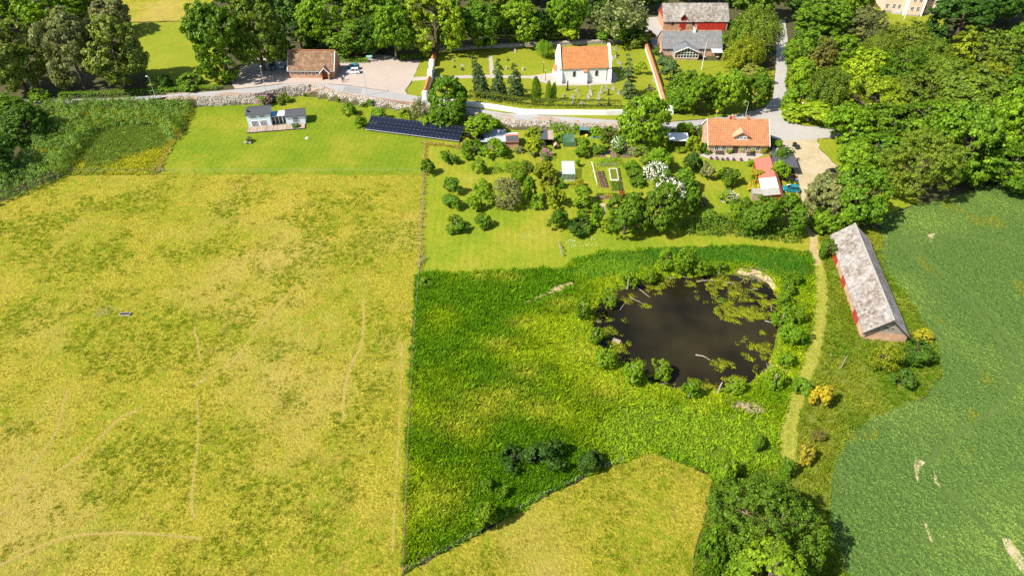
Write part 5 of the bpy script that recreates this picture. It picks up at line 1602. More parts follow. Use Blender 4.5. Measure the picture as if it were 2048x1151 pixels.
def gable_body(parent, L, W, he, hr, wall, roof, ov=0.35, th=0.16, ovg=0.25, foot=0.3, roof_name='roof', gable_mat=None):
    """solid walls with gables, two roof slopes and a ridge"""
    mb = MB()
    if gable_mat is None:
        mb.prism([(0, -foot), (W, -foot), (W, he), (W / 2, hr - 0.02), (0, he)], 0, 0, L)
        mb.build('wall', wall, parent)
    else:
        mb.b2(0, L, 0, W, -foot, he)
        mb.build('wall', wall, parent)
        mb = MB()
        mb.prism([(0, he), (W, he), (W / 2, hr - 0.02)], 0, 0.002, L - 0.002)
        mb.build('gable', gable_mat, parent)
    sl = (hr - he) / (W / 2)
    mb = MB()
    mb.prism([(-ov, he - ov * sl), (W / 2, hr), (W + ov, he - ov * sl), (W + ov, he - ov * sl + th), (W / 2, hr + th * 1.15), (-ov, he - ov * sl + th)], 0, -ovg, L + ovg)
    r = mb.build(roof_name, roof, parent)
    return r


def chimney(parent, x, y, z0, z1, s=0.6, mat=None, name='chimney'):
    mb = MB()
    mb.box((x, y, (z0 + z1) / 2), (s, s, z1 - z0))
    mb.box((x, y, z1 + 0.08), (s * 1.2, s * 1.2, 0.16))
    o = mb.build(name, mat or M['brick'], parent)
    mb = MB()
    mb.box((x, y, z1 + 0.22), (s * 0.55, s * 0.55, 0.12))
    mb.build('flue', M['black_metal'], o)
    return o


def two_px(a, b):
    """front corners at two pixels -> origin, rotation, length"""
    p, q = P(*a), P(*b)
    return p, math.atan2(q.y - p.y, q.x - p.x), math.hypot(q.x - p.x, q.y - p.y)


# --- brick hall by the car park
p, rz, L = two_px((580.5, 156), (669.5, 157))
Wd, he, hr = 7.7, 2.5, 6.2
h = empty('brick_hall', p, rz, 'low brick hall with steep mottled brown tile roof beside the car park', 'building')
gable_body(h, L, Wd, he, hr, M['brick'], M['brown_tiles'], 0.4)
fm = facemap('F', L, Wd)
for a in (1.7, 3.75, 5.8, 7.85):
    window(h, fm, a, 0.85, 1.0, 1.35, 2, 3)
mb = MB(); mb.b2(-0.27, L + 0.27, Wd / 2 - 0.16, Wd / 2 + 0.16, hr + 0.12, hr + 0.30); mb.build('ridge', M['orange_tiles'], h)
mb = MB(); mb.tube([(-0.2, -0.46, he - 0.42), (L + 0.2, -0.46, he - 0.42)], 0.07, 6); mb.build('gutter', M['grey_metal'], h)
for x in (-0.28, L + 0.28):
    mb = MB(); sl = (hr - he) / (Wd / 2)
    mb.prism([(-0.45, he - 0.45 * sl - 0.05), (Wd / 2, hr - 0.05), (Wd + 0.45, he - 0.45 * sl - 0.05), (Wd + 0.45, he - 0.45 * sl + 0.22), (Wd / 2, hr + 0.26), (-0.45, he - 0.45 * sl + 0.22)], 0, x - 0.06, x + 0.06)
    mb.build('bargeboard', M['white_paint'], h)
po = MB(); px0, px1 = L - 3.3, L - 1.1
po.b2(px0, px0 + 0.3, -1.3, -0.005, -0.3, 2.0); po.b2(px1 - 0.3, px1, -1.3, -0.005, -0.3, 2.0)
porch = po.build('porch', M['brick'], h)
mb = MB(); pm = (px0 + px1) / 2
mb.prism([(px0 - 0.35, 1.85), (pm, 3.35), (px1 + 0.35, 1.85), (px1 + 0.35, 2.02), (pm, 3.53), (px0 - 0.35, 2.02)], 1, -1.55, 0.6)
mb.build('porch_roof', M['brown_tiles'], porch)
mb = MB()
mb.prism([(px0 - 0.40, 1.78), (pm, 3.32), (px1 + 0.40, 1.78), (px1 + 0.40, 2.06), (pm, 3.58), (px0 - 0.40, 2.06)], 1, -1.66, -1.56)
mb.build('porch_bargeboard', M['white_paint'], porch)
panel(h, fm, pm - 0.6, pm + 0.6, 0, 2.1, 0.01, 0.09, M['red_boards'] if False else plain('brown_door', (0.28, 0.07, 0.03), 0.5, 0.1), 'door')

# --- white church
p, rz, L = two_px((1118, 166), (1219.5, 165))
Wd, he, hr = 9.0, 4.1, 8.2
h = empty('church', p, rz, 'whitewashed church with orange tile roof and stepped gables', 'church')
gable_body(h, L, Wd, he, hr, M['white_lime'], M['orange_tiles'], 0.25, 0.15, -0.45)
sl = (hr - he) / (Wd / 2)
for x0, x1 in ((-0.12, 0.5), (L - 0.5, L + 0.12)):
    mb = MB()
    mb.prism([(-0.25, he - 0.3), (Wd / 2 - 0.35, hr + 0.35), (Wd / 2 + 0.35, hr + 0.35), (Wd + 0.25, he - 0.3), (Wd + 0.25, he + 0.3), (Wd / 2 + 0.4, hr + 0.75), (Wd / 2 - 0.4, hr + 0.75), (-0.25, he + 0.3)][::1], 0, x0, x1)
    for k in range(8):
        f = (k + 0.5) / 8
        for yy in (f * Wd / 2, Wd - f * Wd / 2):
            zz = he + (hr - he) * f + 0.62
            mb.box(((x0 + x1) / 2, yy, zz), ((x1 - x0) * 0.98, 0.30, 0.42))
    mb.build('stepped_gable', M['white_lime'], h)
fm = facemap('F', L, Wd)


def arch_window(parent, fm, a, b, w, hh, name='window'):
    mb = MB()
    k = 8
    arc = [(a + w / 2 * math.cos(t), b + hh - w / 2 + w / 2 * math.sin(t)) for t in [math.pi * i / k for i in range(k + 1)]]
    poly = [(a - w / 2, b), (a + w / 2, b)] + arc
    n = len(poly)
    out = [((q[0] - a) * 1.28 + a, (q[1] - b - hh / 2) * 1.12 + b + hh / 2) for q in poly]
    pts = [fm(u, v, 0.05) for u, v in out] + [fm(u, v, 0.05) for u, v in poly] + [fm(u, v, -0.05) for u, v in out] + [fm(u, v, -0.05) for u, v in poly]
    fs = [(i, (i + 1) % n, n + (i + 1) % n, n + i) for i in range(n)] + [(i, (i + 1) % n, 2 * n + (i + 1) % n, 2 * n + i) for i in range(n)] + [(n + i, n + (i + 1) % n, 3 * n + (i + 1) % n, 3 * n + i) for i in range(n)]
    mb.add(pts, fs)
    o = mb.build(name, M['stone'], parent)
    mb = MB()
    mb.add([fm(u, v, 0.012) for u, v in poly], [tuple(range(n))])
    mb.build('pane', M['glass'], o)
    return o


arch_window(h, fm, L * 0.29, 1.7, 0.7, 1.5)
arch_window(h, fm, L * 0.725, 1.75, 0.7, 1.5)


def buttress(x0, x1, out, top, cap=True):
    mb = MB()
    mb.prism([(-out, -0.3), (0.0, -0.3), (0.0, top), (-out * 0.35, top - 0.5), (-out * 0.8, top * 0.35), (-out, top * 0.30)], 0, x0, x1)
    o = mb.build('buttress', M['white_lime'], h)
    if cap:
        mb = MB()
        mb.prism([(-out * 0.55, top - 1.05), (0.0, top - 0.04), (0.0, top + 0.12), (-out * 0.6, top - 0.95)], 0, x0 - 0.08, x1 + 0.08)
        mb.build('cap', M['orange_tiles'], o)


buttress(L * 0.46, L * 0.535, 1.3, he - 0.1)
buttress(-0.2, 0.75, 0.8, he - 0.4, False)
buttress(L - 0.6, L + 0.2, 0.8, he - 0.4, False)
mb = MB(); mb.tube([(L * 0.925, -0.06, 0.1), (L * 0.925, -0.06, he - 0.3)], 0.05, 6); mb.build('downpipe', M['dark_stone'], h)
mb = MB(); mb.b2(-1.0, -0.13, 3.6, 6.2, -0.3, 2.2); mb.build('porch', M['white_lime'], h)
mb = MB(); mb.prism([(3.4, 2.2), (6.4, 2.2), (4.9, 3.3)], 0, -1.1, -0.13); mb.build('porch_roof', M['orange_tiles'], h)

# --- red barn
p, rz, L = two_px((1325.6, 60), (1453, 60.5))
Wd, he, hr = 9.9, 2.9, 6.9
h = empty('red_barn', p, rz, 'large brick and red board barn with pale grey roof at the top', 'barn')
gable_body(h, L, Wd, he, hr, M['brick'], M['grey_lichen'], 0.35, 0.14, 0.3, gable_mat=M['red_boards_y'])
fm = facemap('F', L, Wd)
for a in (2.9, 9.8):
    window(h, fm, a, 1.55, 0.8, 0.9, 1, 1, M['dark_timber'])
panel(h, fm, 5.3, 7.2, -0.1, 2.85, 0.01, 0.10, M['red_paint'], 'door')
panel(h, fm, 11.2, 14.4, -0.1, 2.75, 0.01, 0.12, M['red_boards'], 'sliding_door')
panel(h, fm, 14.5, L - 0.6, -0.1, 2.75, 0.01, 0.12, M['red_boards'], 'sliding_door')
mb = MB(); mb.b2(5.5, 7.1, -0.12, 2.2, 2.3, 4.0); do = mb.build('hoist_dormer', M['red_boards'], h)
mb = MB(); mb.prism([(5.2, 3.9), (6.3, 5.1), (7.4, 3.9), (7.4, 4.05), (6.3, 5.28), (5.2, 4.05)], 1, -0.6, 3.6); mb.build('dormer_roof', M['grey_lichen'], do)
mb = MB(); mb.prism([(5.5, 4.0), (7.1, 4.0), (6.3, 4.95)], 1, -0.12, 3.0); mb.build('dormer_gable', M['red_boards'], do)

# --- long brick house with conservatory
p, rz, L = two_px((1323, 110), (1440.5, 111.5))
Wd, he, hr = 8.6, 2.2, 5.7
h = empty('long_house', p, rz, 'long low brick house with grey slate roof and glazed garden room', 'house')
gable_body(h, L, Wd, he, hr, M['pale_brick'], M['slate_roof'], 0.35, 0.14, 0.25)
fm = facemap('F', L, Wd)
for a in (1.9, 11.2, 12.8):
    window(h, fm, a, 0.7, 1.0, 1.2, 2, 2)
mb = MB(); mb.b2(-0.25, L + 0.25, Wd / 2 - 0.14, Wd / 2 + 0.14, hr + 0.1, hr + 0.28); mb.build('ridge', M['pale_brick'], h)
chimney(h, 5.3, Wd / 2, hr - 0.5, hr + 0.75, 0.6, M['pale_brick'])
chimney(h, 9.9, Wd / 2 - 0.3, hr - 0.8, hr + 1.0, 0.65, M['white_lime'])
# glazed garden room
gx0, gx1, gd, ge, gr = 3.3, 10.4, 3.3, 2.1, 3.6
gm = (gx0 + gx1) / 2
mb = MB(); mb.prism([(gx0 - 0.3, ge - 0.1), (gm, gr), (gx1 + 0.3, ge - 0.1), (gx1 + 0.3, ge + 0.03), (gm, gr + 0.15), (gx0 - 0.3, ge + 0.03)], 1, -gd - 0.3, 2.4)
rf = mb.build('garden_room_roof', M['felt'], h)
for s_ in (-1, 1):
    for k in range(7):
        yy = -gd - 0.2 + k * 0.62
        mb = MB()
        e_ = (gx0 - 0.3) if s_ < 0 else (gx1 + 0.3)
        mb.tube([(gm, yy, gr + 0.19), (e_, yy, ge + 0.07)], 0.04, 4)
        mb.build('roof_rib', M['grey_metal'], rf)
mb = MB(); mb.b2(gx0, gx1, -gd, -0.01, -0.3, 0.35); mb.build('garden_room_plinth', M['pale_brick'], h)
fr = MB()
for k in range(9):
    x = gx0 + (gx1 - gx0) * k / 8
    top = ge + (gr - ge) * (1 - abs(x - gm) / (gm - gx0)) * 0.93
    fr.b2(x - 0.06, x + 0.06, -gd - 0.02, -gd + 0.08, 0.35, max(top, ge - 0.05))
for z in (0.36, 1.2, ge - 0.12):
    fr.b2(gx0, gx1, -gd - 0.03, -gd + 0.07, z, z + 0.10)
for k in range(5):
    y = -gd + gd * k / 4
    for x in (gx0, gx1):
        fr.b2(x - 0.05, x + 0.05, y - 0.05, y + 0.05, 0.35, ge - 0.02)
fr.build('garden_room_frame', M['white_paint'], h)
mb = MB(); mb.b2(gx0 + 0.06, gx1 - 0.06, -gd + 0.02, -gd + 0.05, 0.4, ge); mb.prism([(gx0 + 0.1, ge), (gx1 - 0.1, ge), (gm, gr - 0.1)], 1, -gd + 0.02, -gd + 0.05)
mb.b2(gx0, gx0 + 0.03, -gd + 0.1, -0.02, 0.4, ge - 0.05); mb.b2(gx1 - 0.03, gx1, -gd + 0.1, -0.02, 0.4, ge - 0.05)
mb.build('garden_room_glass', M['glass'], h)
for s_ in (-1, 1):
    mb = MB(); xe = gx0 if s_ < 0 else gx1
    mb.add([(xe, -gd - 0.05, ge - 0.2), (xe - s_ * 1.6, -gd - 0.05, ge - 0.2), (xe - s_ * 1.6, -gd - 0.05, ge + 0.45), (xe, -gd - 0.05, ge - 0.05)], [(0, 1, 2, 3)])
    mb.build('gable_panel', M['red_paint'], h)
mb = MB(); mb.prism([(gx0 - 0.38, ge - 0.22), (gm, gr - 0.06), (gx1 + 0.38, ge - 0.22), (gx1 + 0.38, ge + 0.02), (gm, gr + 0.2), (gx0 - 0.38, ge + 0.02)], 1, -gd - 0.42, -gd - 0.32); mb.build('garden_room_bargeboard', M['white_paint'], h)
# porch awning at the right
mb = MB()
mb.add([(14.6, -0.35, 2.0), (17.9, -0.35, 2.0), (17.9, -2.9, 1.75), (14.6, -2.9, 1.75), (14.6, -0.35, 2.06), (17.9, -0.35, 2.06), (17.9, -2.9, 1.81), (14.6, -2.9, 1.81)], [(3, 2, 1, 0), (4, 5, 6, 7), (0, 1, 5, 4), (1, 2, 6, 5), (2, 3, 7, 6), (3, 0, 4, 7)])
aw = mb.build('awning', plain('awning', (0.46, 0.52, 0.48), 0.6, 0.05), h)
for x in (14.75, 17.75):
    mb = MB(); mb.tube([(x, -2.75, -0.2), (x, -2.75, 1.75)], 0.06, 6); mb.build('post', M['dark_timber'], aw)

# --- tiled farmhouse
p, rz, L = two_px((1413.5, 306), (1533, 307.5))
Wd, he, hr = 9.2, 2.5, 6.5
h = empty('farmhouse', p, rz, 'brick farmhouse with orange tile roof, central dormer and two chimneys', 'house')
gable_body(h, L, Wd, he, hr, M['pale_brick'], M['farm_tiles'], 0.4, 0.16, 0.2)
fm = facemap('F', L, Wd)
for a in (2.1, 3.85, 8.9, 11.8):
    window(h, fm, a, 0.75, 1.05, 1.3, 2, 2)
panel(h, fm, 5.9, 7.15, 0, 2.15, 0.01, 0.07, M['dark_timber'], 'door')
for a in (0.4, 3.0):
    panel(h, fm, a - 0.12, a + 0.12, 0.0, 2.3, 0.004, 0.05, plain('cream_pilaster', (0.66, 0.58, 0.38), 0.8, 0.05) if a < 1 else bpy.data.materials['cream_pilaster'], 'pilaster')
chimney(h, 5.9, Wd / 2, hr - 0.4, hr + 1.0, 0.65, M['brick'])
chimney(h, 9.3, Wd / 2, hr - 0.4, hr + 0.8, 0.6, M['brick'])
mb = MB(); mb.box((5.25, Wd / 2, hr + 0.45), (0.4, 0.4, 0.6)); mb.build('roof_hatch', M['red_paint'], h)
dx, dw, dz0, dze, dzr = 7.6, 3.1, 3.15, 4.25, 5.2
mb = MB(); mb.prism([(dx - dw / 2, dz0 - 0.6), (dx + dw / 2, dz0 - 0.6), (dx + dw / 2, dze), (dx, dzr), (dx - dw / 2, dze)], 1, 0.75, 4.2); dm = mb.build('dormer', M['pale_brick'], h)
mb = MB(); mb.prism([(dx - dw / 2 - 0.45, dze - 0.28), (dx, dzr), (dx + dw / 2 + 0.45, dze - 0.28), (dx + dw / 2 + 0.45, dze - 0.12), (dx, dzr + 0.18), (dx - dw / 2 - 0.45, dze - 0.12)], 1, 0.35, 4.1)
mb.build('dormer_roof', plain('dormer_tiles', (0.62, 0.28, 0.16), 0.8, 0.12, 2), dm)
fmd = lambda a, b, n: (a, 0.75 - n, b)
for a in (dx - 0.85, dx, dx + 0.85):
    w_ = window(h, fmd, a, dz0 + 0.15, 0.8, 0.75, 2, 2)
mb = MB(); fbox(mb, fmd, dx - dw / 2, dx + dw / 2, dz0 - 0.25, dz0 + 0.14, 0.0, 0.08); mb.build('dormer_sill', M['white_paint'], dm)
for x in (-0.22, L + 0.22):
    mb = MB(); sl = (hr - he) / (Wd / 2)
    mb.prism([(-0.45, he - 0.45 * sl - 0.1), (Wd / 2, hr - 0.1), (Wd + 0.45, he - 0.45 * sl - 0.1), (Wd + 0.45, he - 0.45 * sl + 0.19), (Wd / 2, hr + 0.22), (-0.45, he - 0.45 * sl + 0.19)], 0, x - 0.05, x + 0.05)
    mb.build('bargeboard', M['white_paint'], h)

# --- pale blue garden house on the lawn
p, rz, L = two_px((498.6, 256.5), (612, 247.5))
k_ = L / 14.6
h = empty('blue_house', p, rz, 'pale blue wooden garden house with dark roofs, glass link and deck', 'house')


def block(x0, x1, y1, hf, hb, ridge_y, hr_):
    mb = MB()
    mb.prism([(0, -0.2), (y1, -0.2), (y1, hb), (ridge_y, hr_), (0, hf)], 0, x0, x1)
    mb.build('wall', M['blue_boards'], h)
    mb = MB()
    mb.prism([(-0.25, hf - 0.02), (ridge_y, hr_ + 0.02), (y1 + 0.25, hb - 0.02), (y1 + 0.25, hb + 0.14), (ridge_y, hr_ + 0.18), (-0.25, hf + 0.14)], 0, x0 - 0.2, x1 + 0.2)
    mb.build('roof', M['felt'], h)


xa, xb, xc = 0.0, 5.9 * k_, 9.7 * k_
block(xa, xb, 4.6, 3.5, 3.5, 2.6, 4.0)
block(xc, L, 3.9, 2.3, 2.3, 2.2, 2.75)
mb = MB(); mb.b2(xb + 0.02, xc - 0.02, 0.9, 3.6, -0.2, 0.25); mb.build('floor', M['timber'], h)
mb = MB(); mb.b2(xb + 0.22, (xb + xc) / 2 - 0.2, 0.75, 3.6, 2.28, 2.38); mb.build('link_roof', M['blue_side'], h)
mb = MB(); mb.b2((xb + xc) / 2 - 0.2, xc - 0.22, 0.75, 3.6, 2.30, 2.40); mb.build('skylight', plain('skylight', (0.78, 0.84, 0.86), 0.3, 0.03), h)
mb = MB(); mb.b2(xb + 0.02, xc - 0.02, 3.4, 3.6, 0.0, 2.27); mb.build('link_back_wall', M['blue_side'], h)
fml = lambda a, b, n: (a, 0.9 - n, b)
w_ = (xc - xb) / 4
for i in range(4):
    window(h, fml, xb + w_ * (i + 0.5), 0.1, w_ - 0.02, 2.1, 1, 1, name='glass_door', edge=0.07)
fm = facemap('F', L, 4)
for a in (1.7, 3.9):
    window(h, fm, a * k_, 0.35, 1.5, 1.5, 4, 4, edge=0.07, bar=0.05)
    window(h, fm, a * k_, 2.55, 1.5, 0.65, 4, 2, edge=0.07, bar=0.05)
window(h, fm, 12.2 * k_, 0.6, 1.5, 1.4, 4, 4, edge=0.07, bar=0.05)
mb = MB(); mb.box((0.55, 1.0, 4.0), (0.35, 0.35, 0.9)); mb.build('chimney', M['black_metal'], h)
dk = empty('wooden_deck', p, rz, 'weathered plank deck in front of the pale blue garden house', 'deck')
nb = 48
for i in range(nb):
    x = -0.25 + (L + 0.15) * (i + 0.5) / nb
    mb = MB(); mb.box((0, 0, 0), ((L + 0.15) / nb - 0.02, 2.9, 0.04))
    if i == 0:
        deck_me = [None] * 3
        for c_ in range(3):
            m_ = mb.mesh('plank'); m_.materials.append(plain('deck_plank%d' % c_, ((0.34, 0.26, 0.20), (0.27, 0.20, 0.15), (0.40, 0.31, 0.24))[c_], 0.9, 0.2, 2)); deck_me[c_] = m_
    link('plank', deck_me[random.randrange(3)], dk, (x, -1.52, 0.30 + 0.004 * (i % 3)))
mb = MB(); mb.b2(-0.25, L - 0.1, -2.94, -2.86, -0.1, 0.27); mb.b2(-0.25, -0.17, -2.8, -0.1, -0.1, 0.27); mb.b2(L - 0.2, L - 0.12, -2.8, -0.1, -0.1, 0.27); mb.build('skirt', M['dark_timber'], dk)

# --- old barn by the track
L, Wd, he, hr = 26.8, 7.0, 1.9, 5.02
p = Vector((58.4 - 0.27 + 0.15 * math.cos(R(-8.7)) + 0.5 * math.cos(R(81.3)), 82.08 - 0.40 + 0.15 * math.sin(R(-8.7)) + 0.5 * math.sin(R(81.3)), 0))
h = empty('old_barn', p, 0, 'long derelict barn with mossy pale roof between track and crop field', 'barn')
ca, sa = math.cos(R(81.3) - math.pi / 2), math.sin(R(81.3) - math.pi / 2)
h.rotation_euler = (0, 0, R(81.3) - R(90))
# local x across (0..W), y along (0..L); gable faces the camera
mb = MB(); mb.b2(0, Wd, 0, L, -0.4, he); mb.build('wall', M['pale_brick'], h)
mb = MB(); mb.prism([(0, he), (Wd, he), (Wd / 2, hr - 0.03)], 1, 0.02, L - 0.02); mb.build('gable', make_boards('gable_boards', (0.30, 0.27, 0.23), 0.22, 0.35, 0), h)
sl = (hr - he) / (Wd / 2)
for s_ in (-1, 1):
    mb = MB()
    e_ = -0.18 if s_ < 0 else Wd + 0.18
    ze = he - 0.18 * sl
    q = [(e_, ze), (Wd / 2, hr), (Wd / 2, hr + 0.13), (e_, ze + 0.13)]
    mb.prism(q if s_ < 0 else q[::-1], 1, -0.5, L + 0.5)
    mb.build('roof', M['barn_roof'], h)
mb = MB(); mb.b2(Wd / 2 - 0.16, Wd / 2 + 0.16, -0.5, L + 0.5, hr + 0.06, hr + 0.2); mb.build('ridge', M['stone'], h)
for s_ in (-1, 1):
    mb = MB(); e_ = -0.24 if s_ < 0 else Wd + 0.24
    ze = he - 0.24 * sl
    q = [(e_, ze - 0.18), (Wd / 2, hr - 0.18), (Wd / 2, hr + 0.02), (e_, ze + 0.02)]
    mb.prism(q if s_ < 0 else q[::-1], 1, -0.62, -0.52); mb.build('bargeboard', M['dark_timber'], h)
fm = lambda a, b, n: (a, -n, b)
for a in (Wd / 2 - 0.3, Wd / 2 + 0.65):
    window(h, fm, a, he + 0.75, 0.9 if a < Wd / 2 else 0.5, 0.5, 1, 1, M['timber'], edge=0.07, off=0.0, name='opening')
for i in range(12):
    a0 = 0.8 + i * (Wd - 1.6) / 12
    top = he + sl * min(a0, Wd - a0 - 0.5) - 0.15
    if top > he + 0.35 and not (Wd / 2 - 1.0 < a0 + 0.2 < Wd / 2 + 1.2):
        panel(h, fm, a0, a0 + 0.40, he, top, 0.004, 0.03 + 0.01 * (i % 2), bpy.data.materials['gable_boards'], 'board')
fm = lambda a, b, n: (-n, a, b)
for a0, a1 in ((3.2, 4.7), (4.8, 6.0), (13.0, 15.4), (19.8, 22.6)):
    panel(h, fm, a0, a1, -0.1, 1.5, 0.01, 0.08, M['red_boards_y'], 'door')

# --- carport shed with salmon, white and grey roof sheets
A_, B_ = P(1509, 318, 2.0), P(1527, 391, 2.0)
ux = Vector((B_.x - A_.x, B_.y - A_.y, 0)); Ls = ux.length
ang = math.atan2(ux.y, ux.x) + math.pi / 2      # local -y runs from A to B
h = empty('salmon_shed', (A_.x, A_.y, T(A_.x, A_.y)), ang, 'narrow shed with salmon, white and grey roof sheets beside the farmhouse', 'shed')
Ws = 3.3
mb = MB(); mb.prism([(0.15, -0.2), (Ws + 0.8, -0.2), (Ws + 0.8, 1.9), (Ws, 2.65), (0.15, 2.0)], 1, -Ls + 0.2, -0.2); mb.build('wall', M['red_boards_y'], h)
for y0, y1, m_, nm in ((-Ls * 0.56, 0.0, 'salmon_sheet', 'salmon roof sheet'), (-Ls * 0.84, -Ls * 0.563, 'white_sheet', 'white roof sheet'), (-Ls - 0.2, -Ls * 0.843, 'grey_sheet', 'grey roof sheet')):
    mb = MB(); mb.prism([(-0.15, 1.98), (Ws, 2.7), (Ws, 2.8), (-0.15, 2.08)], 1, y0, y1); o = mb.build('roof_sheet', M[m_], h); o['label'] = nm
mb = MB(); mb.prism([(Ws + 0.003, 2.7), (Ws + 1.05, 1.75), (Ws + 1.05, 1.85), (Ws + 0.003, 2.8)], 1, -Ls - 0.2, 0.0); mb.build('roof_sheet', M['salmon_sheet'], h)
lean = empty('lean_to', (P(1503, 400).x, P(1503, 400).y, 0), ang + R(90), 'small grey flat-roofed lean-to at the lower end of the salmon shed', 'shed')
mb = MB(); mb.b2(0, 2.4, -2.3, 0, -0.1, 1.6); mb.build('wall', M['timber'], lean)
mb = MB(); mb.b2(-0.12, 2.52, -2.42, 0.12, 1.62, 1.74); mb.build('roof', M['grey_sheet'], lean)
q = P(1547, 349)
h = empty('black_shelter', (q.x, q.y, 0), ang, 'open shelter with black flat roof beside the parked teal car', 'shed')
for x in (0.1, 4.6):
    for y in (0.1, 3.4, 6.6):
        mb = MB(); mb.box((x, y, 1.05), (0.14, 0.14, 2.3)); mb.build('post', M['dark_timber'], h)
mb = MB(); mb.add([(-0.2, -0.2, 2.0), (4.9, -0.2, 2.25), (4.9, 6.9, 2.25), (-0.2, 6.9, 2.0), (-0.2, -0.2, 2.1), (4.9, -0.2, 2.35), (4.9, 6.9, 2.35), (-0.2, 6.9, 2.1)], [(3, 2, 1, 0), (4, 5, 6, 7), (0, 1, 5, 4), (1, 2, 6, 5), (2, 3, 7, 6), (3, 0, 4, 7)])
mb.build('roof', M['felt'], h)
mb = MB(); mb.b2(0.0, 4.8, 6.68, 6.74, 0, 2.0); mb.build('back_wall', M['dark_timber'], h)

# --- white-roofed pavilion, sheds of the kitchen garden
p, rz, L = two_px((1338, 296), (1374, 296))
h = empty('pavilion', p, rz, 'small garden pavilion with flat white roof left of the farmhouse', 'pavilion')
mb = MB(); mb.add([(-0.3, -0.3, 2.0), (L + 0.3, -0.3, 2.0), (L + 0.3, 3.2, 2.3), (-0.3, 3.2, 2.3), (-0.3, -0.3, 2.12), (L + 0.3, -0.3, 2.12), (L + 0.3, 3.2, 2.42), (-0.3, 3.2, 2.42)], [(3, 2, 1, 0), (4, 5, 6, 7), (0, 1, 5, 4), (1, 2, 6, 5), (2, 3, 7, 6), (3, 0, 4, 7)]); mb.build('roof', M['white_sheet'], h)
mb = MB(); mb.b2(0, L, 2.8, 3.0, -0.2, 2.1); mb.b2(0, 0.12, 0.0, 2.8, -0.2, 0.8); mb.b2(L - 0.12, L, 0.0, 2.8, -0.2, 0.8); mb.build('wall', M['pale_brick'], h)
for x in (0.06, L * 0.35, L * 0.68, L - 0.06):
    mb = MB(); mb.box((x, 0.06, 0.9), (0.12, 0.12, 2.2)); mb.build('post', M['dark_timber'], h)

p, rz, L = two_px((954, 297), (1012, 297))
h = empty('grey_shed', p, rz, 'low shed with pale grey sheet roof half hidden by bushes', 'shed')
mb = MB(); mb.b2(0, L, 0.1, 4.6, -0.2, 1.8); mb.build('wall', M['timber'], h)
mb = MB(); mb.add([(-0.2, -0.2, 1.82), (L - 0.02, -0.2, 1.82), (L - 0.02, 4.9, 2.5), (2.6, 4.9, 2.5), (-0.2, -0.2, 1.92), (L - 0.02, -0.2, 1.92), (L - 0.02, 4.9, 2.6), (2.6, 4.9, 2.6)], [(3, 2, 1, 0), (4, 5, 6, 7), (0, 1, 5, 4), (1, 2, 6, 5), (2, 3, 7, 6), (3, 0, 4, 7)]); mb.build('roof', plain('pale_sheet', (0.38, 0.40, 0.43), 0.6, 0.08, 1), h)
p, rz, L = two_px((1012.5, 296.5), (1036.5, 295.5))
h = empty('red_shed', p, rz, 'small red shed with a dark panel on its roof', 'shed')
mb = MB(); mb.prism([(0, -0.2), (3.8, -0.2), (3.8, 1.9), (1.6, 2.7), (0, 1.75)], 0, 0, L); mb.build('wall', M['brick'], h)
mb = MB(); mb.prism([(-0.25, 1.64), (1.6, 2.75), (1.6, 2.87), (-0.25, 1.76)], 0, -0.1, L + 0.15); mb.build('roof', M['salmon_sheet'], h)
mb = MB(); mb.prism([(1.603, 2.75), (4.05, 1.86), (4.05, 1.98), (1.603, 2.87)], 0, -0.1, L + 0.15); mb.build('roof', M['white_sheet'], h)
mb = MB(); mb.prism([(-0.2, 1.80), (1.2, 2.64), (1.2, 2.69), (-0.2, 1.85)], 0, 0.0, L + 0.05); mb.build('roof_panel', M['felt'], h)
p, rz, L = two_px((1081, 293.5), (1105, 293.5))
h = empty('timber_shed', p, rz, 'open-fronted dark timber shed with half grey, half pale roof', 'shed')
mb = MB(); mb.b2(0, 0.1, 0.3, 3.2, -0.2, 2.0); mb.b2(L - 0.1, L, 0.3, 3.2, -0.2, 2.0); mb.b2(0.1, L - 0.1, 3.1, 3.2, -0.2, 2.0); mb.b2(0.1, L * 0.45, 0.3, 0.4, -0.2, 2.0); mb.build('wall', M['dark_timber'], h)
for x0, x1, m_ in ((-0.2, L * 0.6, 'felt'), (L * 0.6 + 0.003, L + 0.2, 'timber')):
    mb = MB(); mb.add([(x0, -0.1, 1.95), (x1, -0.1, 1.95), (x1, 3.4, 2.6), (x0, 3.4, 2.6), (x0, -0.1, 2.07), (x1, -0.1, 2.07), (x1, 3.4, 2.72), (x0, 3.4, 2.72)], [(3, 2, 1, 0), (4, 5, 6, 7), (0, 1, 5, 4), (1, 2, 6, 5), (2, 3, 7, 6), (3, 0, 4, 7)]); mb.build('roof_sheet', M[m_], h)
p = P(1108.5, 299)
h = empty('dog_kennel', p, 0, 'tiny wooden kennel with gable roof beside the timber shed', 'kennel')
mb = MB(); mb.prism([(0, 0), (0.9, 0), (0.9, 0.9), (0.45, 1.35), (0, 0.9)], 1, 0, 1.2); mb.build('wall', M['dark_timber'], h)
mb = MB(); mb.prism([(-0.15, 0.78), (0.45, 1.38), (1.05, 0.78), (1.05, 0.87), (0.45, 1.48), (-0.15, 0.87)], 1, -0.15, 1.3); mb.build('roof', M['pale_brick'], h)
mb = MB(); mb.b2(0.25, 0.65, -0.02, 0.0, 0.05, 0.7); mb.build('opening', M['black_metal'], h)
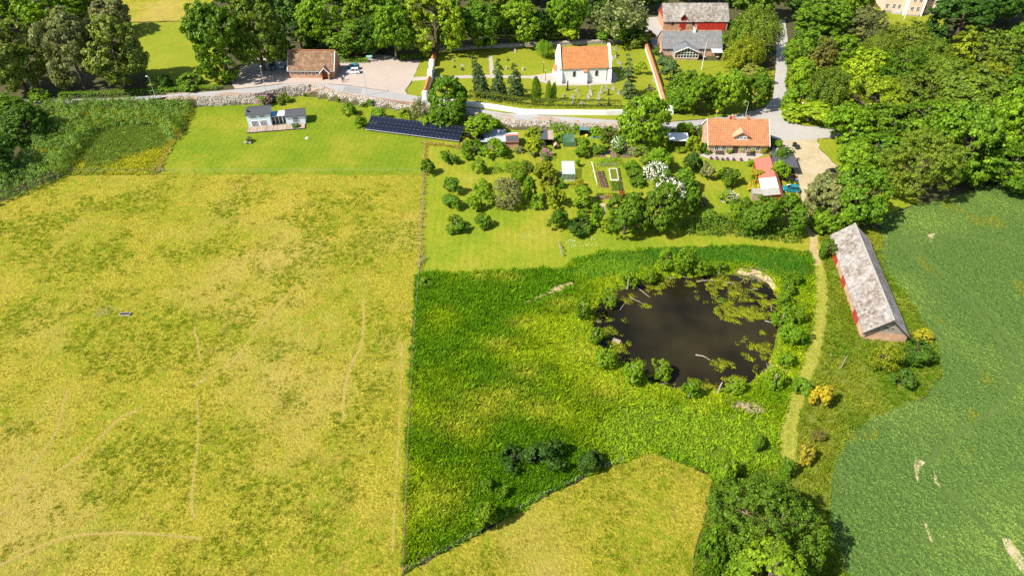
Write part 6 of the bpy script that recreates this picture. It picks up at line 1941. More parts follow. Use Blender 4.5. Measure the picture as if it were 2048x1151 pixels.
# netted fruit cage
p, rz, L = two_px((1126, 294), (1150, 294))
h = empty('fruit_cage', p, rz, 'green netted cage with white gable end in the kitchen garden', 'cage')
t = NT('green_net'); t.color((0.06, 0.16, 0.09)); tr = t.n.new('ShaderNodeBsdfTransparent'); ms = t.n.new('ShaderNodeMixShader'); ms.inputs[0].default_value = 0.35
t.link(t.bsdf.outputs[0], ms.inputs[1]); t.link(tr.outputs[0], ms.inputs[2]); t.link(ms.outputs[0], t.out.inputs['Surface'])
mb = MB(); mb.add([(0, 0, 0), (L, 0, 0), (L, 0, 1.3), (0, 0, 1.3), (0, 4.0, 0), (L, 4.0, 0), (L, 4.0, 1.5), (0, 4.0, 1.5)], [(0, 1, 2, 3), (3, 2, 6, 7), (4, 7, 6, 5), (0, 3, 7, 4), (1, 5, 6, 2)]); mb.build('net', t.m, h)
mb = MB()
for x in (0, L):
    for y in (0, 4.0):
        mb.tube([(x, y, 0), (x, y, 1.35 if y < 1 else 1.55)], 0.04, 5)
mb.build('frame', M['timber'], h)
mb = MB(); mb.prism([(L - 1.0, 0.02), (L - 0.05, 0.02), (L - 0.3, 1.55)], 1, 2.8, 2.9); mb.build('end_panel', M['white_paint'], h)
# greenhouse
p, rz, L = two_px((1124, 361.5), (1149.5, 361.5))
h = empty('greenhouse', p, rz, 'glass greenhouse with plants inside in the kitchen garden', 'greenhouse')
t = NT('greenhouse_glass'); t.color((0.62, 0.72, 0.74)); t.rough(0.15, 0.6); tr = t.n.new('ShaderNodeBsdfTransparent'); ms = t.n.new('ShaderNodeMixShader'); ms.inputs[0].default_value = 0.45
t.link(t.bsdf.outputs[0], ms.inputs[1]); t.link(tr.outputs[0], ms.inputs[2]); t.link(ms.outputs[0], t.out.inputs['Surface'])
M['gh_glass'] = t.m
D_ = 4.2
for i in range(3):
    for j in range(3):
        x0, x1 = L * i / 3 + 0.04, L * (i + 1) / 3 - 0.04
        y0, y1 = D_ * j / 3 + 0.04, D_ * (j + 1) / 3 - 0.04
        mb = MB(); mb.add([(x0, y0, 1.75 + y0 * 0.2), (x1, y0, 1.75 + y0 * 0.2), (x1, y1, 1.75 + y1 * 0.2), (x0, y1, 1.75 + y1 * 0.2)], [(0, 1, 2, 3)]); mb.build('roof_pane', M['gh_glass'], h)
    t2 = NT('clear_pane%d' % i) if False else None
    mb = MB(); mb.add([(x0, 0, 0.1), (x1, 0, 0.1), (x1, 0, 1.7), (x0, 0, 1.7)], [(0, 1, 2, 3)])
    if 'clear' not in M:
        t = NT('clear_pane'); t.color((0.5, 0.6, 0.55)); t.rough(0.1, 0.6); tr = t.n.new('ShaderNodeBsdfTransparent'); ms = t.n.new('ShaderNodeMixShader'); ms.inputs[0].default_value = 0.8
        t.link(t.bsdf.outputs[0], ms.inputs[1]); t.link(tr.outputs[0], ms.inputs[2]); t.link(ms.outputs[0], t.out.inputs['Surface']); M['clear'] = t.m
    mb.build('front_pane', M['clear'], h)
mb = MB()
for i in range(4):
    x = L * i / 3
    mb.tube([(x, 0, 0), (x, 0, 1.75), (x, D_, 1.75 + D_ * 0.2), (x, D_, 0)], 0.035, 4)
for j in range(4):
    y = D_ * j / 3
    mb.tube([(0, y, 1.75 + y * 0.2), (L, y, 1.75 + y * 0.2)], 0.035, 4)
mb.b2(-0.05, L + 0.05, -0.05, 0.05, -0.1, 0.12); mb.b2(-0.05, 0.05, 0, D_, -0.1, 0.12); mb.b2(L - 0.05, L + 0.05, 0, D_, -0.1, 0.12)
mb.build('frame', M['grey_metal'], h)
# small shelter at the wall
p, rz, L = two_px((1159, 272), (1177, 273))
h = empty('small_shelter', p, rz, 'tiny dark shelter with yellow tub at the stone wall', 'shed')
mb = MB(); mb.b2(0, 0.08, 0, 1.4, -0.1, 1.7); mb.b2(L - 0.08, L, 0, 1.4, -0.1, 1.7); mb.b2(0.08, L - 0.08, 1.3, 1.4, -0.1, 1.7); mb.build('wall', M['dark_timber'], h)
mb = MB(); mb.b2(-0.15, L + 0.15, -0.15, 1.55, 1.72, 1.80); mb.build('roof', plain('green_sheet', (0.10, 0.20, 0.18), 0.5, 0.1), h)
o = MB().lathe([(0.30, 0), (0.38, 0.5), (0.34, 0.52)], (0, 0, 0), 10).build('yellow_tub', M['yellow_paint'], None, p + Vector((L * 0.75, -0.35, 0))); tag(o, 'yellow plastic tub in front of the tiny shelter', 'tub')

# --- pink manor at the top edge
p, rz, L = two_px((1766, 24), (1872, 30))
h = empty('manor_house', p, rz, 'pink plastered manor with white-cornered projecting bay at the top', 'house')
Wd, he, hr = 12.0, 9.6, 14.0
PINK = plain('pink_plaster', (0.72, 0.50, 0.36), 0.9, 0.06, 0.6)
gable_body(h, L, Wd, he, hr, PINK, M['orange_tiles'], 0.5, 0.2, 0.4)
b0, b1 = L * 0.36, L * 0.66
mb = MB(); mb.b2(b0, b1, -2.6, 0.003, -0.3, he + 1.0); bay = mb.build('bay', PINK, h)
for x in (b0, b1):
    mb = MB(); mb.b2(x - 0.55 if x == b0 else x - 0.35, x + 0.35 if x == b0 else x + 0.45, -2.68, -2.2, -0.3, he + 1.0); mb.build('corner_pilaster', M['white_lime'], bay)
mb = MB(); mb.prism([(b0 - 0.4, he + 1.0), (b1 + 0.4, he + 1.0), ((b0 + b1) / 2, he + 4)], 1, -3.0, 3.0); mb.build('bay_roof', M['orange_tiles'], bay)
fm = facemap('F', L, Wd)
fb = lambda a, b, n: (a, -2.6 - n, b)
for fl in range(3):
    z = 1.3 + fl * 3.0
    for a in (L * 0.04, L * 0.17, L * 0.27, L * 0.75, L * 0.85, L * 0.95):
        window(h, fm, a, z, 1.1, 1.6, 2, 3)
    for a in (b0 + (b1 - b0) * 0.36, b0 + (b1 - b0) * 0.72):
        window(h, fb, a, z + 0.3, 1.1, 1.5, 2, 3)
mb = MB(); mb.b2(-0.05, L + 0.05, -0.06, 0, -0.3, 0.7); mb.b2(b0 - 0.05, b1 + 0.05, -2.7, -2.6, -0.3, 0.5); mb.build('plinth', M['stone'], h)
mb = MB()
for k in range(4):
    mb.b2(L * 0.15, L * 0.30, -1.9 + k * 0.35, -0.07, -0.2 + k * 0.25, 0.05 + k * 0.25)
st = mb.build('steps', M['stone'], h)
mb = MB()
for i in range(8):
    x = L * 0.15 + L * 0.15 * i / 7
    mb.tube([(x, -1.9, 0), (x, -1.9, 1.0)], 0.04, 5)
mb.tube([(L * 0.15, -1.9, 1.0), (L * 0.30, -1.9, 1.0)], 0.05, 5); mb.build('railing', M['white_paint'], st)


# ------------------------------------------------------------------ walls of the churchyard and the road
def wall_run(pts, h, w, mat_, name, parent, base=-0.3, cope=None, cope_name='coping'):
    """a wall along ground points"""
    mb, mc = MB(), MB()
    for i in range(len(pts) - 1):
        a, b = pts[i], pts[i + 1]
        d = Vector((b.x - a.x, b.y - a.y, 0)); L_ = d.length; n = Vector((-d.y, d.x, 0)).normalized() * w / 2
        za, zb = T(a.x, a.y), T(b.x, b.y)
        e = d.normalized() * 0.02
        q = [a - n - e, b - n + e, b + n + e, a + n - e]
        zz = [za, zb, zb, za]
        mb.add([(v.x, v.y, z + base) for v, z in zip(q, zz)] + [(v.x, v.y, z + h) for v, z in zip(q, zz)], [(3, 2, 1, 0), (4, 5, 6, 7), (0, 1, 5, 4), (1, 2, 6, 5), (2, 3, 7, 6), (3, 0, 4, 7)])
        if cope:
            n2 = n * 1.7
            q2 = [a - n2 - e, b - n2 + e, b + n2 + e, a + n2 - e]
            mc.add([(v.x, v.y, z + h - 0.02) for v, z in zip(q2, zz)] + [(a.x, a.y, za + h + w * 0.75), (b.x, b.y, zb + h + w * 0.75)], [(0, 1, 5, 4), (2, 3, 4, 5), (1, 2, 5), (3, 0, 4), (3, 2, 1, 0)])
    o = mb.build(name, mat_, parent)
    if cope:
        mc.build(cope_name, cope, parent)
    return o


def pxs(lst):
    return [P(a, b) for a, b in lst]


h = empty('churchyard_wall', P(1047, 228), 0, 'long low whitewashed wall along the road in front of the churchyard', 'wall')
h.location = (0, 0, 0)
wall_run(pxs([(852, 197), (878, 204), (935, 212), (978, 217), (1047, 228), (1120, 229.5), (1212, 230), (1338, 227)]), 1.25, 0.45, M['white_lime'], 'wall_body', h)
h = empty('gate_wall', (0, 0, 0), 0, 'white wall with orange tile coping and stepped gateway left of the churchyard', 'wall')
wall_run(pxs([(868.5, 117), (866, 134)]), 1.5, 0.8, M['white_lime'], 'wall_body', h, cope=M['orange_tiles'])
wall_run(pxs([(860, 166), (852, 192)]), 1.5, 0.8, M['white_lime'], 'wall_body', h, cope=M['orange_tiles'])
g0, g1 = P(865, 140), P(860, 166)
gd = (g1 - g0); gl = math.hypot(gd.x, gd.y); ga = math.atan2(gd.y, gd.x)
for f, l_, hh in ((0.16, 0.34, 3.0), (0.80, 0.40, 2.5)):
    q = g0 + gd * f
    mb = MB(); mb.box((0, 0, hh / 2), (gl * l_, 1.3, hh)); mb.box((0, 0, hh + 0.15), (gl * l_ * 0.6, 1.2, 0.5))
    mb.build('gate_pier', M['white_lime'], h, (q.x, q.y, T(q.x, q.y)), ga)
q = g0 + gd * 0.48
mb = MB(); mb.box((0, 0, 2.1), (gl * 0.40, 0.9, 0.5)); mb.build('lintel', M['white_lime'], h, (q.x, q.y, T(q.x, q.y)), ga)
mb = MB(); mb.box((0, 0, 0.8), (gl * 0.36, 0.06, 1.6)); mb.build('gate_leaf', M['dark_timber'], h, (q.x, q.y, T(q.x, q.y)), ga)
q = P(849.5, 198); mb = MB(); mb.box((0, 0, 0.85), (1.4, 1.2, 1.9)); mb.box((0, 0, 1.95), (1.1, 0.9, 0.3)); mb.build('end_pillar', M['white_lime'], h, q, ga)
h = empty('coped_wall', (0, 0, 0), 0, 'white wall with orange tile coping on the right side of the churchyard', 'wall')
wall_run(pxs([(1290.5, 94), (1301, 125), (1311, 155), (1320, 184), (1328.5, 212)]), 1.5, 0.75, M['white_lime'], 'wall_body', h, cope=M['farm_tiles'])
q = P(1338, 226.5); mb = MB(); mb.box((0, 0, 0.9), (2.0, 1.4, 2.0)); mb.box((0, 0, 2.05), (1.4, 1.0, 0.35)); mb.build('end_pillar', M['white_lime'], h, q, 0)


def stone_wall(name, pts, ht, label, batter=0.6, size=0.42, density=1.0, lean_in=True, base=0.0, gap=None, z_of=None):
    """dry-stone wall: a core with individual stones set proud of it, joined as one part"""
    e = empty(name, (0, 0, 0), 0, label, 'wall')
    me0 = bmesh.new(); bmesh.ops.create_icosphere(me0, subdivisions=1, radius=1.0)
    sv = np.array([tuple(v.co) for v in me0.verts]); sf = np.array([[v.index for v in f.verts] for f in me0.faces]); me0.free()
    V, Fc, core = [], [], MB()
    cnt = 0
    for i in range(len(pts) - 1):
        a, b = pts[i], pts[i + 1]
        d = Vector((b.x - a.x, b.y - a.y, 0)); L_ = d.length; n = Vector((-d.y, d.x, 0)).normalized()
        ha, hb = ht(a), ht(b)
        za, zb = (0.0, 0.0) if z_of is None else (z_of(a), z_of(b))
        f0, f1 = a - n * 0.0, b - n * 0.0
        q = [f0, f1, f1 + n * 1.6, f0 + n * 1.6]
        q2 = [f0 + n * batter, f1 + n * batter, f1 + n * 1.6, f0 + n * 1.6]
        zs, zt = (za, zb, zb, za), (za + ha, zb + hb, zb + hb, za + ha)
        core.add([(v.x, v.y, z - 0.3) for v, z in zip(q, zs)] + [(v.x, v.y, z - 0.08) for v, z in zip(q2, zt)], [(3, 2, 1, 0), (4, 5, 6, 7), (0, 1, 5, 4), (1, 2, 6, 5), (2, 3, 7, 6), (3, 0, 4, 7)])
        m = int(L_ * max(ha, hb) / (size * size) * 0.9 * density)
        for k in range(m):
            t_ = rng.uniform(); f = rng.uniform()
            hh = ha + (hb - ha) * t_
            z0 = za + (zb - za) * t_
            if gap and gap(a.lerp(b, t_), f * hh):
                continue
            c = a + d * t_ + n * (batter * f - 0.02)
            s = size * rng.uniform(0.4, 0.85)
            sc_ = np.array((s * rng.uniform(0.8, 1.3), s * rng.uniform(0.4, 0.7), s * rng.uniform(0.5, 0.85))) * 0.62
            al = rng.normal(0, 0.3) + math.atan2(d.y, d.x)
            p_ = sv * (1 + 0.18 * rng.normal(size=(len(sv), 1))) * sc_
            ca, sa = math.cos(al), math.sin(al)
            x, y = p_[:, 0] * ca - p_[:, 1] * sa, p_[:, 0] * sa + p_[:, 1] * ca
            V.append(np.column_stack([x + c.x, y + c.y, p_[:, 2] + z0 + f * hh]))
            Fc.append(sf + cnt * len(sv)); cnt += 1
    core.build('core', M['wall_core'], e)
    me = mesh_np('stones', np.vstack(V), np.vstack(Fc)); me.materials.append(M['wall_stone'])
    o = link('stones', me, e); o['kind'] = 'stuff'
    return e


t = NT('wall_stone'); ge = t.n.new('ShaderNodeNewGeometry')
t.color(t.ramp(ge.outputs['Random Per Island'], [(0.0, (0.17, 0.15, 0.13)), (0.35, (0.33, 0.295, 0.255)), (0.7, (0.42, 0.385, 0.34)), (1.0, (0.54, 0.50, 0.45))]))
M['wall_stone'] = t.m
M['wall_core'] = plain('wall_core', (0.36, 0.31, 0.25), 0.95, 0.3, 2.0, 0.1)
wx = [p_ for p_, (a_, b_, h_) in zip(_w, WALL_PX) if 330 < a_ <= 1300]
arch = P(543, 206)


def arch_gap(p_, z):
    return ((p_.x - arch.x) / 1.7) ** 2 + (z / 2.0) ** 2 < 1


wd = stone_wall('retaining_wall', wx, lambda q: float(np.interp(q.x, WX, WH)) + 0.1, 'long sloping dry stone retaining wall below the road', 1.1, 0.42, 1.5, gap=arch_gap)
mb = MB(); k = 10
pl = [(1.6 * math.cos(math.pi * i / k), 1.9 * math.sin(math.pi * i / k)) for i in range(k + 1)]
n0 = len(pl)
mb.prism(pl, 1, -0.35, 0.9); mb.build('culvert', M['black_metal'], wd, (arch.x, arch.y + 0.15, 0.0), R(8))
# reddish kerb of bricks along the top of the wall
kb = empty('road_kerb', (0, 0, 0), 0, 'thin reddish kerb between road edge and stone wall', 'kerb')
kp = pxs([(222, 206.3), (351, 199.4), (440, 193.3), (512, 187.2), (534, 184), (575, 179.6), (610, 177.2), (648, 180.2), (707, 190), (760, 197.5), (826, 206.5), (880, 218), (940, 231), (1013, 242), (1117, 249), (1212, 254), (1300, 259)])
wall_run(kp, 0.16, 0.45, plain('kerb_brick', (0.36, 0.20, 0.14), 0.9, 0.25, 2), 'kerb_stones', kb)
stone_wall('back_wall', pxs([(880, 103), (960, 98), (1010, 96), (1060, 93.5), (1106, 92), (1180, 89), (1250, 85.5)]), lambda q: 1.0, 'old stone wall closing the back of the churchyard', 0.1, 0.5, 0.6, z_of=lambda q: T(q.x, q.y))
# ------------------------------------------------------------------ fences
def fence(name, px, spacing, hpost, label, rails=2, mat_='timber', r=0.06, wire=True, jit=0.05):
    e = empty(name, (0, 0, 0), 0, label, 'fence')
    pts = pxs(px)
    me = MB().tube([(0, 0, -0.3), (0.01, 0, hpost * 0.6), (0, 0.01, hpost)], [r, r * 0.95, r * 0.85], 6).mesh('post')
    me.materials.append(M[mat_])
    tops = []
    for i in range(len(pts) - 1):
        a, b = pts[i], pts[i + 1]
        n = max(1, round((b - a).length / spacing))
        for k in range(n + (1 if i == len(pts) - 2 else 0)):
            p = a.lerp(b, k / n)
            o = link('post', me, e, (p.x + rng.normal(0, jit), p.y + rng.normal(0, jit), T(p.x, p.y)), rng.uniform(0, 6))
            o.rotation_euler = (rng.normal(0, 0.05), rng.normal(0, 0.05), rng.uniform(0, 6))
            o.scale = (1, 1, rng.uniform(0.9, 1.1))
            tops.append(Vector((p.x, p.y, T(p.x, p.y))))
    if wire:
        for k in range(rails):
            z = hpost * (0.9 - 0.38 * k)
            mb = MB()
            mb.tube([t_ + Vector((0, 0, z)) for t_ in tops], 0.004, 3)
            mb.build('wire', M['grey_metal'], e)
    return e


fence('wire_fence', [(848, 348), (843, 480), (838, 548), (827, 700), (816, 900), (807, 1146)], 4.2, 1.25, 'straight post and wire fence between pasture and tall meadow', 2)
fence('wire_fence', [(807, 1146), (940, 1076), (1090, 991), (1210, 936), (1245, 922)], 4.6, 1.2, 'slanting post and wire fence along the lower edge of the meadow', 2)
fence('wire_fence', [(140, 346), (310, 347), (430, 346), (560, 346), (700, 345), (845, 345)], 4.4, 1.2, 'post and wire fence between the yellow pasture and the blue house lawn', 2)
e = fence('orchard_fence', [(850, 286), (847, 345), (842, 440), (837, 540)], 3.2, 1.1, 'fence with dry grass along the left side of the orchard', 2)
mb = MB()
q0, q1 = P(839, 517), P(838, 540)
gate_p = P(845, 525)
g = empty('field_gate', gate_p, R(70), 'small leaning wooden gate at the lower end of the orchard fence', 'gate')
for z in (0.25, 0.6, 0.95):
    mb = MB(); mb.box((0, 0, z), (2.2, 0.06, 0.09)); mb.build('bar', M['timber'], g)
for x in (-1.1, 1.1):
    mb = MB(); mb.box((x, 0, 0.55), (0.12, 0.12, 1.3)); mb.build('post', M['timber'], g)
g = empty('field_gate', P(313, 344), R(12), 'small wooden gate at the corner of the wild patch and pasture', 'gate')
for z in (0.3, 0.65, 1.0):
    mb = MB(); mb.box((0.9, 0, z), (1.8, 0.06, 0.08)); mb.build('bar', M['timber'], g)
for x in (0.0, 1.8):
    mb = MB(); mb.box((x, 0, 0.6), (0.13, 0.13, 1.4)); mb.build('post', M['dark_timber'], g)
g = empty('broken_fence', P(1121, 500), R(-80), 'broken wooden hurdle at the right end of the orchard grass', 'fence')
for k, (x, z, a) in enumerate(((-1.2, 0.4, 0.1), (0.2, 0.55, -0.2), (1.3, 0.35, 0.3), (0.0, 0.9, 0.05))):
    mb = MB(); mb.tube([(x - 1.0, rng.normal(0, .15), z - a), (x + 1.0, rng.normal(0, .15), z + a)], 0.06, 5); mb.build('rail', M['timber'], g)
for x in (-2.0, -0.5, 0.9, 2.1):
    mb = MB(); mb.tube([(x, 0, -0.2), (x + rng.normal(0, .15), rng.normal(0, .15), 1.15)], 0.07, 5); mb.build('post', M['timber'], g)
for px_, lab in (((919.5, 293), 'stout dark post left of the pair at the orchard corner'), ((926, 290), 'thin dark post right of the pair at the orchard corner')):
    mb = MB(); mb.tube([(0, 0, -0.3), (0, 0, 1.1)], [0.12, 0.11], 7); mb.lathe([(0.12, 1.1), (0.03, 1.2)], seg=7)
    tag(mb.build('fence_post', M['dark_timber'], None, P(*px_)), lab, 'post', 'posts at the orchard corner')
# dry grass grown up along the fences
xs, ys = [], []
for line, w in (([(852, 286), (849, 345), (844, 440), (840, 540)], 0.5), ([(313, 346), (330, 312), (350, 280), (362, 262)], 0.8), ([(852, 288), (880, 290), (918, 296)], 0.35), ([(830, 640), (822, 800), (812, 1000), (808, 1140)], 0.25)):
    _, fine = strip_px(line, 0.5, 14)
    for p_ in fine:
        k = 4
        xs += list(p_.x + rng.normal(0, w * 0.5, k)); ys += list(p_.y + rng.normal(0, w * 0.8, k))
x, y = np.array(xs), np.array(ys)
scatter('dry_grass', tall, np.column_stack([x, y, T_arr(x, y)]), rng.uniform(0.5, 0.9, len(x)), mixc((0.55, 0.42, 0.12), (0.62, 0.54, 0.10), rng.uniform(0, 1, len(x))), 'dry straw-coloured grass grown up along the fences', sz=rng.uniform(0.4, 0.9, len(x)))

# ------------------------------------------------------------------ solar array
A_, B_, C_ = P(731, 262), P(918.5, 286), P(920, 268)
d = Vector((B_.x - A_.x, B_.y - A_.y, 0)); L = d.length
sa = empty('solar_array', (A_.x, A_.y, 0), math.atan2(d.y, d.x), 'long black solar array standing on the lawn below the road', 'solar panels')
t = NT('solar_cell'); t.color((0.010, 0.013, 0.026)); t.rough(0.22, 0.5); M['solar'] = t.m
ncol, slope = 24, R(20)
pw, ph = L / ncol, 2.3
pm_ = MB().box((0, 0, 0), (pw - 0.015, ph - 0.04, 0.04)).mesh('panel'); pm_.materials.append(M['solar'])
for r_ in range(2):
    for c_ in range(ncol):
        s = ph * (r_ + 0.5) + (0.10 if r_ else 0)
        o = link('panel', pm_, sa, (pw * (c_ + 0.5), s * math.cos(slope), 0.55 + s * math.sin(slope)))
        o.rotation_euler = (slope, 0, 0)
cl = MB().box((0, 0, 0.03), (0.08, 0.08, 0.05)).mesh('clamp'); cl.materials.append(M['grey_metal'])
for r_ in range(2):
    for v in (0.22, 0.78):
        for c_ in range(ncol + 1):
            s = ph * (r_ + v) + (0.10 if r_ else 0)
            o = link('clamp', cl, sa, (pw * c_, s * math.cos(slope), 0.56 + s * math.sin(slope)))
            o.rotation_euler = (slope, 0, 0)
for s in (0.0, 2 * ph + 0.1):
    mb = MB(); mb.tube([(0, s * math.cos(slope), 0.50 + s * math.sin(slope)), (L, s * math.cos(slope), 0.50 + s * math.sin(slope))], 0.06, 5); mb.build('rail', M['grey_metal'], sa)
for c_ in range(0, ncol + 1, 4):
    for s in (0.4, 2 * ph - 0.3):
        mb = MB(); mb.tube([(pw * c_, s * math.cos(slope), -0.2), (pw * c_, s * math.cos(slope), 0.48 + s * math.sin(slope))], 0.05, 5); mb.build('leg', M['grey_metal'], sa)


# ------------------------------------------------------------------ cars
def car(px, rz, body, label, L=3.9, W=1.68, H=1.48, hatch=True, loc=None):
    p = P(*px) if loc is None else loc
    e = empty('parked_car', p, rz, label, 'car')
    paint = plain('car_paint_' + label[:8].replace(' ', '_'), body, 0.25, 0.04, 1.0, 0.5)
    hl = L / 2
    mb = MB()
    prof = [(-hl, 0.30), (-hl + 0.12, 0.22), (hl - 0.12, 0.22), (hl, 0.32), (hl, 0.62), (hl - 0.22, 0.80), (hl - 0.95, 0.93), (-hl + 0.12, 0.95), (-hl + 0.02, 0.75)]
    n = len(prof)
    rings = []
    for y, k in ((-W / 2, 0.965), (-W / 2 + 0.10, 1.0), (W / 2 - 0.10, 1.0), (W / 2, 0.965)):
        rings.append([(x * k, y, 0.22 + (z - 0.22) * (k if z > 0.5 else 1)) for x, z in prof])
    pts = [q for r_ in rings for q in r_]
    fs = [tuple(range(n)), tuple(range(4 * n - 1, 3 * n - 1, -1))] + [(r_ * n + i, r_ * n + (i + 1) % n, (r_ + 1) * n + (i + 1) % n, (r_ + 1) * n + i) for r_ in range(3) for i in range(n)]
    mb.add(pts, fs)
    # roof panel on pillars
    xr0, xr1, xb0, xb1, wr = -hl + 0.42, hl - 1.75, -hl + 0.10, hl - 0.98, W / 2 - 0.20
    mb.add([(xr0, -wr, H - 0.03), (xr1, -wr, H - 0.03), (xr1, wr, H - 0.03), (xr0, wr, H - 0.03), (xr0 + 0.1, -wr + 0.12, H + 0.02), (xr1 - 0.12, -wr + 0.12, H + 0.02), (xr1 - 0.12, wr - 0.12, H + 0.02), (xr0 + 0.1, wr - 0.12, H + 0.02)],
           [(3, 2, 1, 0), (4, 5, 6, 7), (0, 1, 5, 4), (1, 2, 6, 5), (2, 3, 7, 6), (3, 0, 4, 7)])
    wb = W / 2 - 0.06
    for s in (-1, 1):
        for a, b in (((xr0, s * wr, H - 0.03), (xb0 + 0.04, s * wb, 0.93)), ((xr1, s * wr, H - 0.03), (xb1, s * wb, 0.93)), (((xr0 + xr1) / 2 - 0.15, s * wr, H - 0.03), ((xb0 + xb1) / 2 - 0.3, s * wb, 0.93))):
            mb.tube([a, b], 0.055, 4)
    mb.build('body', paint, e)

    def pane(q, nm):
        m2 = MB(); m2.add(q, [(0, 1, 2, 3)]); m2.build(nm, M['glass'], e)
    pane([(xb1, -wb + 0.06, 0.94), (xb1, wb - 0.06, 0.94), (xr1, wr - 0.02, H - 0.02), (xr1, -wr + 0.02, H - 0.02)], 'windscreen')
    pane([(xb0, -wb + 0.06, 0.94), (xb0, wb - 0.06, 0.94), (xr0, wr - 0.02, H - 0.02), (xr0, -wr + 0.02, H - 0.02)], 'rear_window')
    for s in (-1, 1):
        pane([(xb0 + 0.05, s * wb, 0.94), (xb1, s * wb, 0.94), (xr1, s * wr, H - 0.03), (xr0, s * wr, H - 0.03)], 'side_window')
        m2 = MB(); m2.box((hl - 0.10, s * (W / 2 - 0.30), 0.66), (0.22, 0.36, 0.14)); m2.build('headlight', M['white_paint'], e)
        m2 = MB(); m2.box((-hl + 0.06, s * (W / 2 - 0.18), 0.78), (0.12, 0.20, 0.24)); m2.build('tail_light', M['red_paint'], e)
        m2 = MB(); m2.box((xb1 - 0.1, s * (W / 2 + 0.08), 0.98), (0.12, 0.18, 0.12)); m2.build('mirror', paint, e)
        for x in (-hl + 0.68, hl - 0.72):
            m2 = MB(); m2.tube([(x, s * (W / 2 - 0.20), 0.30), (x, s * (W / 2 + 0.012), 0.30)], 0.30, 14); w_ = m2.build('wheel', M['rubber'], e)
            m2 = MB(); m2.tube([(x, s * (W / 2 - 0.05), 0.30), (x, s * (W / 2 + 0.024), 0.30)], 0.19, 12); m2.build('rim', M['grey_metal'], w_)
    m2 = MB(); m2.box((-hl + 0.02, 0, 0.55), (0.04, 0.5, 0.11)); m2.build('number_plate', M['white_paint'], e)
    return e


car((706.5, 146.5), R(184), (0.80, 0.80, 0.80), 'white hatchback parked nose left on the car park')
car((705.5, 138.5), R(184), (0.02, 0.20, 0.27), 'teal car parked behind the white hatchback')
car((1580.5, 382), R(174), (0.01, 0.20, 0.24), 'small turquoise hatchback parked by the salmon shed', 3.7, 1.62, 1.42)
car((545, 136), R(-80), (0.02, 0.05, 0.09), 'dark blue car in the tree shade left of the brick hall', 4.2)
tr = empty('trailer', P(565, 136), R(-84), 'pale box trailer in the shade beside the brick hall', 'trailer')
mb = MB(); mb.b2(-1.3, 1.3, -0.75, 0.75, 0.45, 0.52); mb.b2(-1.3, 1.3, -0.75, -0.70, 0.52, 1.0); mb.b2(-1.3, 1.3, 0.70, 0.75, 0.52, 1.0); mb.b2(-1.3, -1.25, -0.70, 0.70, 0.52, 1.0); mb.b2(1.25, 1.3, -0.70, 0.70, 0.52, 1.0); mb.build('box', plain('trailer_box', (0.38, 0.50, 0.55), 0.4, 0.1), tr)
for s in (-1, 1):
    m2 = MB(); m2.tube([(0, s * 0.78, 0.3), (0, s * 0.95, 0.3)], 0.3, 12); m2.build('wheel', M['rubber'], tr)
mb = MB(); mb.tube([(1.3, 0, 0.48), (2.3, 0, 0.45)], 0.05, 5); mb.build('drawbar', M['grey_metal'], tr)
tr = empty('cart', P(1660, 344), R(20), 'low black covered cart at the edge of the gravel turning place', 'trailer')
mb = MB(); mb.b2(-0.85, 0.85, -0.55, 0.55, 0.25, 0.55); mb.prism([(-0.58, 0.55), (0.58, 0.55), (0.35, 0.78), (-0.35, 0.78)], 0, -0.88, 0.88); mb.build('cover', M['black_metal'], tr)
for s in (-1, 1):
    m2 = MB(); m2.tube([(0, s * 0.58, 0.22), (0, s * 0.72, 0.22)], 0.22, 10); m2.build('wheel', M['rubber'], tr)

# ------------------------------------------------------------------ two people on the car park


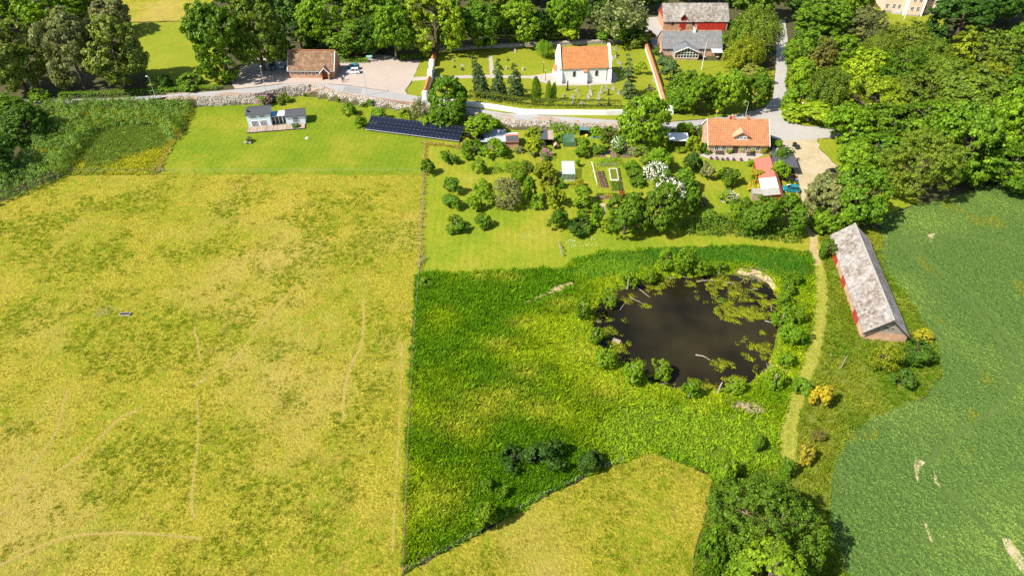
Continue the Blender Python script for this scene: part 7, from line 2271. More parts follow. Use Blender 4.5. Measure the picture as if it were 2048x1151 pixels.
def person(loc, rz, label, top, legs, hair, hgt=1.75, arm=0.25, stride=0.16):
    J = dict(pel=(0, 0, .95), sp=(0, 0, 1.15), ch=(0, 0, 1.38), nk=(0, 0.01, 1.50), hd=(0, -0.01, 1.60), tp=(0, 0, 1.72),
             sl=(-.19, 0, 1.42), el=(-.26, .03, 1.15), wl=(-.24, -arm, 1.0), hl=(-.22, -arm - .10, .98), sr=(.19, 0, 1.42), er=(.25, .02, 1.14), wr=(.25, -.05, .90), hr=(.25, -.08, .80),
             pl=(-.10, 0, .90), kl=(-.11, -stride * .5, .50), al=(-.11, -stride * .3, .09), tl=(-.12, -stride * .3 - .17, .04), pr=(.10, 0, .90), kr=(.11, stride * .2, .50), ar=(.11, stride * .9, .09), tr=(.12, stride * .9 - .17, .04))
    rad = dict(pel=.15, sp=.135, ch=.155, nk=.055, hd=.095, tp=.085, sl=.065, el=.048, wl=.035, hl=.04, sr=.065, er=.048, wr=.035, hr=.04, pl=.10, kl=.065, al=.045, tl=.04, pr=.10, kr=.065, ar=.045, tr=.04)
    E = [('pel', 'sp'), ('sp', 'ch'), ('ch', 'nk'), ('nk', 'hd'), ('hd', 'tp'), ('ch', 'sl'), ('sl', 'el'), ('el', 'wl'), ('wl', 'hl'), ('ch', 'sr'), ('sr', 'er'), ('er', 'wr'), ('wr', 'hr'), ('pel', 'pl'), ('pl', 'kl'), ('kl', 'al'), ('al', 'tl'), ('pel', 'pr'), ('pr', 'kr'), ('kr', 'ar'), ('ar', 'tr')]
    ks = list(J)
    me = bpy.data.meshes.new('person')
    me.from_pydata([J[k] for k in ks], [(ks.index(a), ks.index(b)) for a, b in E], [])
    o = link('person', me, None, loc, rz)
    tag(o, label, 'person', 'people on the car park')
    sk = o.modifiers.new('skin', 'SKIN')
    for i, k in enumerate(ks):
        me.skin_vertices[0].data[i].radius = (rad[k], rad[k] * (0.75 if k in ('pel', 'sp', 'ch') else 1))
    me.skin_vertices[0].data[0].use_root = True
    sb = o.modifiers.new('sub', 'SUBSURF'); sb.levels = sb.render_levels = 2
    t = NT('clothes_' + label[:12].replace(' ', '_'))
    sx = t.n.new('ShaderNodeSeparateXYZ'); t.link(t.co(), sx.inputs[0])
    rp = t.ramp(t.math('DIVIDE', sx.outputs[2], 1.8), [(0.0, (0.05, 0.04, 0.04)), (0.055, legs), (0.53, top), (0.82, (0.55, 0.33, 0.24)), (0.915, hair)])
    t.n[-1].color_ramp.interpolation = 'CONSTANT'
    t.color(rp); t.rough(0.8, 0.2)
    me.materials.append(t.m)
    o.scale = (hgt / 1.75,) * 3
    return o


person(P(686, 165), R(25), 'person in dark trousers and dark top on the car park, nearest the road', (0.06, 0.045, 0.05), (0.02, 0.015, 0.015), (0.10, 0.06, 0.03))
person(P(688.6, 161.5), R(-20), 'person in pale grey top just behind the one in dark clothes', (0.42, 0.40, 0.42), (0.03, 0.025, 0.03), (0.20, 0.12, 0.06))

# ------------------------------------------------------------------ lamps, poles


def lamp(base, hgt, label, arm=(0.9, 0.0), double=False):
    e = empty('street_lamp', base, 0, label, 'street lamp', 'street lamps')
    mb = MB(); mb.tube([(0, 0, -0.2), (0, 0, 1.0), (0, 0, hgt)], [0.09, 0.075, 0.05], 8); mb.build('pole', M['grey_metal'], e)
    mb = MB(); mb.tube([(0, 0, hgt - 0.05), (arm[0] * 0.6, arm[1] * 0.6, hgt + 0.12), (arm[0], arm[1], hgt + 0.12)], 0.035, 6); mb.build('arm', M['grey_metal'], e)
    mb = MB(); mb.box((arm[0] * 1.15, arm[1] * 1.15, hgt + 0.12), (0.55, 0.26, 0.14), math.atan2(arm[1], arm[0]), 0.8); mb.build('lamp_head', M['white_paint'], e)
    return e


lamp(P(532, 183), 6.6, 'street lamp standing before the tree shade left of the brick hall', (0.0, 0.5))
lamp(P(734.5, 191), 6.2, 'thin street lamp at the road edge below the car park', (0.0, 0.6))
lamp(P(313, 199), 6.2, 'street lamp by the mown field on the left', (-0.5, 0.2))
lamp(P(73, 196), 5.0, 'street lamp at the far left among the tree shadows', (-0.5, 0.2))
lamp(P(1598, 244), 5.2, 'street lamp on the verge right of the lane', (-0.4, -0.3))
lamp(P(1489, 240), 5.0, 'street lamp behind the farmhouse ridge', (-1.2, 0.2))
for px_, lab, hh in (((1087, 144), 'upper black lamp post left of the church', 2.6), ((1091, 161.5), 'lower black lamp post left of the church', 2.6)):
    e = empty('churchyard_lamp', P(*px_), 0, lab, 'lamp', 'churchyard lamps')
    mb = MB(); mb.tube([(0, 0, -0.1), (0, 0, hh)], [0.08, 0.05], 7); mb.build('pole', M['black_metal'], e)
    mb = MB(); mb.lathe([(0.06, hh), (0.17, hh + 0.3), (0.20, hh + 0.32), (0.03, hh + 0.45)], seg=8); mb.build('lantern', M['grey_metal'], e)
for px_, hh, lab in (((1403, 140), 8.0, 'white flagpole on the lawn of the long brick house'), ((1807.5, 40), 12.0, 'white flagpole in front of the pink manor')):
    e = empty('flagpole', P(*px_), 0, lab, 'flagpole')
    mb = MB(); mb.tube([(0, 0, -0.2), (0, 0, hh)], [0.11, 0.06], 8); mb.build('pole', M['white_paint'], e)
    mb = MB(); mb.lathe([(0.02, hh), (0.12, hh + 0.1), (0.02, hh + 0.2)], seg=8); mb.build('knob', M['yellow_paint'], e)
e = empty('road_sign', P(1431, 238), R(10), 'yellow sign on a post above the farmhouse roof', 'sign')
mb = MB(); mb.tube([(0, 0, -0.1), (0, 0, 2.2)], 0.04, 6); mb.build('pole', M['grey_metal'], e)
mb = MB(); mb.tube([(0, -0.05, 2.2), (0, -0.02, 2.2)], 0.42, 16); mb.build('plate', M['yellow_paint'], e)
e = empty('notice_board', P(740, 124), R(5), 'small notice board with green roof at the end of the clipped hedge', 'sign')
mb = MB(); mb.b2(-0.7, -0.6, -0.05, 0.05, -0.1, 1.7); mb.b2(0.6, 0.7, -0.05, 0.05, -0.1, 1.7); mb.build('post', M['dark_timber'], e)
mb = MB(); mb.b2(-0.6, 0.6, -0.04, 0.04, 0.6, 1.5); mb.build('board', M['white_paint'], e)
mb = MB(); mb.prism([(-0.35, 1.6), (0.35, 1.6), (0, 1.95)], 0, -0.85, 0.85); mb.build('roof', plain('copper_green', (0.16, 0.42, 0.36), 0.6, 0.1), e)
for px_, lab in (((580, 186), 'short post at the road edge below the brick hall'), ((649.5, 177.5), 'short post at the bend of the road'), ((823.5, 167), 'low marker post at the corner of the gate lawn'), ((815.5, 186), 'low marker post at the lower corner of the gate lawn')):
    mb = MB(); mb.tube([(0, 0, -0.1), (0, 0, 0.9)], 0.06, 6); mb.lathe([(0.06, 0.9), (0.02, 0.96)], seg=6); tag(mb.build('marker_post', M['dark_stone'], None, P(*px_)), lab, 'post')

# ------------------------------------------------------------------ churchyard stones
GS = 'gravestones on the church lawn'


def stone(px_, hh, w, style, lab, mat_='stone'):
    e = MB()
    if style == 'obelisk':
        e.box((0, 0, 0.15), (w * 1.6, w * 1.6, 0.5)); e.box((0, 0, 0.4 + hh / 2), (w, w, hh), 0, 0.55); e.add([(-w * .275, -w * .275, 0.4 + hh), (w * .275, -w * .275, 0.4 + hh), (w * .275, w * .275, 0.4 + hh), (-w * .275, w * .275, 0.4 + hh), (0, 0, 0.4 + hh + w * .5)], [(0, 1, 4), (1, 2, 4), (2, 3, 4), (3, 0, 4)])
    elif style == 'cross':
        e.box((0, 0, 0.12), (w * 1.5, w, 0.44)); e.box((0, 0, 0.3 + hh / 2), (w * 0.32, w * 0.3, hh)); e.box((0, 0, 0.3 + hh * 0.72), (w * 1.1, w * 0.3, w * 0.3))
    else:
        k = 8
        arc = [(w / 2 * math.cos(math.pi * i / k), hh - w * 0.25 + w * 0.25 * math.sin(math.pi * i / k)) for i in range(k + 1)]
        e.prism([(-w / 2, -0.1), (w / 2, -0.1)] + arc, 1, -0.11, 0.11); e.box((0, 0, 0.03), (w * 1.35, 0.5, 0.26))
    o = e.build('gravestone', M[mat_], None, P(*px_), rng.normal(0, 0.15) + (R(90) if style == 'slab' and rng.uniform() < 0.4 else 0))
    tag(o, lab, 'gravestone', GS)
    return o


stone((1134.7, 181), 2.3, 0.5, 'obelisk', 'tall dark obelisk in front of the church', 'dark_stone')
for px_, hh, w, stl, lab, *m_ in [((1152.5, 183), 1.3, 0.6, 'cross', 'pale cross right of the dark obelisk'), ((1180.5, 183), 1.5, 0.6, 'cross', 'topmost stone of the column below the church buttress'), ((1181, 186.5), 0.8, 0.7, 'slab', 'second stone of the column below the buttress'), ((1182, 190), 0.8, 0.7, 'slab', 'third stone of the column below the buttress'),
                             ((1202.4, 187), 1.5, 0.5, 'obelisk', 'pale obelisk right of the stone column'), ((1212.4, 180.5), 1.2, 0.6, 'slab', 'slab near the right corner of the church front'), ((1226, 179), 0.9, 0.8, 'slab', 'dark-faced slab right of the church front corner'), ((1216.7, 190.5), 1.3, 0.4, 'obelisk', 'slim dark obelisk in the second row', 'dark_stone'), ((1237, 188.5), 1.2, 0.6, 'cross', 'cross beside the ragged conifer'),
                             ((1126.5, 193), 0.9, 0.6, 'slab', 'slab right of the paired thujas'), ((1145, 194.5), 0.9, 0.7, 'slab', 'squat slab in the second row left'), ((1145.4, 207.5), 1.7, 0.45, 'obelisk', 'pale obelisk close to the long hedge, leftmost'), ((1157, 193.5), 1.2, 0.3, 'cross', 'thin cross in the second row'), ((1176.4, 194), 0.8, 0.7, 'slab', 'second-row slab left of the middle'), ((1177, 200.5), 0.8, 0.7, 'slab', 'third-row slab left of the middle'),
                             ((1196, 200), 1.6, 0.5, 'obelisk', 'obelisk just behind the tallest pale one'), ((1198, 210.5), 2.1, 0.5, 'obelisk', 'tallest pale obelisk close to the long hedge'), ((1216.7, 209.5), 1.5, 0.45, 'obelisk', 'obelisk close to the hedge, rightmost', 'dark_stone'), ((1162.7, 208.5), 0.7, 0.6, 'slab', 'small low stone near the hedge'), ((1169, 209), 0.4, 0.7, 'slab', 'flat low stone near the hedge'),
                             ((1297.4, 176.5), 1.2, 0.7, 'slab', 'dark slab beside the coped wall', 'dark_stone'), ((1301, 179.5), 1.2, 0.5, 'cross', 'pale cross beside the coped wall'), ((1307.6, 163), 0.9, 0.6, 'slab', 'stone near the middle of the coped wall'), ((1231, 99.5), 0.9, 0.7, 'slab', 'topmost stone behind the church'), ((1233.5, 112), 1.1, 0.9, 'slab', 'largest stone right of the church back corner', 'dark_stone'),
                             ((1231, 116), 0.9, 0.7, 'slab', 'stone just left of the largest one behind the church'), ((1236.8, 127), 0.7, 0.6, 'slab', 'upper of the three small stones right of the church'), ((1241.6, 129), 0.7, 0.6, 'slab', 'middle of the three small stones right of the church'), ((1241.6, 137), 0.7, 0.6, 'slab', 'lower of the three small stones right of the church'),
                             ((1015.6, 121), 0.8, 0.8, 'slab', 'stone above the middle dark conifer', 'dark_stone'), ((1030, 105), 1.0, 0.6, 'slab', 'stone high on the lawn near the back wall'), ((1046, 140), 0.9, 0.9, 'slab', 'stone right of the right dark conifer'), ((1013, 138), 0.8, 0.7, 'slab', 'stone between middle and right dark conifers'), ((909, 135), 0.6, 0.8, 'slab', 'stone left of the footpath lawn', 'dark_stone'), ((925, 141), 0.9, 0.6, 'slab', 'stone just left of the left dark conifer', 'dark_stone'),
                             ((925, 132), 0.5, 0.8, 'slab', 'low stone above the one left of the conifer'), ((906, 123), 1.0, 0.6, 'slab', 'stone in the shade near the gate wall')]:
    stone(px_, hh, w, stl, lab, *(m_ or ['stone']))


# ------------------------------------------------------------------ benches, pots, bins and other small things
def bench(px_, rz, label, mat_='dark_timber', L=1.6):
    e = empty('garden_bench', P(*px_), rz, label, 'bench')
    for k in range(3):
        mb = MB(); mb.box((0, -0.16 + 0.16 * k, 0.44), (L, 0.13, 0.04)); mb.build('seat_slat', M[mat_], e)
    for k in range(3):
        mb = MB(); mb.box((0, 0.28, 0.58 + 0.14 * k), (L, 0.04, 0.10)); mb.build('back_slat', M[mat_], e)
    for s in (-1, 1):
        for y in (-0.2, 0.26):
            mb = MB(); mb.box((s * (L / 2 - 0.1), y, 0.2 if y < 0 else 0.45), (0.08, 0.06, 0.46 if y < 0 else 0.95)); mb.build('leg', M[mat_], e)
    return e


bench((1438.8, 309.5), R(-3), 'black bench under the left farmhouse windows', 'black_metal', 2.0)
bench((1501, 312), R(-3), 'black bench under the right farmhouse windows', 'black_metal', 1.9)
bench((1010, 300), R(0), 'small timber bench hidden beside the red shed') if False else None
e = empty('wheeled_bench', P(1163, 312.5), R(-8), 'brown wheeled garden bench on the kitchen garden lawn', 'bench')
mb = MB(); mb.b2(-1.0, 1.0, -0.35, 0.35, 0.35, 0.55); mb.b2(-1.0, 1.0, 0.28, 0.35, 0.55, 0.95); mb.build('seat', plain('cart_wood', (0.30, 0.14, 0.10), 0.8, 0.2), e)
for s in (-1, 1):
    for y in (-0.4, 0.4):
        mb = MB(); mb.tube([(s * 0.75, y - 0.05, 0.22), (s * 0.75, y + 0.05, 0.22)], 0.22, 12); mb.build('wheel', M['timber'], e)
e = empty('stone_bench', P(496, 287), R(-4), 'pale stone bench on the lawn below the blue house', 'bench')
mb = MB(); mb.b2(-0.9, 0.9, -0.25, 0.25, 0.30, 0.45); mb.build('seat', M['stone'], e)
for s in (-1, 1):
    mb = MB(); mb.b2(s * 0.6 - 0.12, s * 0.6 + 0.12, -0.2, 0.2, -0.05, 0.30); mb.build('leg', M['stone'], e)
mb = MB(); mb.lathe([(0.45, 0.0), (0.42, 0.18), (0.25, 0.30), (0.05, 0.34)], seg=9); tag(mb.build('boulder', M['white_lime'], None, P(614, 277)), 'single white stone on the bright green lawn', 'stone')
pot_cols = [(0.30, 0.05, 0.16), (0.16, 0.05, 0.22), (0.10, 0.17, 0.05), (0.20, 0.05, 0.20), (0.14, 0.05, 0.18), (0.34, 0.03, 0.06)]
for k, px_ in enumerate(((1421, 319), (1432.8, 319.8), (1444, 321), (1454, 321.3), (1466, 321.5), (1481, 322.3))):
    e = empty('flower_pot', P(*px_), 0, ['first', 'second', 'third', 'fourth', 'fifth', 'rightmost'][k] + ' flower pot from the left along the terrace edge', 'flower pot', 'flower pots along the terrace edge')
    mb = MB(); mb.lathe([(0.20, 0), (0.27, 0.38), (0.30, 0.40), (0.24, 0.42)], seg=10); mb.build('pot', plain('terracotta', (0.35, 0.16, 0.09), 0.9, 0.15) if k == 0 else bpy.data.materials['terracotta'], e)
    o = link('plant', CROWN['small'][k % 2], e, (0, 0, 0.58)); o.scale = (0.33, 0.33, 0.26); o.color = (*pot_cols[k], 1)
for px_, lab in (((1588, 293.5), 'left dark green wheelie bin on the gravel'), ((1594, 298.5), 'right dark green wheelie bin on the gravel')):
    e = empty('wheelie_bin', P(*px_), R(30), lab, 'bin', 'wheelie bins')
    mb = MB(); mb.box((0, 0, 0.52), (0.60, 0.66, 0.90), 0, 1.12); mb.build('body', plain('bin_plastic', (0.02, 0.035, 0.028), 0.5, 0.1) if 'bin_plastic' not in bpy.data.materials else bpy.data.materials['bin_plastic'], e)
    mb = MB(); mb.prism([(-0.40, 0.97), (0.40, 0.97), (0.36, 1.08), (-0.36, 1.05)], 0, -0.36, 0.36); mb.build('lid', M['black_metal'], e)
    for s in (-1, 1):
        mb = MB(); mb.tube([(s * 0.24, 0.33, 0.12), (s * 0.32, 0.33, 0.12)], 0.12, 10); mb.build('wheel', M['rubber'], e)
q = P(1584, 361)
for k, (dx_, dy_, c, lab) in enumerate(((0.6, 1.0, 'red_paint', 'red crate under the black shelter roof edge'), (-0.4, 0.6, 'timber', 'timber stack beside the red crate at the black shelter'), (0.9, 0.0, 'blue_side', 'blue tub in front of the black shelter'))):
    mb = MB()
    if k == 0:
        mb.b2(-0.45, 0.45, -0.35, 0.35, 0.0, 0.06)
        for a in ((-0.45, 0.45, -0.35, -0.30), (-0.45, 0.45, 0.30, 0.35), (-0.45, -0.40, -0.30, 0.30), (0.40, 0.45, -0.30, 0.30)):
            mb.b2(*a, 0.06, 0.6)
        nm = 'crate'
    elif k == 1:
        for j in range(6):
            mb.b2(-1.0, 1.0, -0.4 + 0.14 * j, -0.28 + 0.14 * j, 0.0 + 0.05 * (j % 3), 0.35 + 0.06 * (j % 2))
        nm = 'timber_stack'
    else:
        mb.lathe([(0.28, 0), (0.36, 0.45), (0.30, 0.47)], seg=10); nm = 'tub'
    tag(mb.build(nm, M[c], None, (q.x + dx_, q.y + dy_, 0.02), R(12)), lab, nm.replace('_', ' '))
for px_, lab, rz in (((1434, 118.5), 'garden table with chairs under the awning of the long house', 0.1), ((1408, 118), 'round garden table on the terrace of the long house', 0.3)):
    e = empty('garden_table', P(*px_), rz, lab, 'table')
    mb = MB(); mb.lathe([(0.55, 0.68), (0.55, 0.73)], seg=12); mb.build('table_top', M['timber'], e)
    for s in ((-.3, -.3), (.3, -.3), (.3, .3), (-.3, .3)):
        mb = MB(); mb.tube([(s[0], s[1], 0), (s[0] * .8, s[1] * .8, 0.68)], 0.03, 5); mb.build('leg', M['dark_timber'], e)

# ------------------------------------------------------------------ kitchen garden


def bed(name, px4, label, mat_='soil', lift=0.06, frame=None):
    e = empty(name, (0, 0, 0), 0, label, 'garden bed')
    q = pxs(px4)
    mb = MB(); mb.add([(v.x, v.y, 0.02) for v in q] + [(v.x, v.y, lift + 0.06) for v in q], [(3, 2, 1, 0), (4, 5, 6, 7), (0, 1, 5, 4), (1, 2, 6, 5), (2, 3, 7, 6), (3, 0, 4, 7)])
    mb.build('soil', M[mat_], e)
    if frame:
        for i in range(4):
            a, b = q[i], q[(i + 1) % 4]
            d_ = b - a
            mb = MB(); mb.box((0, 0, 0.16), (d_.length + 0.1, 0.10, 0.32)); mb.build('plank', M[frame], e, ((a.x + b.x) / 2, (a.y + b.y) / 2, 0), math.atan2(d_.y, d_.x))
    return e, q


def row(e, a, b, n, r, col, name='row_plant', hz=0.8):
    for k in range(n):
        p_ = a.lerp(b, (k + 0.5) / n)
        o = link(name, CROWN['small'][k % 2], e, (p_.x + rng.normal(0, .04), p_.y + rng.normal(0, .04), 0.12 + r * hz * 0.6), rng.uniform(0, 6))
        o.scale = (r, r, r * hz)
        c = COLR[col] if isinstance(col, str) else col
        o.color = (*c, 1)


e, q = bed('raised_bed', [(1222, 361), (1237, 361), (1233, 339), (1218, 339)], 'raised bed with four rows of yellow-green lettuce', frame='white_paint')
for k in range(4):
    f = (k + 0.5) / 4
    row(e, q[0].lerp(q[1], f), q[3].lerp(q[2], f), 10, 0.21, (0.36, 0.42, 0.015), 'lettuce', 0.6)
e, q = bed('vegetable_bed', [(1202, 375), (1218, 376), (1208, 343), (1194, 344)], 'soil bed with red and green leaf vegetables left of the raised bed')
row(e, q[0].lerp(q[1], .35), q[3].lerp(q[2], .35), 9, 0.22, (0.32, 0.05, 0.04), 'red_leaf')
row(e, q[0].lerp(q[1], .75), q[3].lerp(q[2], .75), 8, 0.26, 'blue', 'cabbage')
e, q = bed('vegetable_bed', [(1222, 382), (1247, 382), (1238, 364), (1219, 364)], 'bed of leafy green rows just below the raised bed')
for k, c in enumerate(('lime', 'mid', 'bright', 'mid', 'blue')):
    f = (k + 0.5) / 5
    row(e, q[0].lerp(q[1], f), q[3].lerp(q[2], f), 7, 0.27, c)
e, q = bed('flower_strip', [(1239, 384), (1248, 384), (1239, 338), (1235, 338)], 'narrow bed of mixed dark plants right of the raised bed')
row(e, q[0].lerp(q[1], .5), q[3].lerp(q[2], .5), 16, 0.26, 'olive')
e, q = bed('vegetable_bed', [(1195, 398), (1240, 398), (1236, 388), (1192, 388)], 'bottom bed with yellow marigolds')
row(e, q[0].lerp(q[3], .5).lerp(q[1].lerp(q[2], .5), .38), q[0].lerp(q[3], .5).lerp(q[1].lerp(q[2], .5), .72), 9, 0.40, 'gold', 'marigold')
row(e, q[0].lerp(q[3], .8), q[1].lerp(q[2], .8), 14, 0.3, 'mid')
row(e, q[0].lerp(q[3], .4).lerp(q[1].lerp(q[2], .4), .75), q[1].lerp(q[2], .4), 4, 0.35, 'blue')
B('flower_clump', 'small', (1236, 380, 1250, 396), (0.45, 0.12, 0.02), 'orange flower clump at the lower corner of the vegetable beds', cat='flowers')
e, q = bed('vegetable_bed', [(1184, 314), (1262, 316), (1258, 302), (1182, 303)], 'long soil strip with rows and cold frames at the top of the kitchen garden')
for k in range(3):
    f = 0.06 + 0.055 * k
    row(e, q[0].lerp(q[1], f), q[3].lerp(q[2], f), 5, 0.26, 'lime')
row(e, q[0].lerp(q[1], .84).lerp(q[3].lerp(q[2], .84), .5), q[1].lerp(q[2], .5), 6, 0.5, 'blue', 'cabbage')
row(e, q[0].lerp(q[1], .68), q[3].lerp(q[2], .70), 5, 0.33, 'bright')
e, q = bed('sand_bed', [(1199, 434), (1210, 432), (1212, 408), (1199, 407)], 'bare sandy bed below the vegetable garden', 'gravel')
for k, (px_, lab, c) in enumerate((((1206, 311), 'dark-glazed cold frame, leftmost in the strip', 'glass'), ((1216, 314), 'cold frame with yellow-green seedlings', 'lettuce'), ((1220.5, 304.5), 'small dark cold frame at the back of the strip', 'soil'), ((1228, 312), 'open wooden cold frame, rightmost in the strip', 'soil'))):
    e = empty('cold_frame', P(*px_), 0, lab, 'cold frame', 'cold frames')
    for a in ((-0.5, 0.5, -0.75, -0.69), (-0.5, 0.5, 0.69, 0.75), (-0.5, -0.44, -0.69, 0.69), (0.44, 0.5, -0.69, 0.69)):
        mb = MB(); mb.b2(*a, 0.0, 0.36); mb.build('side', M['timber'], e)
    mb = MB(); mb.b2(-0.44, 0.44, -0.69, 0.69, 0.2, 0.30); mb.build('filling', M['glass'] if c == 'glass' else (M['soil'] if c == 'soil' else plain('seedlings', (0.34, 0.38, 0.02), 0.9, 0.3, 8)), e)
# trellis and rails
p, rz, L = two_px((1197, 334), (1233, 333))
e = empty('trellis', p, rz, 'low wooden trellis in front of the asparagus row', 'trellis')
for z in (0.35, 0.8):
    mb = MB(); mb.b2(0, L, -0.03, 0.03, z, z + 0.07); mb.build('rail', M['timber'], e)
for k in range(5):
    mb = MB(); mb.b2(L * k / 4 - 0.04, L * k / 4 + 0.04, 0.032, 0.10, -0.1, 0.95); mb.build('post', M['timber'], e)
for pa, pb, m_, lab, hh in (((1183, 330), (1193, 372), 'white_paint', 'white rail on posts left of the vegetable beds', 0.9), ((1189, 337), (1198, 376), 'dark_timber', 'dark rail on posts beside the white one', 0.9)):
    p, rz, L = two_px(pa, pb)
    e = empty('plant_rail', p, rz, lab, 'rail')
    mb = MB(); mb.tube([(0, 0, hh), (L, 0, hh)], 0.06, 6); mb.build('rail', M[m_], e)
    for k in range(4):
        mb = MB(); mb.tube([(L * k / 3, 0, -0.1), (L * k / 3, 0, hh)], 0.045, 5); mb.build('post', M[m_], e)
e = empty('low_fence', (0, 0, 0), 0, 'row of low blue-green stakes under the stone wall', 'fence')
pa, pb = P(1180, 276), P(1206, 278)
for k in range(14):
    p_ = pa.lerp(pb, k / 13)
    mb = MB(); mb.box((p_.x, p_.y, 0.25), (0.10, 0.05, 0.6)); mb.build('stake', M['blue_side'], e)
e = MB(); ring = [P(1458 + 17 * math.cos(a), 397 + 9 * math.sin(a)) for a in np.linspace(0, 2 * math.pi, 26)]
for k in range(25):
    p_ = ring[k]
    e.box((p_.x, p_.y, 0.1), (0.42, 0.26, 0.22), math.atan2(ring[k + 1].y - p_.y, ring[k + 1].x - p_.x), 0.85)
tag(e.build('stone_edging', M['stone'], None), 'ring of edging stones round the cream flower bed', 'edging')
# plants seen inside the greenhouse
for k in range(6):
    p_ = P(1127 + 4 * k, 358)
    o = link('tomato_plant', CROWN['small'][k % 2], None, (p_.x, p_.y, 0.75), k); o.scale = (0.26, 0.26, 0.75); o.color = (*COLR['bright'], 1)
    tag(o, ['leftmost', 'second', 'third', 'fourth', 'fifth', 'rightmost'][k] + ' green plant from the left inside the greenhouse', 'plant', 'plants in the greenhouse')

# ------------------------------------------------------------------ dead wood round the pond


def log(pa, pb, r, lab, za=0.1, zb=0.3, forks=2):
    a, b = at_z(*pa, WATER_Z), at_z(*pb, WATER_Z)
    a.z = max(T(a.x, a.y), WATER_Z) + za; b.z = max(T(b.x, b.y), WATER_Z) + zb
    mid = a.lerp(b, 0.5) + Vector((rng.normal(0, .1), rng.normal(0, .1), 0.12))
    mb = MB()
    c0 = a.copy()
    mb.tube([a - c0, mid - c0, b - c0], [r, r * 0.85, r * 0.4], 6)
    for k in range(forks):
        q = mid.lerp(b, rng.uniform(0, .8)) - c0
        mb.tube([q, q + Vector((rng.normal(0, .45), rng.normal(0, .45), rng.uniform(0.05, .4)))], [r * 0.4, r * 0.12], 5)
    tag(mb.build('dead_branch', M['dead_wood'], None, tuple(c0)), lab, 'branch', 'dead branches in the pond')


for pa, pb, r, lab in [((1262, 570), (1300, 597), 0.09, 'long branch sloping into the water at the upper left'), ((1260, 595), (1285, 609), 0.08, 'branch lying below the long upper left one'), ((1275, 559), (1288, 573), 0.10, 'short thick branch at the upper left bank'), ((1334, 556), (1342, 562), 0.09, 'stub of branch at the foot of the tall willows'),
                       ((1356, 555), (1378, 558), 0.08, 'pale branch at the top of the pond'), ((1395, 563), (1431, 563), 0.10, 'long pale branch floating near the top'), ((1451, 566), (1472, 571), 0.08, 'branch right of the long floating one'), ((1480, 566), (1490, 560), 0.07, 'forked twig at the upper right'), ((1500, 580), (1515, 582), 0.06, 'thin twig in the upper right weed'),
                       ((1530, 642), (1552, 655), 0.10, 'branch reaching in from the right bank'), ((1541, 608), (1543, 625), 0.07, 'upright snag in the right weed'), ((1190, 643), (1203, 646), 0.07, 'pale branch on the left bank'), ((1185, 655), (1195, 665), 0.08, 'short log on the left bank below the pale branch'), ((1391, 710), (1420, 722), 0.12, 'weedy log in the lower part of the pond'),
                       ((1315, 769), (1336, 768), 0.10, 'pale log under the leaning lower willow'), ((1340, 776), (1362, 788), 0.06, 'curved branch at the bottom shore'), ((1240, 620), (1255, 605), 0.06, 'thin twig over the left water')]:
    log(pa, pb, r, lab)


def brush(px_, n, spread, lab, r=0.05, length=1.4, name='brush_pile'):
    p_ = P(*px_)
    mb = MB()
    for k in range(n):
        a, d_ = rng.uniform(0, 6.283), spread * math.sqrt(rng.uniform())
        c = Vector((d_ * 1.5 * math.cos(a), d_ * 0.8 * math.sin(a), rng.uniform(0.02, 0.3)))
        b_ = rng.uniform(0, 6.283); l_ = length * rng.uniform(0.4, 1)
        gz = T(p_.x + c.x, p_.y + c.y) - T(p_.x, p_.y)
        mb.tube([c + Vector((0, 0, gz)), c + Vector((l_ * math.cos(b_), l_ * math.sin(b_), gz + rng.uniform(-0.05, 0.25)))], [r, r * 0.4], 5)
    tag(mb.build(name, M['dead_wood'], None, p_), lab, 'brushwood')


brush((1505, 548), 60, 2.2, 'pile of cut pale branches on the upper right bank')
brush((1530, 562), 45, 1.6, 'cut branches at the right end of the upper bank')
brush((1470, 806), 30, 1.1, 'heap of cut wood at the lower right shore', 0.06)
brush((1500, 818), 40, 1.3, 'pale heap of cut branches beside the lower shore heap', 0.06)
brush((1545, 740), 26, 1.2, 'scattered dead twigs on the lower right bank')
brush((1195, 520), 8, 0.4, 'small reddish rubble heap above the nettles', 0.09, 0.5)
brush((1665, 712), 8, 0.3, 'small stump heap in the rough ground', 0.08, 0.5)
mb = MB()
for k in range(3):
    mb.tube([(0.2 * k, 0, -0.2), (0.3 * k - 0.1, 0.1, 1.2), (0.5 * k - 0.2, 0.2, 1.9 + 0.2 * k)], [0.24, 0.17, 0.12], 7)
tag(mb.build('split_trunk', M['pale_bark'], None, P(1463, 790)), 'split pale trunk at the lower right shore', 'trunk')
mb = MB(); mb.tube([(0, 0, -0.2), (0.05, 0, 1.6), (0.25, 0.15, 2.6)], [0.16, 0.13, 0.09], 7)
tag(mb.build('snag', M['pale_bark'], None, P(1435, 788)), 'tall yellowish snag at the bottom shore', 'trunk')
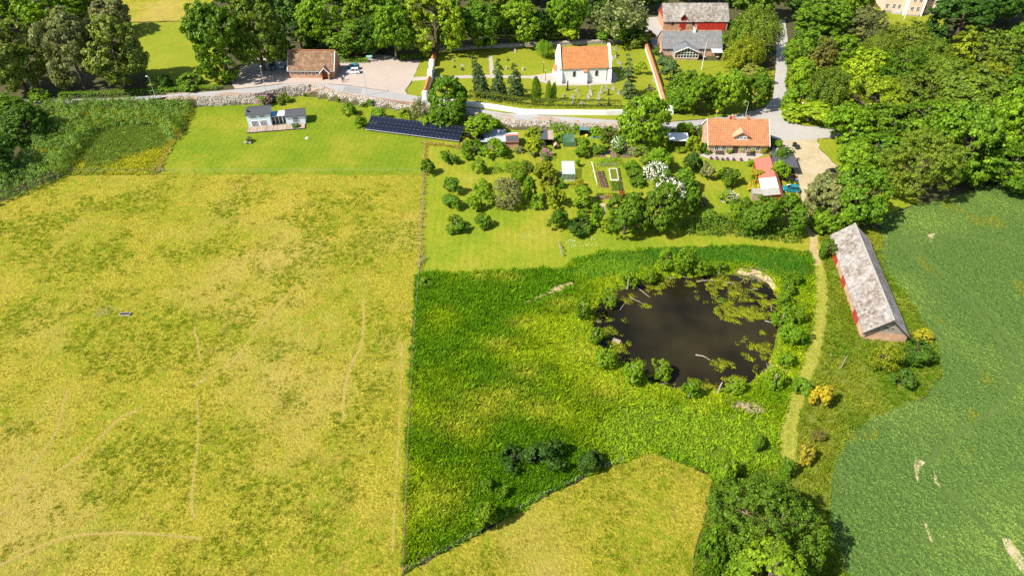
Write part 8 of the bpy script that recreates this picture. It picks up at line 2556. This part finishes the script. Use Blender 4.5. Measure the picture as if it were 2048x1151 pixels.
mb = MB(); mb.tube([(0, 0, -0.2), (0.05, 0.1, 1.4), (0.3, 0.2, 2.7)], [0.13, 0.10, 0.04], 6); mb.tube([(0.05, 0.1, 1.3), (-0.35, 0.0, 1.9)], [0.06, 0.02], 5)
tag(mb.build('snag', M['dead_wood'], None, P(1682, 735)), 'bare pale snag standing in the rough ground', 'trunk')
# nesting raft, trough, molehills, flat stones
e = empty('nesting_raft', at_z(1233, 682, WATER_Z), R(-25), 'small wooden raft at the left side of the pond', 'raft')
for k in range(5):
    mb = MB(); mb.box((0, -0.36 + 0.18 * k, 0.08), (1.3, 0.16, 0.08)); mb.build('plank', M['timber'], e)
for s in (-1, 1):
    mb = MB(); mb.box((s * 0.45, 0, 0.0), (0.1, 0.95, 0.08)); mb.build('beam', M['dark_timber'], e)
e = empty('water_trough', P(251, 629), R(3), 'pale concrete slab lying in the yellow pasture', 'trough')
mb = MB(); mb.b2(-0.9, 0.9, -0.35, 0.35, 0.0, 0.10); mb.b2(-0.9, 0.9, 0.27, 0.35, 0.10, 0.3); mb.b2(-0.9, 0.9, -0.35, -0.27, 0.10, 0.3); mb.b2(-0.9, -0.82, -0.27, 0.27, 0.10, 0.3); mb.b2(0.82, 0.9, -0.27, 0.27, 0.10, 0.3); mb.build('trough', M['stone'], e)
mb = MB(); mb.b2(-0.8, 0.8, -0.26, 0.26, 0.12, 0.2); mb.build('water', M['water'], e)
V, Fc = [], []
bm = bmesh.new(); bmesh.ops.create_icosphere(bm, subdivisions=1, radius=1.0)
sv = np.array([tuple(v.co) for v in bm.verts]); sf = np.array([[v.index for v in f.verts] for f in bm.faces]); bm.free()
poly = px_poly([(1130, 478), (1190, 474), (1200, 490), (1150, 496), (1128, 492)])
x, y = sample(poly, 2.2)
for k, (a, b) in enumerate(zip(x, y)):
    V.append(sv * np.array((0.09, 0.09, 0.04)) * rng.uniform(0.6, 1.3) + np.array((a, b, 0.06))); Fc.append(sf + k * len(sv))
o = link('white_daisies', mesh_np('white_daisies', np.vstack(V), np.vstack(Fc))); o.data.materials.append(M['white_blossom']); tag(o, 'patch of white daisies on the grass right of the orchard', 'flowers', None, 'stuff')
